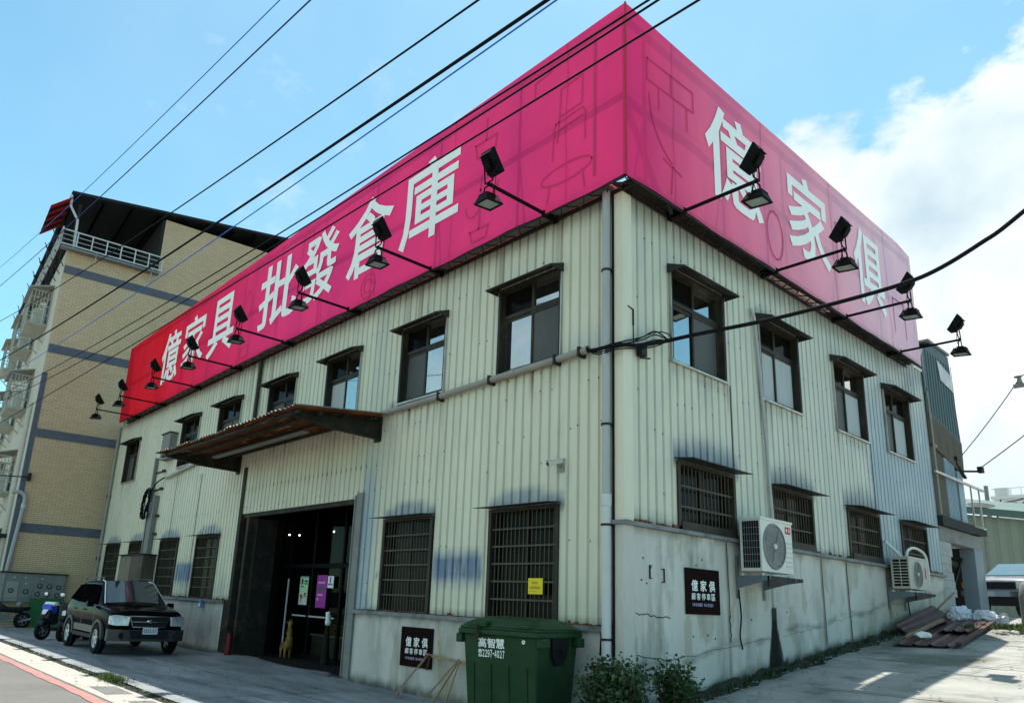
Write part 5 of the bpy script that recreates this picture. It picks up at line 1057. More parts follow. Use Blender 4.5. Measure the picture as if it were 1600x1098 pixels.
def wall_bracket(label, ys, z, D, yx):
    t = thing('wall_shelf_bracket', label, 'bracket', (0.02, ys[0], z), 0, 'air conditioner brackets')
    m = MB()
    for y in ys: m = MB(); m.prism([(0.03, y-0.02, z), (D, y-0.02, z), (D, y-0.02, z-0.05), (0.03, y-0.02, z-0.19)], (0, 0.012, 0)); m.box((0.03, y-0.02, z+0.0), (D, y+0.035, z+0.01)); m.box((0.026, y-0.03, z-0.35), (0.04, y+0.03, z+0.32)); m.build('arm', 'bracket_blue', t)
    m = MB(); m.prism([(D-0.04, ys[0]-0.02, z+0.011), (D-0.04, yx, z+0.011), (D-0.04, yx, z-0.04), (D-0.04, ys[0]-0.02, z-0.16)], (0.03, 0, 0)); m.build('front_plate', 'dark_steel', t)
    for y in ys:
        for x in (0.12, D-0.12): m = MB(); m.disc((x, y, z+0.011), (0, 0, 1), 0.025, 0.025, 0.04, 10); m.build('foot', 'pvc_white', t)
    return t
A1 = air_con('large white air conditioner with grey fan and red badge on the lane wall', 2.80, 3.82, 2.27, 3.13, 0.14, 0.50, 'ac_white', True)
wall_bracket('steel bracket carrying the large white air conditioner', (2.88, 3.72), 2.215, 0.58, 3.98)
A2 = air_con('smaller beige air conditioner with wide side slots farther along the lane wall', 8.92, 9.98, 2.29, 2.97, 0.14, 0.50, 'ac_beige', False)
wall_bracket('steel bracket carrying the smaller beige air conditioner', (9.0, 9.9), 2.235, 0.58, 10.1)
m = MB(); m.tube(curve_pts([(0.30, 9.4, 2.97), (0.3, 9.55, 3.15), (0.32, 9.9, 3.22), (0.4, 10.2, 3.1), (0.42, 10.25, 2.8), (0.42, 10.2, 2.5), (0.35, 10.0, 2.4)], 6), 0.03, 8); m.tube(curve_pts([(0.06, 8.95, 3.3), (0.12, 9.05, 3.2), (0.2, 9.25, 3.05), (0.22, 9.3, 2.97)], 6), 0.035, 8)
m.build('hose', 'ac_white', A2, smooth=True)
m = MB(); m.tube(curve_pts([(0.05, 10.0, 2.2), (0.05, 10.0, 1.9), (0.06, 10.1, 1.7), (0.05, 10.3, 1.6)], 6), 0.012, 6); m.build('cable', 'cable_black', A2, smooth=True)
m = MB(); m.tube(curve_pts([(0.05, 2.86, 2.0), (0.05, 2.9, 1.6), (0.04, 2.86, 1.3), (0.04, 2.92, 1.1)], 6), 0.012, 6); m.build('cable', 'cable_black', A1, smooth=True)
# ------------------------------------------------------------------ the brick apartment building (local: +y into the lot, -x along the street)
BT = R(-4.0)
BK = thing('brick_building', 'tall tan brick apartment building with grey bands beyond the warehouse', 'building', (-25.809, -2.993, 0), BT)
BM = BASE[BK]
def bb(mb, nm, mt, p=None, **k):
    o = mb.build(nm, mt, None, **k); o.parent = p or BK; BASE[o] = BM; return o
H1 = 15.0; LOG = 3.5
m = MB(); m.box((-18, 0, -0.2), (0, 14, H1)); m.box((-18, LOG, H1), (0, 14, 17.55)); bb(m, 'brick_wall', 'tan_brick')
m = MB(); m.box((-18, -0.02, 0), (-0.35, -0.001, H1)); bb(m, 'front_wall', 'plaster_cream')
for z in (3.40, 7.03, 10.45, 13.85): m = MB(); m.box((0.001, -0.021, z), (0.025, 14, z+0.34)); bb(m, 'grey_band', 'slate_band')
m = MB(); m.box((-0.20, -0.045, 0), (0.026, -0.022, 9.6)); m.box((0.0, -0.0219, 0), (0.024, 0.13, 9.6)); bb(m, 'corner_band', 'slate_band')
m = MB(); m.box((-18, LOG-0.12, H1), (-0.01, LOG-0.02, 17.5)); bb(m, 'terrace_wall', 'terrace_dark')
m = MB()
for k in range(5): m = MB(); m.box((-0.14-k*3.4, 0.05, H1), (-0.02-k*3.4, 0.17, 17.0)); bb(m, 'terrace_post', 'terrace_dark')
m = MB(); m.prism([(0.32, -0.30, 17.22), (0.32, 14, 19.0), (0.32, 14, 19.12), (0.32, -0.30, 17.34)], (-19, 0, 0)); bb(m, 'roof', 'roof_dark')
m = MB()
for k in range(12): y = -0.2+k*1.1; z = 17.22+(y+0.3)*0.1245; m.box((-4, y, z-0.12), (0.28, y+0.06, z-0.006)); bb(m, 'roof_purlin', 'roof_dark')
m = MB(); m.tube([(0.2, -0.28, 17.2), (0.2, -0.25, 16.7), (0.12, 0.1, 16.2), (0.10, 0.15, 15.0)], 0.05, 8); bb(m, 'roof_drainpipe', 'rail_white')
# terrace railing on two sides
m = MB()
def rail(p, q, n, h=0.62, bars=3):
    p, q = Vector(p), Vector(q)
    for k in range(n+1): a = p.lerp(q, k/n); m.bar(a, a+Vector((0, 0, h)), 0.045, 0.045)
    for e in (0.0, h): m.bar(p+Vector((0, 0, e)), q+Vector((0, 0, e)), 0.05, 0.045)
    for b in range(1, bars): m.bar(p+Vector((0, 0, h*b/bars)), q+Vector((0, 0, h*b/bars)), 0.018, 0.018)
rail((0.35, -0.35, 14.95), (0.35, LOG+0.05, 14.95), 7); rail((0.35, -0.35, 14.95), (-16, -0.45, 14.95), 22, 0.7)
m.bar((0.35, LOG, 14.95), (0.0, LOG, 14.95), 0.05, 0.05); m.bar((0.35, LOG, 15.57), (0.0, LOG, 15.57), 0.05, 0.05)
for y in (1.0, 3.2): m.bar((0.34, y, 14.93), (0.02, y, 14.4), 0.03, 0.03)
bb(m, 'terrace_railing', 'rail_white')
m = MB(); m.box((0.03, -0.3, 14.80), (0.36, LOG, 14.88)); bb(m, 'terrace_tray', 'meter_grey')
m = MB()
for k in range(16): x = -0.5-k; m.bar((x, -0.02, 14.3), (x, -0.45, 14.93), 0.03, 0.03); m.bar((x, -0.02, 15.0), (x-0.4, -0.6, 15.9+0.6*(k % 2)), 0.03, 0.03)
for k in range(7): x = -1.5-k*2.2; m.tube([(x, -0.3, 17.2), (x, -0.25, 16.4), (x, -0.1, 16.2), (x, -0.1, 15.0)], 0.05, 6)
bb(m, 'terrace_bracket', 'dark_steel')
m = MB()                                               # striped awning at the corner of the terrace
for k in range(9):
    m.cur = k % 2; x = 0.35-k*0.36; m.prism([(x, -0.25, 17.05), (x, -0.95, 16.40), (x, -0.95, 16.36), (x, -0.25, 17.01)], (-0.36, 0, 0))
bb(m, 'striped_awning', ['awning_red', 'awning_black'])
def cage(x1, wd, z0, z1, dp):
    x0 = x1-wd; m = MB()
    def V(x, y): m.bar((x, y, z0), (x, y, z1), 0.03, 0.03)
    n = 6
    for k in range(n+1): V(x1, -dp+(dp-0.05)*k/n)
    for k in range(11): V(x0+wd*k/10, -dp)
    for z in (z0, z0+(z1-z0)*.28, z0+(z1-z0)*.55, z0+(z1-z0)*.78, z1):
        m.bar((x1, -0.04, z), (x1, -dp, z), 0.03, 0.035); m.bar((x1, -dp, z), (x0, -dp, z), 0.03, 0.035); m.bar((x0, -0.04, z), (x0, -dp, z), 0.03, 0.035)
    c = bb(m, 'window_cage', 'cage_white')
    m = MB(); m.box((x0, -dp, z0-0.07), (x1, -0.03, z0-0.02)); m.prism([(x1-0.2, -0.03, z0-0.8), (x1-0.2, -0.03, z0-0.72), (x1-0.2, -dp, z0-0.08), (x1-0.2, -dp*0.9, z0-0.08)], (-0.06, 0, 0)); m.prism([(x0+0.2, -0.03, z0-0.8), (x0+0.2, -0.03, z0-0.72), (x0+0.2, -dp, z0-0.08), (x0+0.2, -dp*0.9, z0-0.08)], (-0.06, 0, 0)); bb(m, 'cage_tray', 'cage_white', c)
    m = MB(); m.prism([(x1+0.1, -0.03, z1+0.35), (x1+0.1, -dp-0.15, z1+0.08), (x1+0.1, -dp-0.15, z1+0.04), (x1+0.1, -0.03, z1+0.31)], (-wd-0.2, 0, 0)); bb(m, 'cage_hood', 'cage_white', c)
    m = MB(); m.box((x0+0.1, -0.035, z0+0.05), (x1-0.1, -0.022, z1-0.05)); bb(m, 'window', 'ink_black', c)
    m = MB(); m.box((x1-0.75, -dp*0.75, z0+0.02), (x1-0.2, -dp*0.3, z0+0.7)); bb(m, 'air_conditioner', 'ac_white', c); m = MB(); m.box((x0+0.2, -dp*0.7, z0+0.02), (x0+0.8, -dp*0.3, z0+0.55)); bb(m, 'air_conditioner', 'ac_white', c)
for fl in (12.25, 8.75, 5.2, 1.9):
    for x in ((-2.4, -6.9, -11.5) if fl > 12 else (-3.6, -8.3, -12.8)): cage(x, 2.3 if fl > 12 else 2.2, fl, fl+1.45, 0.78)
m = MB()
for x in (-1.4, -1.9): m.tube([(x, -0.08, 0.2), (x, -0.08, 8.6)], 0.09, 8)
bb(m, 'front_pipe', 'plaster_cream')
m = MB()
for k in range(5): m.box((-3-k*2.6, -1.1, 3.2), (-1.2-k*2.6, -0.03, 3.35))
bb(m, 'front_canopy', 'terrace_dark')
t = thing('vent_pipe', 'grey downpipe with a bend at its top on the tan brick wall', 'pipe', (-25.7, -2.8, 1.95))
m = MB(); XB = lambda x, y, z: tuple(BM @ Vector((x, y, z)))
m.tube([XB(*p) for p in curve_pts([(0.10, -0.25, 4.83), (0.13, 0.0, 4.85), (0.13, 0.18, 4.70), (0.13, 0.20, 4.4), (0.13, 0.14, 3.2), (0.13, 0.08, 2.1), (0.13, 0.08, 1.95)], 5)], 0.075, 10); m.build('pipe', 'pipe_grey', t, smooth=50)
m = MB(); m.disc(XB(0.13, 0.20, 4.28), (0, 0, 1), 0.09, 0.09, 0.14, 12); m.build('collar', 'pvc_white', t)
m = MB(); m.bar(XB(0.05, -0.9, 5.38), XB(0.05, 0.2, 5.45), 0.04, 0.04); m.box((-25.75, -2.85, 5.3), (-25.62, -2.75, 5.6)); single(m, 'wall_stay', 'dark_steel', 'short dark iron bar sticking out of the tan brick wall', 'wall stay')
# meter cabinet on the brick wall
MC = thing('meter_cabinet', 'grey bank of electricity meters along the foot of the tan brick wall', 'meter cabinet', XB(0.2, 0.3, 0.9), BT)
def mc(mb, nm, mt, p=None, **k):
    mb.v = [XB(*v) for v in mb.v]; return mb.build(nm, mt, p or MC, **k)
m = MB(); m.box((0.03, -0.8, 0.88), (0.28, 2.02, 1.90)); mc(m, 'case', 'meter_grey')
m = MB(); m.box((0.0, -0.85, 1.905), (0.36, 2.10, 1.95)); mc(m, 'lid', 'dark_steel')
m = MB(); m.box((0.281, -0.8, 0.90), (0.31, 0.05, 1.88)); mc(m, 'pale_door', 'meter_pale')
m = MB(); m.box((0.281, 0.12, 1.02), (0.30, 0.52, 1.60)); m.box((0.281, 0.14, 0.92), (0.30, 0.55, 0.99)); mc(m, 'pale_door', 'meter_pale')
m = MB(); m.box((0.281, 0.60, 1.02), (0.30, 0.98, 1.60)); m.box((0.281, 1.05, 1.0), (0.295, 1.98, 1.62)); mc(m, 'door', 'meter_grey')
def dial(y, z):
    m = MB(); m.disc((0.30, y, z), (1, 0, 0), 0.085, 0.08, 0.03, 20); d = mc(m, 'meter_dial', 'ink_black')
    m = MB(); m.disc((0.331, y, z), (1, 0, 0), 0.055, 0.05, 0.012, 18); m.v = [XB(*v) for v in m.v]; m.build('glass', 'fan_grey', d)
for y, z in ((0.30, 1.28), (0.78, 1.26), (1.2, 1.48), (1.52, 1.47), (1.83, 1.45), (1.17, 1.18), (1.50, 1.17), (1.82, 1.16)): dial(y, z)
m = MB()
for y, z in ((0.35, 1.75), (0.7, 1.76), (1.25, 1.74), (0.75, 1.55)): m.disc((0.281, y, z), (1, 0, 0), 0.03, 0.03, 0.02, 12)
mc(m, 'knob', 'pvc_white')
t = thing('green_board', 'green board leaning on the brick wall under the electricity meters', 'board', XB(0.5, 1.3, 0))
m = MB(); P = [XB(0.95, 0.72, 0.0), XB(0.95, 1.95, 0.0), XB(0.36, 2.0, 1.05), XB(0.36, 0.98, 1.02)]; n_ = Vector(XB(0.03, 0, 0.01))-Vector(XB(0, 0, 0)); m.prism(P, n_); m.build('sheet', 'board_green', t)
# ------------------------------------------------------------------ two wheelers
def wheel(parent, c, axis, r, w_, rimm='alloy', spokes=5):
    ax = Vector(axis).normalized(); c = Vector(c); m = MB()
    prof = [(r*0.62, -w_*0.45), (r*0.90, -w_*0.5), (r*0.985, -w_*0.38), (r, -w_*0.2), (r, w_*0.2), (r*0.985, w_*0.38), (r*0.90, w_*0.5), (r*0.62, w_*0.45)]
    a = ax.orthogonal().normalized(); b = ax.cross(a); n = 28; P = []; Fc = []
    for k in range(n):
        q = a*math.cos(2*math.pi*k/n)+b*math.sin(2*math.pi*k/n); P += [c+q*pr+ax*h for pr, h in prof]
    L_ = len(prof)
    for k in range(n):
        for j in range(L_): Fc.append((k*L_+j, k*L_+(j+1) % L_, ((k+1) % n)*L_+(j+1) % L_, ((k+1) % n)*L_+j))
    m.idx(P, Fc); ty = m.build('wheel', 'rubber', parent, smooth=45)
    m = MB(); m.disc(c-ax*w_*0.30, ax, r*0.66, r*0.66, w_*0.72, 28, r_in=r*0.56); m.disc(c+ax*w_*0.2, ax, r*0.16, r*0.14, w_*0.24, 14); m.disc(c-ax*w_*0.44, ax, r*0.16, r*0.16, w_*0.24, 14)
    for k in range(spokes):
        q = a*math.cos(2*math.pi*k/spokes+.3)+b*math.sin(2*math.pi*k/spokes+.3)
        for e in (0.28, -0.36): m.bar(c+q*r*0.1+ax*w_*e, c+q*r*0.60+ax*w_*(e-0.02), r*0.16, w_*0.12, ax)
    m.build('rim', rimm, ty)
    m = MB(); m.disc(c-ax*w_*0.1, ax, r*0.6, r*0.6, w_*0.1, 24); m.build('hub', 'ink_black', ty)
    return ty
def scooter(label, loc, rz, col1, col2, group=None):
    """local: front towards -y... built along +x = front"""
    t = thing('scooter', label, 'scooter', loc, rz, group); Bm = BASE[t]
    def add(mb, nm, mt, p=None, **k): o = mb.build(nm, mt, None, **k); o.parent = p or t; BASE[o] = Bm; return o
    class PX:                                          # wheel() builds in world space: feed it world points
        pass
    wf = wheel(t, tuple(Bm @ Vector((0.62, 0, 0.25))), tuple(Bm.to_3x3() @ Vector((0, 1, 0))), 0.25, 0.11, 'fan_grey', 5)
    wr = wheel(t, tuple(Bm @ Vector((-0.62, 0, 0.25))), tuple(Bm.to_3x3() @ Vector((0, 1, 0))), 0.25, 0.13, 'fan_grey', 5)
    m = MB(); m.prism([(0.80, -0.085, 0.40), (0.72, -0.10, 0.52), (0.50, -0.10, 0.54), (0.42, -0.085, 0.42), (0.6, -0.085, 0.52)], (0, 0.19, 0)); m.tube([(0.60, -0.08, 0.26), (0.48, -0.08, 0.75)], 0.03, 8); m.tube([(0.60, 0.08, 0.26), (0.48, 0.08, 0.75)], 0.03, 8); add(m, 'front_fork', 'ink_black')
    m = MB()
    P = [(0.66, 0.60), (0.60, 0.90), (0.50, 1.02), (0.36, 1.0), (0.30, 0.80), (0.28, 0.45), (0.40, 0.40)]
    for s in (-1, 1): m.prism([(x, 0, z) for x, z in P], (0, s*0.17, 0))
    add(m, 'front_shield', 'ink_black', bevel=0.03)
    m = MB(); m.prism([(0.625, -0.16, 0.86), (0.60, -0.175, 0.98), (0.42, -0.178, 0.99), (0.40, -0.176, 0.72), (0.52, -0.176, 0.70)], (0, 0.35, 0)); add(m, 'front_panel', col1, bevel=0.015)
    m = MB()
    for sg in (-1, 1): m.prism([(-0.05, sg*0.152, 0.60), (-0.30, sg*0.152, 0.72), (-0.85, sg*0.152, 0.79), (-0.80, sg*0.152, 0.66), (-0.35, sg*0.152, 0.52)], (0, sg*0.012, 0))
    add(m, 'side_panel', col2)
    m = MB()
    for sg in (-1, 1): m.tube([(0.37, sg*0.20, 1.03), (0.46, sg*0.22, 1.02), (0.45, sg*0.34, 1.04)], 0.006, 5); m.tube([(0.40, sg*0.1, 1.0), (0.52, sg*0.12, 0.8), (0.56, sg*0.1, 0.5)], 0.006, 5)
    add(m, 'brake_cable', 'ink_black')
    m = MB(); m.prism([(0.645, -0.10, 0.82), (0.70, -0.07, 0.70), (0.70, 0.07, 0.70), (0.645, 0.10, 0.82)], (-0.04, 0, 0.03)); add(m, 'headlight', 'headlamp', bevel=0.01)
    m = MB(); m.prism([(0.60, -0.19, 0.93), (0.52, -0.19, 1.05), (0.34, -0.16, 1.04), (0.36, -0.16, 0.96)], (0, 0.38, 0)); add(m, 'handlebar_cover', col2, bevel=0.02)
    m = MB()
    for s in (-1, 1): m.tube([(0.40, s*0.15, 1.0), (0.34, s*0.36, 1.03)], 0.022, 8); m.tube([(0.42, s*0.22, 1.03), (0.44, s*0.30, 1.22)], 0.008, 6)
    add(m, 'handlebar', 'ink_black')
    m = MB()
    for s in (-1, 1): m.ball((0.43, s*0.31, 1.26), 0.065, 10, 6, (0.4, 1.1, 0.8))
    add(m, 'mirror', 'chrome')
    m = MB(); m.prism([(0.32, -0.16, 0.24), (0.32, -0.16, 0.34), (-0.10, -0.16, 0.34), (-0.10, -0.16, 0.24)], (0, 0.32, 0)); add(m, 'footboard', 'ink_black')
    m = MB()
    P = [(-0.06, 0.30), (-0.02, 0.62), (-0.25, 0.74), (-0.85, 0.82), (-0.98, 0.76), (-0.92, 0.58), (-0.55, 0.42), (-0.35, 0.30)]
    m.prism([(x, -0.15, z) for x, z in P], (0, 0.30, 0)); add(m, 'rear_body', 'ink_black', bevel=0.04)
    m = MB(); m.prism([(0.0, -0.13, 0.70), (-0.05, -0.13, 0.78), (-0.45, -0.13, 0.80), (-0.80, -0.13, 0.88), (-0.85, -0.13, 0.83), (-0.30, -0.13, 0.735)], (0, 0.26, 0)); add(m, 'seat', 'ink_black', bevel=0.03)
    m = MB(); m.box((-0.75, 0.09, 0.22), (-0.15, 0.17, 0.36)); m.tube([(-0.3, -0.15, 0.25), (-0.85, -0.16, 0.36)], [0.03, 0.05], 8); add(m, 'engine', 'ink_black')
    m = MB(); m.box((-1.02, -0.06, 0.66), (-0.97, 0.06, 0.76)); add(m, 'tail_light', 'signal_orange')
    return t
scooter('blue and white motor scooter parked behind the black car', (-18.55, -2.45, 0.03), R(-60), 'scooter_blue', 'scooter_white')
scooter('dark motor scooter half hidden between the blue scooter and the black car', (-17.9, -2.2, 0.03), R(-45), 'ink_black', 'ink_black')
t = thing('parked_motorcycle', 'dark motorcycle parked below the pale door of the meter cabinet', 'motorcycle', (-25.0, -3.2, 0.0))
W1 = wheel(t, (-24.9, -3.5, 0.28), (1, 0.3, 0), 0.28, 0.11, 'fan_grey'); W2 = wheel(t, (-24.55, -2.35, 0.28), (1, 0.3, 0), 0.28, 0.12, 'fan_grey')
m = MB(); m.tube([(-24.85, -3.25, 0.60), (-24.78, -3.0, 0.68), (-24.72, -2.8, 0.62)], [0.08, 0.15, 0.08], 10); m.build('fuel_tank', 'ink_black', t, smooth=True)
m = MB(); m.tube([(-24.72, -2.82, 0.63), (-24.62, -2.5, 0.62), (-24.52, -2.15, 0.70)], [0.10, 0.11, 0.05], 10); m.build('seat', 'rubber', t, smooth=True)
m = MB(); m.box((-24.92, -3.05, 0.22), (-24.66, -2.72, 0.50)); m.tube([(-24.70, -2.9, 0.25), (-24.50, -2.4, 0.24), (-24.42, -2.1, 0.34)], [0.03, 0.04, 0.045], 8); m.build('engine', 'fan_grey', t)
m = MB(); m.ball((-24.93, -3.42, 0.80), 0.09, 10, 8); m.build('headlight', 'headlamp', t, smooth=True)
m = MB(); m.tube([(-25.12, -3.2, 0.88), (-24.55, -3.05, 0.88)], 0.018, 6); m.tube([(-24.9, -3.48, 0.3), (-24.84, -3.15, 0.88)], 0.03, 6); m.build('handlebar', 'ink_black', t)
m = MB(); m.ball((-24.62, -2.5, 0.80), 0.11, 12, 8); m.build('helmet', 'fan_grey', t, smooth=True)
# ------------------------------------------------------------------ cars
def car(label, loc, rz, paint, clad, st, zg, plate_txt=None, grille_m='ink_black', group=None):
    """local +x is the nose; st = stations (x, half width, sill, belt, roof half width, top)"""
    t = thing('car', label, 'car', loc, rz, group); Bm = BASE[t]
    def add(mb, nm, mt, p=None, **k): o = mb.build(nm, mt, None, **k); o.parent = p or t; BASE[o] = Bm; return o
    m = MB(); P = []; n = 17
    for (x, w_, zs, zb_, wr, zt) in st:
        h = [(0, zs), (w_*0.86, zs), (w_*0.985, zs+0.10), (w_, zs+(zb_-zs)*0.55), (w_*0.985, zb_-0.05), (w_*0.95, zb_), (wr+(w_*0.95-wr)*0.08, zt-(zt-zb_)*0.10 if zt-zb_ > 0.2 else zt-0.02), (wr*0.93, zt-0.005), (0, zt+0.02)]
        ring = [(x, -y, z) for y, z in h]+[(x, y, z) for y, z in reversed(h[1:-1])]
        P.append(ring)
    L_ = len(P[0]); V = [q for r in P for q in r]; Fc = []
    for i in range(len(P)-1):
        for k in range(L_): Fc.append((i*L_+k, i*L_+(k+1) % L_, (i+1)*L_+(k+1) % L_, (i+1)*L_+k))
    Fc += [tuple(range(L_)), tuple(range((len(P)-1)*L_, len(P)*L_))]
    m.idx(V, Fc); body = add(m, 'body', paint, smooth=True)
    md = body.modifiers.new('rounding', 'SUBSURF'); md.levels = 2; md.render_levels = 2
    return t, add, Bm
def suv():
    st = [(2.15, 0.66, 0.50, 0.78, 0.52, 0.84), (2.14, 0.70, 0.48, 0.81, 0.56, 0.87), (2.08, 0.80, 0.40, 0.90, 0.66, 0.98), (1.98, 0.86, 0.34, 0.97, 0.72, 1.04), (1.5, 0.89, 0.32, 1.03, 0.77, 1.09), (1.02, 0.90, 0.32, 1.08, 0.80, 1.14), (0.82, 0.90, 0.32, 1.09, 0.78, 1.20), (0.22, 0.90, 0.32, 1.10, 0.62, 1.66), (-0.10, 0.90, 0.32, 1.10, 0.62, 1.71), (-1.0, 0.90, 0.32, 1.11, 0.63, 1.72), (-1.75, 0.90, 0.34, 1.12, 0.62, 1.68), (-2.02, 0.88, 0.38, 1.12, 0.64, 1.42), (-2.18, 0.84, 0.42, 1.08, 0.74, 1.12), (-2.24, 0.82, 0.43, 1.04, 0.74, 1.06), (-2.25, 0.80, 0.45, 0.98, 0.74, 1.0)]
    t, add, Bm = car('black four wheel drive car parked nose out by the warehouse wall', (-14.68, -1.95, 0.03), R(0), 'car_black', 'car_cladding', st, 0)
    wp = lambda x, y, z: tuple(Bm @ Vector((x, y, z)))
    for x in (1.28, -1.32):
        for s in (-1, 1): wheel(t, wp(x, s*0.845, 0.345), (0, s, 0), 0.345, 0.20, 'alloy', 5)
    # wheel arch flares, sills and bumpers in grey plastic
    for s in (-1, 1):
        for x in (1.28, -1.32):
            m = MB()
            n = 16; pts = [(x+0.45*math.cos(math.pi*k/n), 0.36+0.43*math.sin(math.pi*k/n)) for k in range(n+1)]; pin = [(x+0.375*math.cos(math.pi*k/n), 0.36+0.36*math.sin(math.pi*k/n)) for k in range(n+1)]
            for k in range(n):
                q = [pts[k], pts[k+1], pin[k+1], pin[k]]; m.prism([(a, s*0.86, b) for a, b in q], (0, s*0.07, 0))
            add(m, 'wheel_arch', 'car_cladding')
        m = MB(); m.box((-0.90, min(s*0.87, s*0.915), 0.33), (0.86, max(s*0.87, s*0.915), 0.42)); add(m, 'side_step', 'ink_black'); m = MB(); m.prism([(-0.86, s*0.895, 0.46), (0.82, s*0.895, 0.46), (0.82, s*0.90, 0.62), (-0.86, s*0.90, 0.62)], (0, s*0.012, 0)); add(m, 'sill_trim', 'car_trim')
    m = MB()
    for x in (1.28, -1.32):
        for s in (-1, 1): m = MB(); m.disc((x, s*0.885, 0.36), (0, -s, 0), 0.40, 0.40, 0.012, 24); add(m, 'wheel_well', 'ink_black')
    m = MB()
    F = [(2.05, 0.88), (2.20, 0.62), (2.24, 0.0), (2.20, -0.62), (2.05, -0.88)]
    for (z0, z1, ex, rng) in ((0.34, 0.60, 0.0, (0, 4)),):
        for k in range(4):
            a, b = F[k], F[k+1]; m.prism([(a[0], a[1], z0), (b[0], b[1], z0), (b[0]+0.02, b[1], z1), (a[0]+0.02, a[1], z1)], (-0.16, 0, 0))
    bu = add(m, 'front_bumper', 'car_cladding')
    m = MB(); m.prism([(2.265, -0.40, 0.40), (2.265, 0.40, 0.40), (2.28, 0.46, 0.58), (2.28, -0.46, 0.58)], (-0.03, 0, 0)); add(m, 'air_intake', 'ink_black', bu)
    for s in (-1, 1):
        m = MB(); m.disc((2.19, s*0.62, 0.47), (1, -s*0.25, 0), 0.075, 0.07, 0.035, 18); f = add(m, 'fog_lamp', 'ink_black', bu)
        m = MB(); m.disc((2.222, s*0.61, 0.47), (1, -s*0.25, 0), 0.05, 0.045, 0.012, 16); add(m, 'fog_lens', 'headlamp', f) if False else f.data.materials.append(M['headlamp'])
    m = MB(); m.box((2.282, -0.17, 0.505), (2.296, 0.17, 0.655)); pl = add(m, 'licence_plate', 'plate_white', bu)
    m = MB(); y = -0.145
    for ch in '0501-LY':
        wd = 0.034 if ch != '-' else 0.018
        put_glyph(m, ch, 0.03, (2.2975, y, 0.54 if ch != '-' else 0.575), (0, 1, 0), (0, 0, 1), wd, 0.085 if ch != '-' else 0.012); y += wd+0.011
    pl.data.materials.append(M['ink_black']); k0 = len(pl.data.polygons)
    lt = m.build('plate_text', 'ink_black', None); dep = bmesh.new(); dep.from_mesh(pl.data); n0 = len(dep.faces); dep.from_mesh(lt.data); dep.faces.ensure_lookup_table()
    for f in dep.faces[n0:]: f.material_index = 1
    dep.to_mesh(pl.data); dep.free(); bpy.data.objects.remove(lt)
    m = MB(); m.prism([(2.15, -0.38, 0.66), (2.15, 0.38, 0.66), (2.145, 0.47, 0.90), (2.145, -0.47, 0.90)], (0.03, 0, 0)); g = add(m, 'grille', 'ink_black')
    m = MB(); Q = [(2.185, -0.38, 0.66), (2.185, 0.38, 0.66), (2.18, 0.48, 0.905), (2.18, -0.48, 0.905)]
    for k in range(4): m.bar(Q[k], Q[(k+1) % 4], 0.022, 0.022)
    m.bar((2.19, -0.42, 0.78), (2.19, 0.42, 0.78), 0.012, 0.016); add(m, 'grille_frame', 'chrome', g)
    m = MB(); m.ball((2.195, 0, 0.79), 0.055, 12, 8, (0.25, 1.5, 0.75)); add(m, 'badge', 'chrome', g, smooth=True)
    for s in (-1, 1):
        m = MB(); m.prism([(2.16, s*0.49, 0.69), (2.155, s*0.475, 0.90), (2.11, s*0.76, 0.925), (1.95, s*0.872, 0.90), (1.98, s*0.88, 0.71), (2.12, s*0.77, 0.69)], (0.075, 0, 0)); h = add(m, 'headlight', 'headlamp', smooth=False, bevel=0.01)
    # glass
    m = MB(); m.idx([(1.0, -0.72, 1.15), (1.0, 0.72, 1.15), (0.26, 0.575, 1.665), (0.26, -0.575, 1.665)], [(0, 1, 2, 3)])
    m.v = [(x+0.02, y, z+0.02) for x, y, z in m.v]; V0 = list(m.v); m.v = []; m.f = []; m.mi = []
    a, b, c, d = [Vector(v) for v in V0]; n = 8; P = []
    for i in range(n+1):
        for j in range(n+1):
            p = a.lerp(b, j/n).lerp(d.lerp(c, j/n), i/n); P.append(p+Vector((0.07, 0, 0.04))*math.sin(math.pi*j/n))
    m.idx(P, [(i*(n+1)+j, i*(n+1)+j+1, (i+1)*(n+1)+j+1, (i+1)*(n+1)+j) for i in range(n) for j in range(n)]); add(m, 'windscreen', 'car_glass', smooth=True)
    for s in (-1, 1):
        for nm, q in (('side_window', [(0.72, 1.13), (0.14, 1.58), (-0.28, 1.60), (-0.28, 1.14)]), ('side_window', [(-0.36, 1.14), (-0.36, 1.60), (-1.10, 1.60), (-1.16, 1.15)]), ('side_window', [(-1.25, 1.16), (-1.20, 1.60), (-1.72, 1.57), (-1.92, 1.20)])):
            m = MB(); f = lambda x, z: (x, s*(0.872-(z-1.10)*0.43), z); m.prism([f(*p) for p in q], (0, s*0.008, 0.003)); add(m, nm, 'tinted_glass')
        m = MB(); m.box((0.55, min(s*0.90, s*1.06), 1.06), (0.70, max(s*0.90, s*1.06), 1.20)); add(m, 'wing_mirror', 'car_black', bevel=0.03)
        m = MB(); m.tube([(0.1, s*0.60, 1.72), (0.0, s*0.58, 1.775), (-1.5, s*0.58, 1.775), (-1.6, s*0.6, 1.71)], 0.018, 6); add(m, 'roof_rail', 'car_cladding')
        m = MB()
        for x in (-0.12, -1.0): m.box((x-0.1, min(s*0.90, s*0.925), 0.96), (x+0.06, max(s*0.90, s*0.925), 0.99))
        add(m, 'door_handle', 'ink_black')
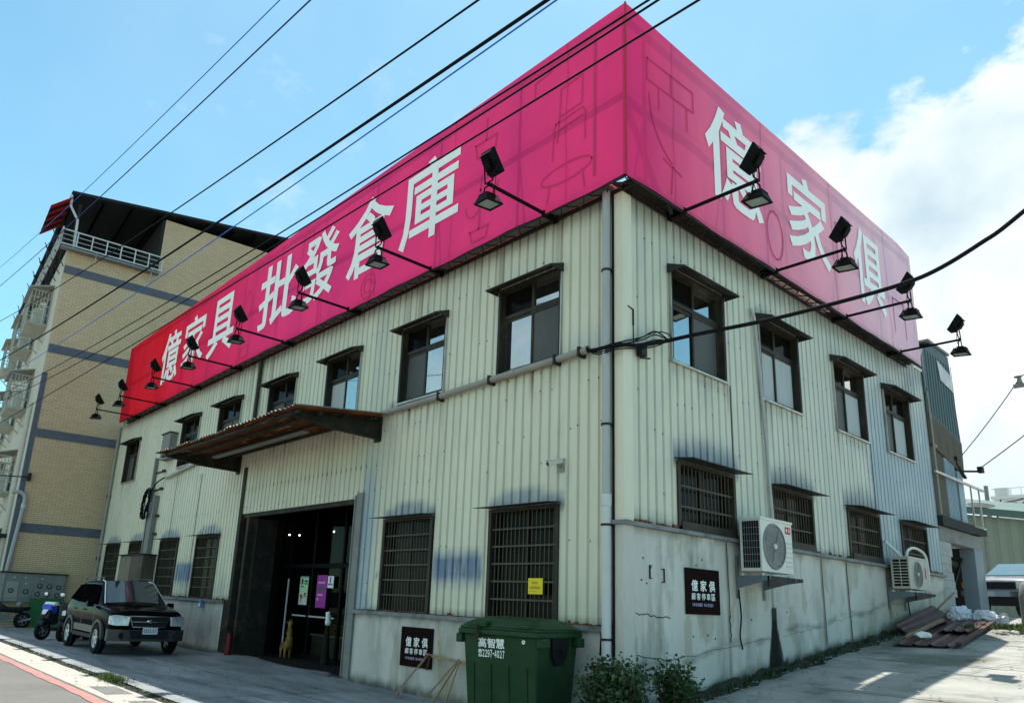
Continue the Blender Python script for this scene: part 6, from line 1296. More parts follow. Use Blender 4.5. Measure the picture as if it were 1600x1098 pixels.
    for sg in (-1, 1):
        m = MB()
        for xs in (0.78, -0.30, -1.18): m.prism([(xs, sg*0.899, 0.55), (xs+0.012, sg*0.899, 0.55), (xs+0.012, sg*0.88, 1.08), (xs, sg*0.88, 1.08)], (0, sg*0.006, 0))
        m.bar((1.9, sg*0.845, 1.03), (0.85, sg*0.872, 1.115), 0.008, 0.008); add(m, 'shut_line', 'fan_grey')
        m = MB(); m.tube([(0.99, sg*0.74, 1.155), (0.24, sg*0.60, 1.675), (-0.1, sg*0.575, 1.72)], 0.016, 6); add(m, 'screen_pillar', 'alloy')
    m = MB(); m.bar((0.95, 0.1, 1.215), (0.70, 0.55, 1.375), 0.015, 0.015); m.bar((0.97, -0.5, 1.20), (0.76, -0.05, 1.345), 0.015, 0.015); add(m, 'wiper', 'ink_black')
suv()
def pickup():
    st = [(2.3, 0.72, 0.55, 0.88, 0.62, 0.94), (2.22, 0.84, 0.48, 0.95, 0.72, 1.02), (1.2, 0.88, 0.42, 1.02, 0.80, 1.10), (1.0, 0.88, 0.42, 1.04, 0.80, 1.13), (0.35, 0.88, 0.42, 1.05, 0.64, 1.52), (-0.9, 0.88, 0.42, 1.05, 0.64, 1.54), (-1.2, 0.88, 0.42, 1.05, 0.75, 1.10), (-2.4, 0.88, 0.45, 1.03, 0.80, 1.06)]
    t, add, Bm = car('pale grey pickup truck parked beyond the lane in front of the green shed', (0.42, 18.6, 1.92), R(-97), 'car_white', 'car_cladding', st, 0)
    wp = lambda x, y, z: tuple(Bm @ Vector((x, y, z))); ax = tuple(Bm.to_3x3() @ Vector((0, 1, 0)))
    for x in (1.4, -1.5):
        for s in (-1, 1): wheel(t, wp(x, s*0.78, 0.36), tuple(s*v for v in ax), 0.36, 0.22, 'fan_grey', 6)
    m = MB(); m.prism([(1.04, -0.72, 1.15), (1.04, 0.72, 1.15), (0.40, 0.60, 1.51), (0.40, -0.60, 1.51)], (0.02, 0, 0.02)); add(m, 'windscreen', 'window_glass')
    for s in (-1, 1):
        m = MB(); f = lambda x, z: (x, s*(0.86-(z-1.05)*0.45), z); m.prism([f(*p) for p in [(0.85, 1.10), (0.3, 1.46), (-0.85, 1.47), (-1.0, 1.10)]], (0, s*0.012, 0.003)); add(m, 'side_window', 'car_glass')
        m = MB(); m.box((2.26, min(s*0.48, s*0.80), 0.74), (2.335, max(s*0.48, s*0.80), 0.90)); add(m, 'headlight', 'headlamp', bevel=0.01)
        m = MB(); m.box((2.20, min(s*0.81, s*0.87), 0.74), (2.30, max(s*0.81, s*0.87), 0.90)); add(m, 'turn_signal', 'signal_orange')
        m = MB(); m.box((0.75, min(s*0.88, s*1.06), 1.05), (0.88, max(s*0.88, s*1.06), 1.22)); add(m, 'wing_mirror', 'ink_black')
    m = MB(); m.box((2.30, -0.46, 0.72), (2.335, 0.46, 0.91)); add(m, 'grille', 'ink_black')
    m = MB(); m.box((2.25, -0.86, 0.52), (2.42, 0.86, 0.66)); add(m, 'front_bumper', 'chrome')
    m = MB(); m.box((2.1, -0.8, 0.28), (2.3, 0.8, 0.515)); add(m, 'skirt', 'ink_black')
pickup()
# ------------------------------------------------------------------ dumpster (local: front is -y, width along x)
DT = R(11.0)
DU = thing('dumpster', 'large dark green wheeled dumpster standing under the barred window', 'dumpster', (-1.10, -0.83, 0.06), DT)
DM = BASE[DU]
def du(mb, nm, mt, p=None, **k):
    o = mb.build(nm, mt, None, **k); o.parent = p or DU; BASE[o] = DM; return o
w0, w1, dd0, dd1 = 0.54, 0.60, 0.43, 0.51
m = MB(); Z0, Z1 = 0.16, 1.17
m.idx([(-w0, -dd0, Z0), (w0, -dd0, Z0), (w0, dd0, Z0), (-w0, dd0, Z0), (-w1, -dd1, Z1), (w1, -dd1, Z1), (w1, dd1, Z1), (-w1, dd1, Z1)], [(0, 3, 2, 1), (4, 5, 6, 7), (0, 1, 5, 4), (1, 2, 6, 5), (2, 3, 7, 6), (3, 0, 4, 7)])
du(m, 'body', 'dumpster_green', bevel=0.035)
m = MB()
m.box((-w1-0.04, -dd1-0.06, 1.15), (w1+0.04, dd1+0.04, 1.215)); m.box((-w1-0.025, -dd1-0.045, 1.216), (w1+0.025, dd1+0.035, 1.25)); du(m, 'rim', 'dumpster_green', bevel=0.012)
m = MB(); P = []
nx, ny = 12, 10
for j in range(ny+1):
    for i in range(nx+1):
        a, b = -1+2*i/nx, -1+2*j/ny; e = max(0, 1-abs(a)**6)*max(0, 1-abs(b)**4); P.append((a*(w1+0.015), b*(dd1+0.02), 1.255+0.135*e**0.5*(0.75+0.25*(1-b*b))))
m.idx(P, [(j*(nx+1)+i, j*(nx+1)+i+1, (j+1)*(nx+1)+i+1, (j+1)*(nx+1)+i) for j in range(ny) for i in range(nx)])
lid = du(m, 'lid', 'dumpster_green', smooth=40)
for q in (((-0.36, -dd1-0.085, 1.25), (-0.16, -dd1+0.05, 1.315)), ((0.30, -dd1-0.06, 1.25), (0.50, -dd1+0.05, 1.30)), ((-0.12, -0.30, 1.36), (0.02, -0.22, 1.395))): m = MB(); m.box(*q); du(m, 'lid_grip', 'dumpster_green', lid, bevel=0.01)
m = MB(); m.tube([(-0.30, -dd1-0.09, 1.28), (-0.30, -dd1-0.10, 1.20), (-0.27, -dd1-0.09, 1.15)], 0.016, 6); m.box((-0.32, -dd1-0.105, 1.10), (-0.25, -dd1-0.07, 1.17)); du(m, 'padlock', 'dark_steel')
for s in (-1, 1):
    m = MB(); m.box((min(s*(w1+0.001), s*(w1+0.10)), -dd1-0.03, 1.03), (max(s*(w1+0.001), s*(w1+0.10)), -dd1+0.15, 1.149)); du(m, 'side_handle', 'dumpster_green', bevel=0.015); m = MB(); m.box((min(s*(w1+0.001), s*(w1+0.10)), dd1-0.16, 1.03), (max(s*(w1+0.001), s*(w1+0.10)), dd1, 1.149)); du(m, 'side_handle', 'dumpster_green', bevel=0.015)
    m = MB()
    P = [(s*(w1-0.005), -0.22, 1.15), (s*(w1-0.005), 0.22, 1.15), (s*(w1-0.022), 0.18, 0.93), (s*(w1-0.03), 0.09, 0.81), (s*(w1-0.03), -0.09, 0.81), (s*(w1-0.022), -0.18, 0.93)]
    m.prism(P, (s*0.045, 0, 0)); m.disc((s*(w1+0.03), 0, 1.0), (s, 0, 0), 0.035, 0.03, 0.05, 14); du(m, 'trunnion_plate', 'rubber')
for x in (-0.45, 0.45):
    for y in (-0.33, 0.33):
        m = MB(); m.disc((x-0.03, y, 0.09), (1, 0, 0), 0.09, 0.09, 0.06, 18); m.box((x-0.045, y-0.03, 0.09), (x-0.032, y+0.03, 0.17)); m.box((x+0.032, y-0.03, 0.09), (x+0.045, y+0.03, 0.17)); du(m, 'wheel', 'rubber')
m = MB(); 
for k in range(4): m = MB(); x = -0.42+k*0.28; m.prism([(x-0.012, -dd0-0.004, Z0+0.03), (x+0.012, -dd0-0.004, Z0+0.03), (x+0.012, -dd0-(dd1-dd0)*0.62-0.004, Z0+0.62*(Z1-Z0)), (x-0.012, -dd0-(dd1-dd0)*0.62-0.004, Z0+0.62*(Z1-Z0))], (0, -0.012, 0)); du(m, 'rib', 'dumpster_green')
m = MB(); sl = Vector((0, -(dd1-dd0)/(Z1-Z0), 1)).normalized()
def on_front(x, z): return (x, -dd0-(dd1-dd0)*(z-Z0)/(Z1-Z0)-0.004, z)
for i, ch in enumerate('高智慧'): put_glyph(m, ch, 0.035, on_front(-0.34+i*0.145, 0.985), (1, 0, 0), sl, 0.135, 0.125)
x = -0.34
for ch in '☎2297-4027':
    wd = 0.062 if ch == '☎' else (0.026 if ch == '-' else 0.038)
    put_glyph(m, ch, 0.03 if ch != '☎' else 0.0, on_front(x, 0.868 if ch != '-' else 0.91), (1, 0, 0), sl, wd-0.004, 0.095 if ch != '-' else 0.016); x += wd+0.004
du(m, 'lettering', 'sign_white')
m = MB(); m.disc(on_front(0.385, 1.09), (0, -1, 0.08), 0.026, 0.026, 0.004, 18, r_in=0.009); du(m, 'round_sticker', 'sign_white')
# ------------------------------------------------------------------ wooden frame leaning beside the dumpster
t = thing('wooden_rack', 'flimsy frame of bare wooden battens leaning on the plinth beside the dumpster', 'wooden rack', (-3.6, -0.3, 0))
m = MB()
m.bar((-4.12, -0.10, 0.72), (-2.6, -0.12, 0.64), 0.02, 0.045); m.bar((-4.02, -0.10, 0.74), (-4.35, -0.42, 0.16), 0.03, 0.025); m.bar((-4.35, -0.42, 0.16), (-4.25, -0.46, 0.04), 0.03, 0.03); m.bar((-4.36, -0.42, 0.16), (-4.42, -0.42, 0.04), 0.03, 0.03)
m.bar((-3.22, -0.10, 0.72), (-3.62, -0.50, 0.04), 0.04, 0.025); m.bar((-3.20, -0.12, 0.70), (-3.36, -0.50, 0.04), 0.03, 0.025); m.bar((-3.18, -0.12, 0.70), (-3.12, -0.45, 0.04), 0.02, 0.02)
m.build('batten', 'wood', t)
m = MB(); m.tube([(-4.04, -0.14, 0.72), (-4.16, -0.15, 0.50)], 0.012, 6); m.tube([(-3.95, -0.13, 0.72), (-4.0, -0.15, 0.48)], 0.018, 6); m.tube([(-3.98, -0.13, 0.72), (-4.1, -0.16, 0.58)], 0.014, 6); m.build('strap', 'maroon_sheet', t)
# ------------------------------------------------------------------ shop interior seen through the doorway
t = thing('giraffe_statue', 'yellow giraffe statue with brown spots standing inside the dark doorway', 'statue', (-11.15, 0.95, 0.085))
m = MB()
m.tube(curve_pts([(-11.36, 0.98, 0.30), (-11.28, 0.98, 0.36), (-11.05, 0.95, 0.38), (-10.92, 0.92, 0.44), (-10.88, 0.90, 0.60), (-10.86, 0.88, 0.80), (-10.84, 0.86, 0.90)], 5), [0.05]*5+[0.10]*5+[0.115]*5+[0.095]*5+[0.065]*5+[0.05]*6, 10)
m.tube([(-10.86, 0.89, 0.92), (-10.79, 0.85, 0.915), (-10.69, 0.80, 0.87), (-10.66, 0.785, 0.86)], [0.035, 0.062, 0.042, 0.025], 10)
for (x, y) in ((-11.28, 1.03), (-11.24, 0.90), (-10.98, 1.0), (-10.95, 0.86)): m.tube([(x, y, 0.33), (x-0.01, y, 0.20), (x, y, 0.09)], [0.045, 0.028, 0.03], 8)
for e in (-1, 1): m.tube([(-10.83, 0.87+e*0.025, 0.94), (-10.84, 0.87+e*0.03, 1.01)], 0.010, 6); m.tube([(-10.86, 0.88+e*0.05, 0.93), (-10.89, 0.88+e*0.10, 0.95)], [0.022, 0.008], 6)
m.tube([(-11.36, 0.98, 0.34), (-11.42, 0.98, 0.24), (-11.42, 0.98, 0.18)], 0.012, 6)
gb = m.build('body', 'giraffe_yellow', t, smooth=True)
m = MB()
for (x, y, z, r) in ((-11.15, 0.86, 0.40, .05), (-11.0, 0.83, 0.42, .045), (-10.88, 0.80, 0.55, .035), (-10.92, 0.825, 0.68, .03), (-10.85, 0.81, 0.76, .025), (-11.25, 0.88, 0.36, .035), (-11.07, 0.85, 0.33, .04)): m.ball((x, y+0.01, z), r, 8, 6, (1, 0.5, 1))
m.ball((-10.75, 0.80, 0.915), 0.012, 8, 6); m.ball((-10.70, 0.85, 0.92), 0.012, 8, 6); m.build('spots', 'giraffe_brown', t, smooth=True)
def poster(nm, label, a, b, z0, z1, y, base, marks):
    t = thing(nm, label, 'poster', ((a+b)/2, y, z0)); m = MB(); m.box((a, y-0.012, z0), (b, y-0.006, z1)); m.build('sheet', base, t)
    for mm, rects in marks.items():
        m = MB()
        for (u0, u1, v0, v1) in rects: m.box((a+(b-a)*u0, y-0.016, z0+(z1-z0)*v0), (a+(b-a)*u1, y-0.0125, z0+(z1-z0)*v1))
        m.build('print', mm, t)
poster('poster', 'narrow green and cream poster on the dark shop front glass', -11.22, -10.80, 1.36, 2.07, 1.24, 'poster_green', {'poster_cream': [(0.05, 0.95, 0.02, 0.46), (0.1, .3, .6, .9)], 'ink_black': [(.18, .38, .72, .9), (.55, .92, .80, .86), (.55, .92, .72, .76), (.15, .4, .30, .36), (.55, .95, .30, .33), (.15, .45, .62, .66)], 'extinguisher_red': [(.2, .45, .22, .29), (.6, .85, .36, .42), (.2, .3, .10, .2)], 'poster_blue': [(0.02, 0.98, .955, .995), (.02, .98, 0.0, .02)]})
poster('poster', 'tall purple poster on the dark shop front glass', -10.36, -9.88, 1.32, 2.10, 1.24, 'poster_purple', {'poster_pink': [(.15, .28, .74, .80), (.34, .46, .74, .80), (.52, .64, .74, .80), (.7, .8, .74, .80), (.15, .65, .37, .42), (.12, .25, .22, .30)], 'slate_band': [(.2, .45, .50, .64), (.5, .8, .50, .66)]})
poster('poster', 'small white notice beside the purple poster on the shop front', -9.85, -9.58, 1.80, 2.08, 1.24, 'sign_white', {'poster_blue': [(.12, .85, .22, .38)], 'ink_black': [(.38, .55, .45, .92)]})
t = thing('shop_counter', 'long brown counter with pale top edge inside the dark doorway', 'counter', (-9.6, 2.0, 0.09))
m = MB(); m.box((-11.2, 1.7, 0.09), (-8.3, 2.3, 0.62)); m.build('case', 'old_brown', t); m = MB(); m.box((-11.25, 1.65, 0.625), (-8.25, 2.35, 0.66)); m.build('top', 'meter_pale', t)
for nm, lb, x0, x1, y0, y1, z1, mt in (('wooden_cabinet', 'tall brown wooden cabinet deep inside the shop doorway', -10.6, -9.5, 3.2, 3.9, 2.3, 'wood'), ('wooden_shelf', 'low wooden shelf unit inside the shop behind the giraffe statue', -12.0, -10.9, 2.6, 3.1, 1.3, 'wood')):
    t = thing(nm, lb, 'furniture', ((x0+x1)/2, (y0+y1)/2, 0.09)); m = MB(); m.box((x0, y0, 0.09), (x1, y1, z1)); m.build('case', mt, t, bevel=0.01)
    for k in range(3): m = MB(); z = 0.15+(z1-0.2)*k/3; m.box((x0+0.05, y0-0.03, z), (x1-0.05, y0-0.002, z+(z1-0.3)/3-0.04)); d = m.build('drawer', 'giraffe_yellow' if k % 2 else 'old_brown', t); m = MB(); m.box(((x0+x1)/2-0.08, y0-0.05, z+0.2), ((x0+x1)/2+0.08, y0-0.031, z+0.23)); m.build('handle', 'chrome', d)
t = thing('white_figurine', 'small white figurine on a dark stand inside the doorway', 'figurine', (-9.28, 1.0, 0.66))
m = MB(); m.tube([(-9.28, 1.0, 0.09), (-9.28, 1.0, 0.95)], [0.10, 0.05], 10); m.build('stand', 'interior_dark', t)
m = MB(); m.tube([(-9.28, 1.0, 0.955), (-9.27, 1.0, 1.02), (-9.29, 1.0, 1.10), (-9.26, 0.99, 1.16), (-9.30, 0.99, 1.22), (-9.22, 0.98, 1.24)], [0.06, 0.075, 0.055, 0.06, 0.055, 0.02], 10); m.build('figure', 'sign_white', t, smooth=True)
for i, ((x, y, z), lb) in enumerate((((-12.46, 1.42, 3.24), 'small glowing ceiling lamp farthest into the doorway beside the shutter'), ((-12.04, 1.5, 3.22), 'small glowing ceiling lamp second from the shutter inside the doorway'), ((-10.41, 1.6, 3.26), 'small glowing ceiling lamp alone above the purple poster in the doorway'))):
    t = thing('ceiling_lamp', lb, 'lamp', (x, y, z), 0, 'ceiling lamps in the shop'); m = MB(); m.ball((x, y, z-0.05), 0.02, 10, 8); m.build('bulb', 'lamp_glow', t); m = MB(); m.tube([(x, y, z-0.01), (x, y, 4.205)], 0.012, 6); m.build('stem', 'ink_black', t)
t = thing('fire_extinguisher', 'dark red fire extinguisher standing by the left doorway pillar', 'fire extinguisher', (-12.05, -0.12, 0.08))
m = MB(); m.tube([(-12.05, -0.12, 0.09), (-12.05, -0.12, 0.50), (-12.05, -0.12, 0.58), (-12.05, -0.12, 0.63)], [0.085, 0.085, 0.06, 0.03], 16); m.build('cylinder', 'extinguisher_red', t, smooth=45)
m = MB(); m.box((-12.08, -0.20, 0.635), (-12.02, -0.06, 0.665)); m.tube([(-12.05, -0.07, 0.64), (-12.0, -0.0, 0.55), (-11.99, -0.03, 0.3)], 0.014, 6); m.build('valve', 'ink_black', t)
t = thing('padlock_box', 'tiny pale blue switch box on the plinth ledge left of the doorway', 'switch box', (-14.2, -0.12, 1.2))
m = MB(); m.box((-14.32, -0.13, 1.14), (-14.16, -0.08, 1.36)); m.build('case', 'poster_blue', t, bevel=0.006); m = MB(); m.box((-14.29, -0.137, 1.17), (-14.19, -0.131, 1.26)); m.build('cover', 'sign_white', t)
# ------------------------------------------------------------------ plants
def shrub(label, c, rx, rz, n, nstem, seed, group=None):
    rnd = random.Random(seed); t = thing('shrub', label, 'shrub', c, 0, group); c = Vector(c); m = MB(); st = MB()
    tips = []
    for k in range(nstem):
        a = rnd.uniform(0, 2*math.pi); r = rx*rnd.uniform(.1, .95); h = rz*rnd.uniform(.55, 1.0)*(1-0.30*(r/rx)**2)
        base = c+Vector((math.cos(a)*r*0.35, math.sin(a)*r*0.35, 0)); tip = c+Vector((math.cos(a)*r, math.sin(a)*r, h)); mid = base.lerp(tip, 0.5)+Vector((rnd.uniform(-.06, .06), rnd.uniform(-.06, .06), 0.08))
        st.tube([base, mid, tip], [0.012, 0.008, 0.003], 5); tips.append((base, mid, tip))
    for k in range(n):
        b, md, tp = rnd.choice(tips); s = rnd.uniform(0.25, 1.05); p = (b.lerp(md, s*2) if s < .5 else md.lerp(tp, s*2-1))
        p = p+Vector((rnd.gauss(0, .055), rnd.gauss(0, .055), rnd.gauss(0, .05)))
        if p.z < c.z+0.02: continue
        d = Vector((rnd.gauss(0, 1), rnd.gauss(0, 1), rnd.gauss(0.35, .6))).normalized(); sd = d.cross(Vector((rnd.gauss(0, 1), rnd.gauss(0, 1), rnd.gauss(0, 1)))).normalized(); L_ = rnd.uniform(.035, .075); w_ = L_*rnd.uniform(.28, .42); nn = d.cross(sd)*L_*0.12
        m.cur = 1 if rnd.random() < 0.22 else 0
        q0 = len(m.v)
        m.idx([p, p+d*L_*0.5+sd*w_-nn, p+d*L_, p+d*L_*0.5-sd*w_-nn, p+d*L_*0.5], [(0, 1, 4), (1, 2, 4), (2, 3, 4), (3, 0, 4)])
    m.build('foliage', ['leaf', 'leaf_light'], t); st.build('stem', 'twig', t)
shrub('dense leafy green shrub between the dumpster and the warehouse corner', (0.30, -0.62, 0.14), 0.50, 0.93, 4200, 110, 3, 'shrubs at the warehouse corner')
shrub('smaller, twiggier green shrub against the lane wall', (0.50, 0.38, 0.28), 0.36, 0.78, 1300, 46, 8, 'shrubs at the warehouse corner')
def tufts(nm, spots, mt, n, h, seed, leafy=False):
    rnd = random.Random(seed); m = MB()
    for (x, y, z, s) in spots:
        for k in range(int(n*s)):
            a = rnd.uniform(0, 6.28); r = abs(rnd.gauss(0, .07*s)); p = Vector((x+math.cos(a)*r, y+math.sin(a)*r, z)); b = rnd.uniform(0, 6.28); d = Vector((math.cos(b)*.5, math.sin(b)*.5, 1)).normalized()*h*s*rnd.uniform(.4, 1.1); sd = Vector((math.sin(b), -math.cos(b), 0))*(0.006 if not leafy else 0.018)
            m.idx([p-sd*.6, p+sd*.6, p+d*.6+sd, p+d, p+d*.6-sd], [(0, 1, 2, 3, 4)])
    o = m.build(nm, mt); o['kind'] = 'stuff'; return o
rnd = random.Random(5)
sp = [(x, -3.97+rnd.gauss(0, .05), 0.01, rnd.uniform(.3, .7)) for x in [-17+0.16*k+rnd.uniform(-.1, .1) for k in range(76)] if rnd.random() < .55]+[(-8.1+rnd.gauss(0, .35), -3.93+rnd.gauss(0, .05), 0.01, rnd.uniform(.7, 1.5)) for _ in range(26)]
tufts('drain_weeds', sp, 'grass', 26, 0.10, 11)
sp = [(0.04+abs(rnd.gauss(0, .10)), y, gz(0.1, y)-0.01, rnd.uniform(.4, 1.1)) for y in [1.0+0.13*k for k in range(76)]]
tufts('wall_foot_weeds', sp, 'leaf', 16, 0.10, 12, True)
sp = [(-6.9+rnd.gauss(0, .2), -0.12+rnd.gauss(0, .06), 0.05, .8) for _ in range(9)]
tufts('doorway_weeds', sp, 'twig', 20, 0.10, 13)
sp = [(1.95+rnd.gauss(0, .30), 10.2+rnd.gauss(0, .35), 1.56+0.02, rnd.uniform(.7, 1.3)) for _ in range(40)]
tufts('lane_weeds', sp, 'grass', 30, 0.13, 14, True)
def heap(nm, y0, y1, wdt, h, mt, seed):
    m = MB(); n = int((y1-y0)/0.1); P = []
    for i in range(n+1):
        y = y0+(y1-y0)*i/n
        for j in range(7):
            x = 0.03+wdt*(0.7+0.5*mnoise.noise((y*1.7, seed, 0)))*j/6; P.append((x, y, gz(0.1, y)-0.02+h*(1-j/6)**1.5*(0.6+0.8*mnoise.noise((x*9, y*3, seed)))))
    m.idx(P, [(i*7+j, i*7+j+1, (i+1)*7+j+1, (i+1)*7+j) for i in range(n) for j in range(6)]); o = m.build(nm, mt, smooth=True); o['kind'] = 'stuff'; return o
heap('wall_foot_soil', 0.9, 12.4, 0.45, 0.12, 'moss', 3)
# ------------------------------------------------------------------ the neighbouring building and the yard beyond
NB = thing('neighbour_building', 'run down building with teal upper cladding beyond the end of the lane wall', 'building', (-0.2, 12.7, 1.8))
m = MB(); prof = [(12.68, 6.98), (15.2, 6.56), (14.95, 9.02), (13.6, 9.06), (12.9, 8.75), (12.68, 8.4)]
m.prism([(0.02, y, z) for y, z in prof], (-7.5, 0, 0)); m.build('upper_cladding', 'teal_cladding', NB)
m = MB(); m.box((-7.4, 13.3, 9.065), (0.06, 14.98, 9.13)); m.box((0.021, 12.68, 7.6), (0.05, 12.76, 8.5)); m.build('roof_edge', 'galvanised', NB)
m = MB()
for k in range(12): y = 12.85+k*0.2; m.box((0.021, y, 7.02-0.167*(y-12.68)), (0.032, y+0.012, 8.75 if y > 13 else 8.4))
m.build('cladding_rib', 'teal_cladding', NB)
m = MB(); m.prism([(0.045, 13.88, 8.67), (0.045, 14.85, 8.46), (0.045, 15.0, 7.98), (0.045, 14.02, 8.12)], (-0.012, 0, 0)); m.build('torn_poster', 'tornposter', NB)
m = MB(); m.prism([(0.03, 12.66, 6.97), (0.03, 15.22, 6.55), (0.03, 15.12, 5.66), (0.03, 12.66, 6.12)], (-7.4, 0, 0)); m.build('stained_band', 'old_brown', NB)
m = MB(); m.box((-7.3, 12.66, 4.28), (-0.02, 13.62, 6.1)); m.build('brown_wall', 'old_brown', NB)
m = MB(); m.box((-7.3, 13.63, 4.28), (0.0, 14.42, 5.9)); m.box((-7.3, 14.62, 4.28), (0.0, 15.05, 5.7))
for k in range(7): m.box((0.001, 13.66+k*0.11, 4.3), (0.012, 13.68+k*0.11, 5.85))
m.build('sheet_wall', 'blue_grey_sheet', NB)
m = MB(); m.box((-7.3, 14.43, 4.28), (-0.06, 14.61, 5.85)); m.build('gap', 'ink_black', NB)
m = MB(); m.box((-7, 12.64, 4.02), (0.12, 15.1, 4.26)); m.box((-7, 15.11, 4.06), (0.10, 16.25, 4.24)); m.build('floor_slab', 'terrace_dark', NB)
m = MB(); m.box((-0.30, 12.66, 3.66), (0.0, 16.1, 4.015)); m.build('beam', 'old_concrete', NB)
m = MB(); m.prism([(0.0, 15.28, 3.655), (0.0, 15.98, 3.655), (0.0, 15.98, 1.7), (0.0, 15.22, 1.7)], (-0.35, 0, 0)); m.build('column', 'column_blue', NB)
m = MB(); rnd = random.Random(4); z = 1.7; k = 0
while z < 3.64:
    e = 13.40+rnd.uniform(-.10, .12); m.box((-0.22, 12.64, z), (-0.01+rnd.uniform(-.004, .004), e, min(z+0.195, 3.65))); z += 0.20
m.build('broken_block_wall', 'block_grey', NB)
m = MB(); m.box((-6, 19.0, 1.6), (-0.9, 19.1, 4.0)); m.box((-6, 12.9, 1.6), (-5.9, 18.9, 4.0)); m.build('inner_wall', 'interior_dark', NB)
m = MB(); m.bar((-0.6, 14.4, 1.8), (-0.3, 15.2, 3.4), 0.06, 0.06); m.bar((-0.9, 14.9, 1.8), (-0.9, 14.9, 3.6), 0.08, 0.08); m.bar((-0.4, 13.9, 3.3), (-0.4, 15.2, 3.2), 0.1, 0.1); m.ball((-0.5, 14.1, 3.3), 0.16, 10, 8); m.build('scrap', 'terrace_dark', NB)
m = MB(); m.bar((0.1, 12.55, 5.36), (0.1, 16.4, 5.36), 0.05, 0.06)
for y in (15.25, 15.95): m.bar((0.1, y, 4.25), (0.1, y, 5.34), 0.035, 0.035)
m.bar((0.0, 15.25, 4.25), (0.1, 16.2, 4.25), 0.04, 0.04); m.build('balcony_rail', 'bare_metal', NB)
m = MB(); m.tube([(0.05, 12.74, 7.5), (0.06, 12.76, 7.2), (0.06, 12.76, 6.0), (0.06, 12.76, 4.3)], 0.03, 8); m.ball((0.08, 12.80, 6.05), 0.055, 10, 6); m.build('drainpipe', 'pipe_taupe', NB)
m = MB(); m.bar((0.0, 14.9, 5.72), (0.35, 15.3, 5.74), 0.05, 0.05); m.box((0.32, 15.2, 5.70), (0.44, 15.4, 5.86)); m.box((0.0, 14.4, 5.95), (0.10, 14.6, 6.05)); m.bar((0.02, 14.5, 5.9), (0.05, 15.1, 5.55), 0.08, 0.04); m.build('cable_bracket', 'dark_steel', NB)
# shed
t = thing('green_shed', 'low pale green corrugated shed behind the grey pickup truck', 'shed', (-2, 26, 1.9)); m = MB()
P = []; n = 260; zt = lambda x: 5.62-0.165*(x+1.0)
for i in range(n+1):
    x = -8+17*i/n; q = 26.0+(0.05 if (i % 6) < 2 else 0.0); P += [(x, q+0.05*(x+3), 1.7), (x, q+0.05*(x+3), max(3.6, zt(x)))]
m.idx(P, [(2*i, 2*i+2, 2*i+3, 2*i+1) for i in range(n)]); m.build('wall', 'shed_green', t)
m = MB(); m.prism([(-8.2, 25.45, zt(-8.2)+0.02), (9, 26.3, zt(9)+0.02), (9, 26.3, zt(9)+0.30), (-8.2, 25.45, zt(-8.2)+0.30)], (0, 6, 0.9)); m.build('roof', 'shed_eave', t)
m = MB(); m.box((-0.75, 25.9, 2.6), (0.6, 26.06, 4.2)); m.build('door', 'galvanised', t); m = MB(); m.box((-0.95, 25.7, 4.22), (0.8, 26.06, 4.3)); m.build('door_hood', 'terrace_dark', t)
# white building far away
t = thing('far_building', 'distant white flat roofed building above the green shed roof', 'building', (-9, 62, 1.8)); m = MB(); m.box((-10.2, 60, 1.8), (-3, 70, 11.3)); m.box((-10.4, 59.8, 11.31), (-2.8, 70.2, 11.55)); m.build('wall', 'tile_white', t)
m = MB()
for k in range(5): m.box((-9.8+k*1.4, 59.93, 10.4), (-8.8+k*1.4, 59.99, 11.0))
m.build('window', 'slate_band', t)
m = MB(); m.box((-10.15, 60.05, 11.56), (-9.3, 61.2, 12.2)); m.bar((-10.3, 59.9, 12.1), (-3, 59.9, 12.1), 0.05, 0.05)
for k in range(9): m.bar((-9.2+k*0.8, 59.9, 11.55), (-9.2+k*0.8, 59.9, 12.1), 0.04, 0.04)
m.build('roof_railing', 'rail_white', t)
# utility poles and far wires
def pole(label, x, y, z0, z1, arms):
    t = thing('utility_pole', label, 'utility pole', (x, y, z0)); m = MB(); m.tube([(x, y, z0), (x, y, z1)], [0.15, 0.10], 10); m.build('mast', 'old_concrete', t, smooth=50)
    m = MB()
    for z, w_ in arms: m.bar((x-w_, y-0.15, z), (x+w_, y-0.15, z), 0.09, 0.09); m.disc((x-w_*0.8, y-0.15, z+0.05), (0, 0, 1), 0.05, 0.03, 0.18, 8); m.disc((x+w_*0.8, y-0.15, z+0.05), (0, 0, 1), 0.05, 0.03, 0.18, 8)
    m.build('crossarm', 'terrace_dark', t)
pole('thin utility pole in the distance above the shed roof', -5.7, 40, 1.8, 9.25, [(8.2, 0.8), (7.4, 0.5)])
t = thing('street_pole', 'utility pole standing close by with its arm and insulator against the sky', 'utility pole', (3.3, 14, 1.9)); m = MB(); m.tube([(3.3, 14.0, 1.85), (3.3, 14.0, 9.2)], [0.17, 0.12], 12); m.build('mast', 'old_concrete', t, smooth=50)
m = MB(); m.bar((3.4, 14, 7.62), (1.66, 14, 7.62), 0.09, 0.09); m.disc((1.80, 14, 7.67), (0, 0, 1), 0.07, 0.04, 0.16, 10); m.build('crossarm', 'old_concrete', t)
m = MB(); m.ball((1.78, 14, 7.86), 0.07, 10, 6, (1.4, 1, .5)); m.build('insulator', 'galvanised', t)
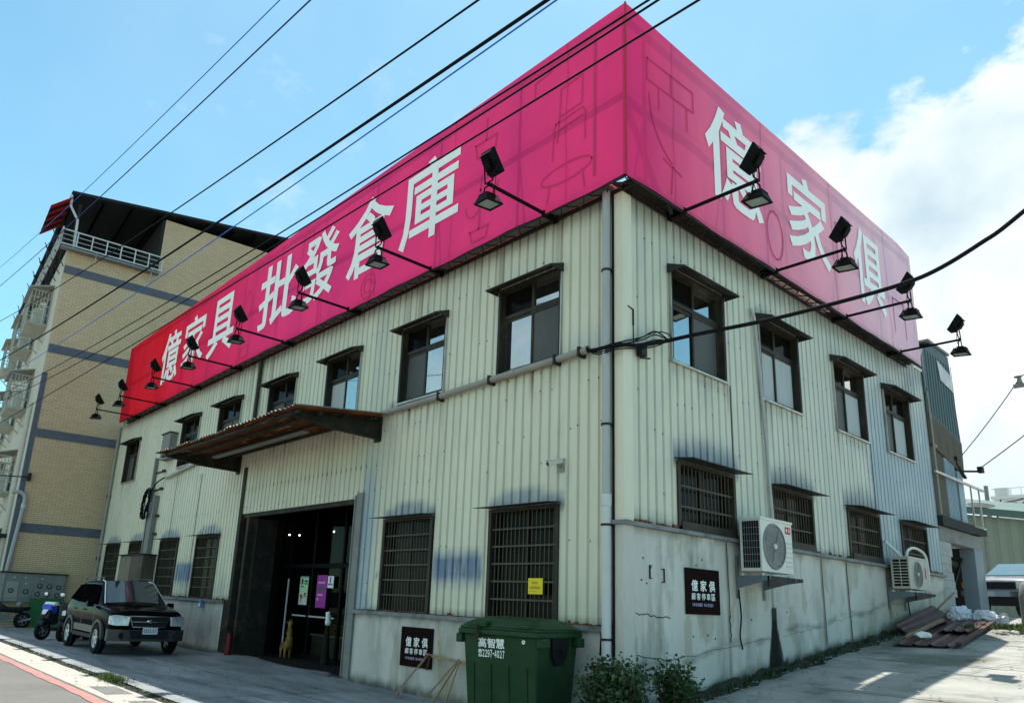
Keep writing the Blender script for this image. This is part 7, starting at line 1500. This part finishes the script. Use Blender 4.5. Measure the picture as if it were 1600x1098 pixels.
FW = [('thin blue wire from the street pole arm down to the teal building', [(1.80, 14, 7.80), (0.0, 15.18, 6.2)], 0.012, 0.05), ('thin blue wire ending at the iron bracket of the teal building', [(4.2, 13.6, 8.2), (0.40, 15.3, 5.85)], 0.014, 0.10),
      ('faint dark wire from the street pole arm running off beyond the lane', [(1.80, 14, 7.85), (9.0, 9.5, 9.6)], 0.012, 0.2),
      ('first dark wire sagging over the shed roof', [(5.0, 14.5, 6.7), (-5.7, 40, 8.3)], 0.03, 0.6), ('second dark wire sagging over the shed roof', [(5.2, 14.5, 6.3), (-5.7, 40, 8.1)], 0.022, 0.7), ('third dark wire sagging over the shed roof', [(5.4, 14.5, 5.9), (-5.7, 40, 7.4)], 0.02, 0.8), ('fourth, lowest dark wire sagging over the shed roof', [(4.0, 14.5, 5.5), (-5.7, 40, 7.3)], 0.02, 0.9)]
for lb, (a, b), r, sg in FW:
    a, b = Vector(a), Vector(b); m = MB(); m.tube([a.lerp(b, i/20)-Vector((0, 0, sg*4*(i/20)*(1-i/20))) for i in range(21)], r, 5); single(m, 'far_wire', 'cable_blue' if 'blue' in lb else 'cable_black', lb, 'wire', 'wires in the yard beyond the lane')
t = thing('satellite_dish', 'dark satellite dish on a pole above the shed roof', 'satellite dish', (-1.45, 22, 5.9)); m = MB(); m.disc((-1.45, 22, 5.62), (0.2, -0.3, 1), 0.05, 0.42, 0.12, 20); m.build('dish', 'terrace_dark', t); m = MB(); m.tube([(-1.45, 22, 1.9), (-1.45, 22, 5.62)], 0.04, 8); m.build('mast', 'galvanised', t)
# stump of a concrete bollard at the right edge
m = MB(); m.tube([(2.06, 11.0, 1.5), (2.07, 11.0, 1.9), (2.05, 11.0, 2.25), (2.06, 11.0, 2.5), (2.06, 11.0, 2.58)], [0.23, 0.22, 0.20, 0.17, 0.08], 14)
single(m, 'concrete_post', 'old_concrete', 'weathered round concrete post standing in front of the grey pickup truck', 'post', smooth=50)
# maroon roofing sheets lying by the wall, rubbish bags on them
def roofing(label, P, ribs, lift, seed):
    """sheet spanned by four ground points, with raised ribs"""
    a, b, c, d = [Vector((x, y, gz(max(x, 0.1), y)+z)) for x, y, z in P]; m = MB(); n = ribs*8; q = []
    for j in range(9):
        for i in range(n+1):
            p = a.lerp(b, i/n).lerp(d.lerp(c, i/n), j/8); ph = (i % 8)/8; hh = 0.035*max(0, 1-abs(ph-0.5)*6)+lift*(1-abs(i/n*2-1))*0.6*math.sin(j*0.7+seed)*0.2+0.015*mnoise.noise((p.x*3, p.y*2, seed)); q.append(p+Vector((0, 0, hh)))
    k = len(q); q += [v-Vector((0, 0, 0.006)) for v in q]
    m.idx(q, [(j*(n+1)+i, j*(n+1)+i+1, (j+1)*(n+1)+i+1, (j+1)*(n+1)+i) for j in range(8) for i in range(n)]+[(k+j*(n+1)+i, k+(j+1)*(n+1)+i, k+(j+1)*(n+1)+i+1, k+j*(n+1)+i+1) for j in range(8) for i in range(n)]+[(i, k+i, k+i+1, i+1) for i in range(n)])
    single(m, 'roofing_sheet', 'maroon_sheet', label, 'roofing sheet', 'maroon roofing sheets on the ground')
roofing('largest maroon roofing sheet, nearest, lying flat on the lane', [(0.62, 7.25, 0.03), (1.62, 7.45, 0.03), (1.30, 10.8, 0.03), (0.40, 10.6, 0.03)], 4, 0.1, 1)
roofing('maroon roofing sheet lying under the white rubbish bags', [(0.92, 8.9, 0.09), (1.46, 8.95, 0.10), (1.28, 11.0, 0.10), (0.6, 10.9, 0.09)], 3, 0.1, 2)
roofing('maroon roofing sheet propped against the lane wall', [(0.22, 8.6, 0.22), (0.58, 8.3, 0.07), (0.62, 10.9, 0.10), (0.14, 11.1, 0.36)], 3, 0.1, 3)
m = MB(); m.bar((0.70, 7.85, gz(.7, 7.85)+0.10), (0.62, 10.2, gz(.6, 10.2)+0.16), 0.07, 0.05); single(m, 'plank', 'wood', 'weathered wooden plank lying on the maroon sheets', 'plank')
m = MB(); m.bar((1.66, 7.5, gz(1.6, 7.5)+0.07), (1.36, 10.9, gz(1.4, 10.9)+0.07), 0.09, 0.05); single(m, 'gutter_trim', 'maroon_sheet', 'long maroon metal trim along the edge of the roofing sheets', 'metal trim')
m = MB(); m.bar((0.3, 11.0, gz(.3, 11)+0.3), (0.55, 11.4, gz(.5, 11.4)+0.62), 0.04, 0.03); single(m, 'batten', 'wood', 'short pale batten sticking up behind the maroon sheets', 'batten')
def bag(label, c, r, sc, seed, knot):
    c = Vector(c); m = MB(); nu, nv = 56, 36; P = []
    for j in range(nv+1):
        th = math.pi*j/nv
        for i in range(nu):
            a = 2*math.pi*i/nu; d = Vector((math.sin(th)*math.cos(a), math.sin(th)*math.sin(a), math.cos(th)))
            k = 1+0.28*mnoise.noise(d*1.6+Vector((seed, 0, 0)))+0.30*(abs(mnoise.noise(d*2.6+Vector((0, seed, 0))))-0.15)+0.20*(abs(mnoise.noise(d*6+Vector((0, seed, 3))))-0.1)+0.06*mnoise.noise(d*14)
            p = Vector((d.x*sc[0], d.y*sc[1], max(d.z, -0.55)*sc[2]))*r*k; P.append(c+p)
    m.idx(P, [(j*nu+i, (j+1)*nu+i, (j+1)*nu+(i+1) % nu, j*nu+(i+1) % nu) for j in range(nv) for i in range(nu)])
    if knot:
        k = Vector(knot); n0 = (c+k*0.8); rnd = random.Random(seed)
        for q in range(12):
            a = q/12*6.28; b = (q+1)/12*6.28; o = k.orthogonal().normalized(); o2 = k.normalized().cross(o); L_ = 1.35+rnd.uniform(-.15, .15)
            m.idx([n0+(o*math.cos(a)+o2*math.sin(a))*0.05, n0+(o*math.cos(b)+o2*math.sin(b))*0.05, c+k*L_+(o*math.cos(b)+o2*math.sin(b))*0.14, c+k*L_+(o*math.cos(a)+o2*math.sin(a))*rnd.uniform(.10, .18)], [(0, 1, 2, 3)])
    single(m, 'rubbish_bag', 'plastic_bag', label, 'rubbish bag', 'white plastic rubbish bags', smooth=50)
bag('crumpled white plastic rubbish bag heaped on the maroon sheets by the column', (0.72, 10.95, 1.66+0.17), 0.25, (1.0, 1.0, 0.72), 3, None)
bag('white plastic rubbish bag with its mouth gathered into a flared tail', (1.18, 11.05, 1.67+0.14), 0.20, (1.15, 0.9, 0.75), 8, (0.30, -0.1, -0.02))
m = MB(); rnd = random.Random(2)
c = Vector((0.92, 7.95, gz(.9, 7.95)+0.11)); P = [c+Vector((rnd.uniform(-.14, .14), rnd.uniform(-.16, .16), rnd.uniform(-.03, .10))) for _ in range(18)]
bmh = bmesh.new()
for p in P: bmh.verts.new(p)
bmesh.ops.convex_hull(bmh, input=bmh.verts); me = bpy.data.meshes.new('paper_scrap'); bmh.to_mesh(me); bmh.free(); me.materials.append(M['sign_white']); o = bpy.data.objects.new('paper_scrap', me); C.objects.link(o); tag(o, 'crumpled white scrap lying on the nearest maroon roofing sheet', 'litter')
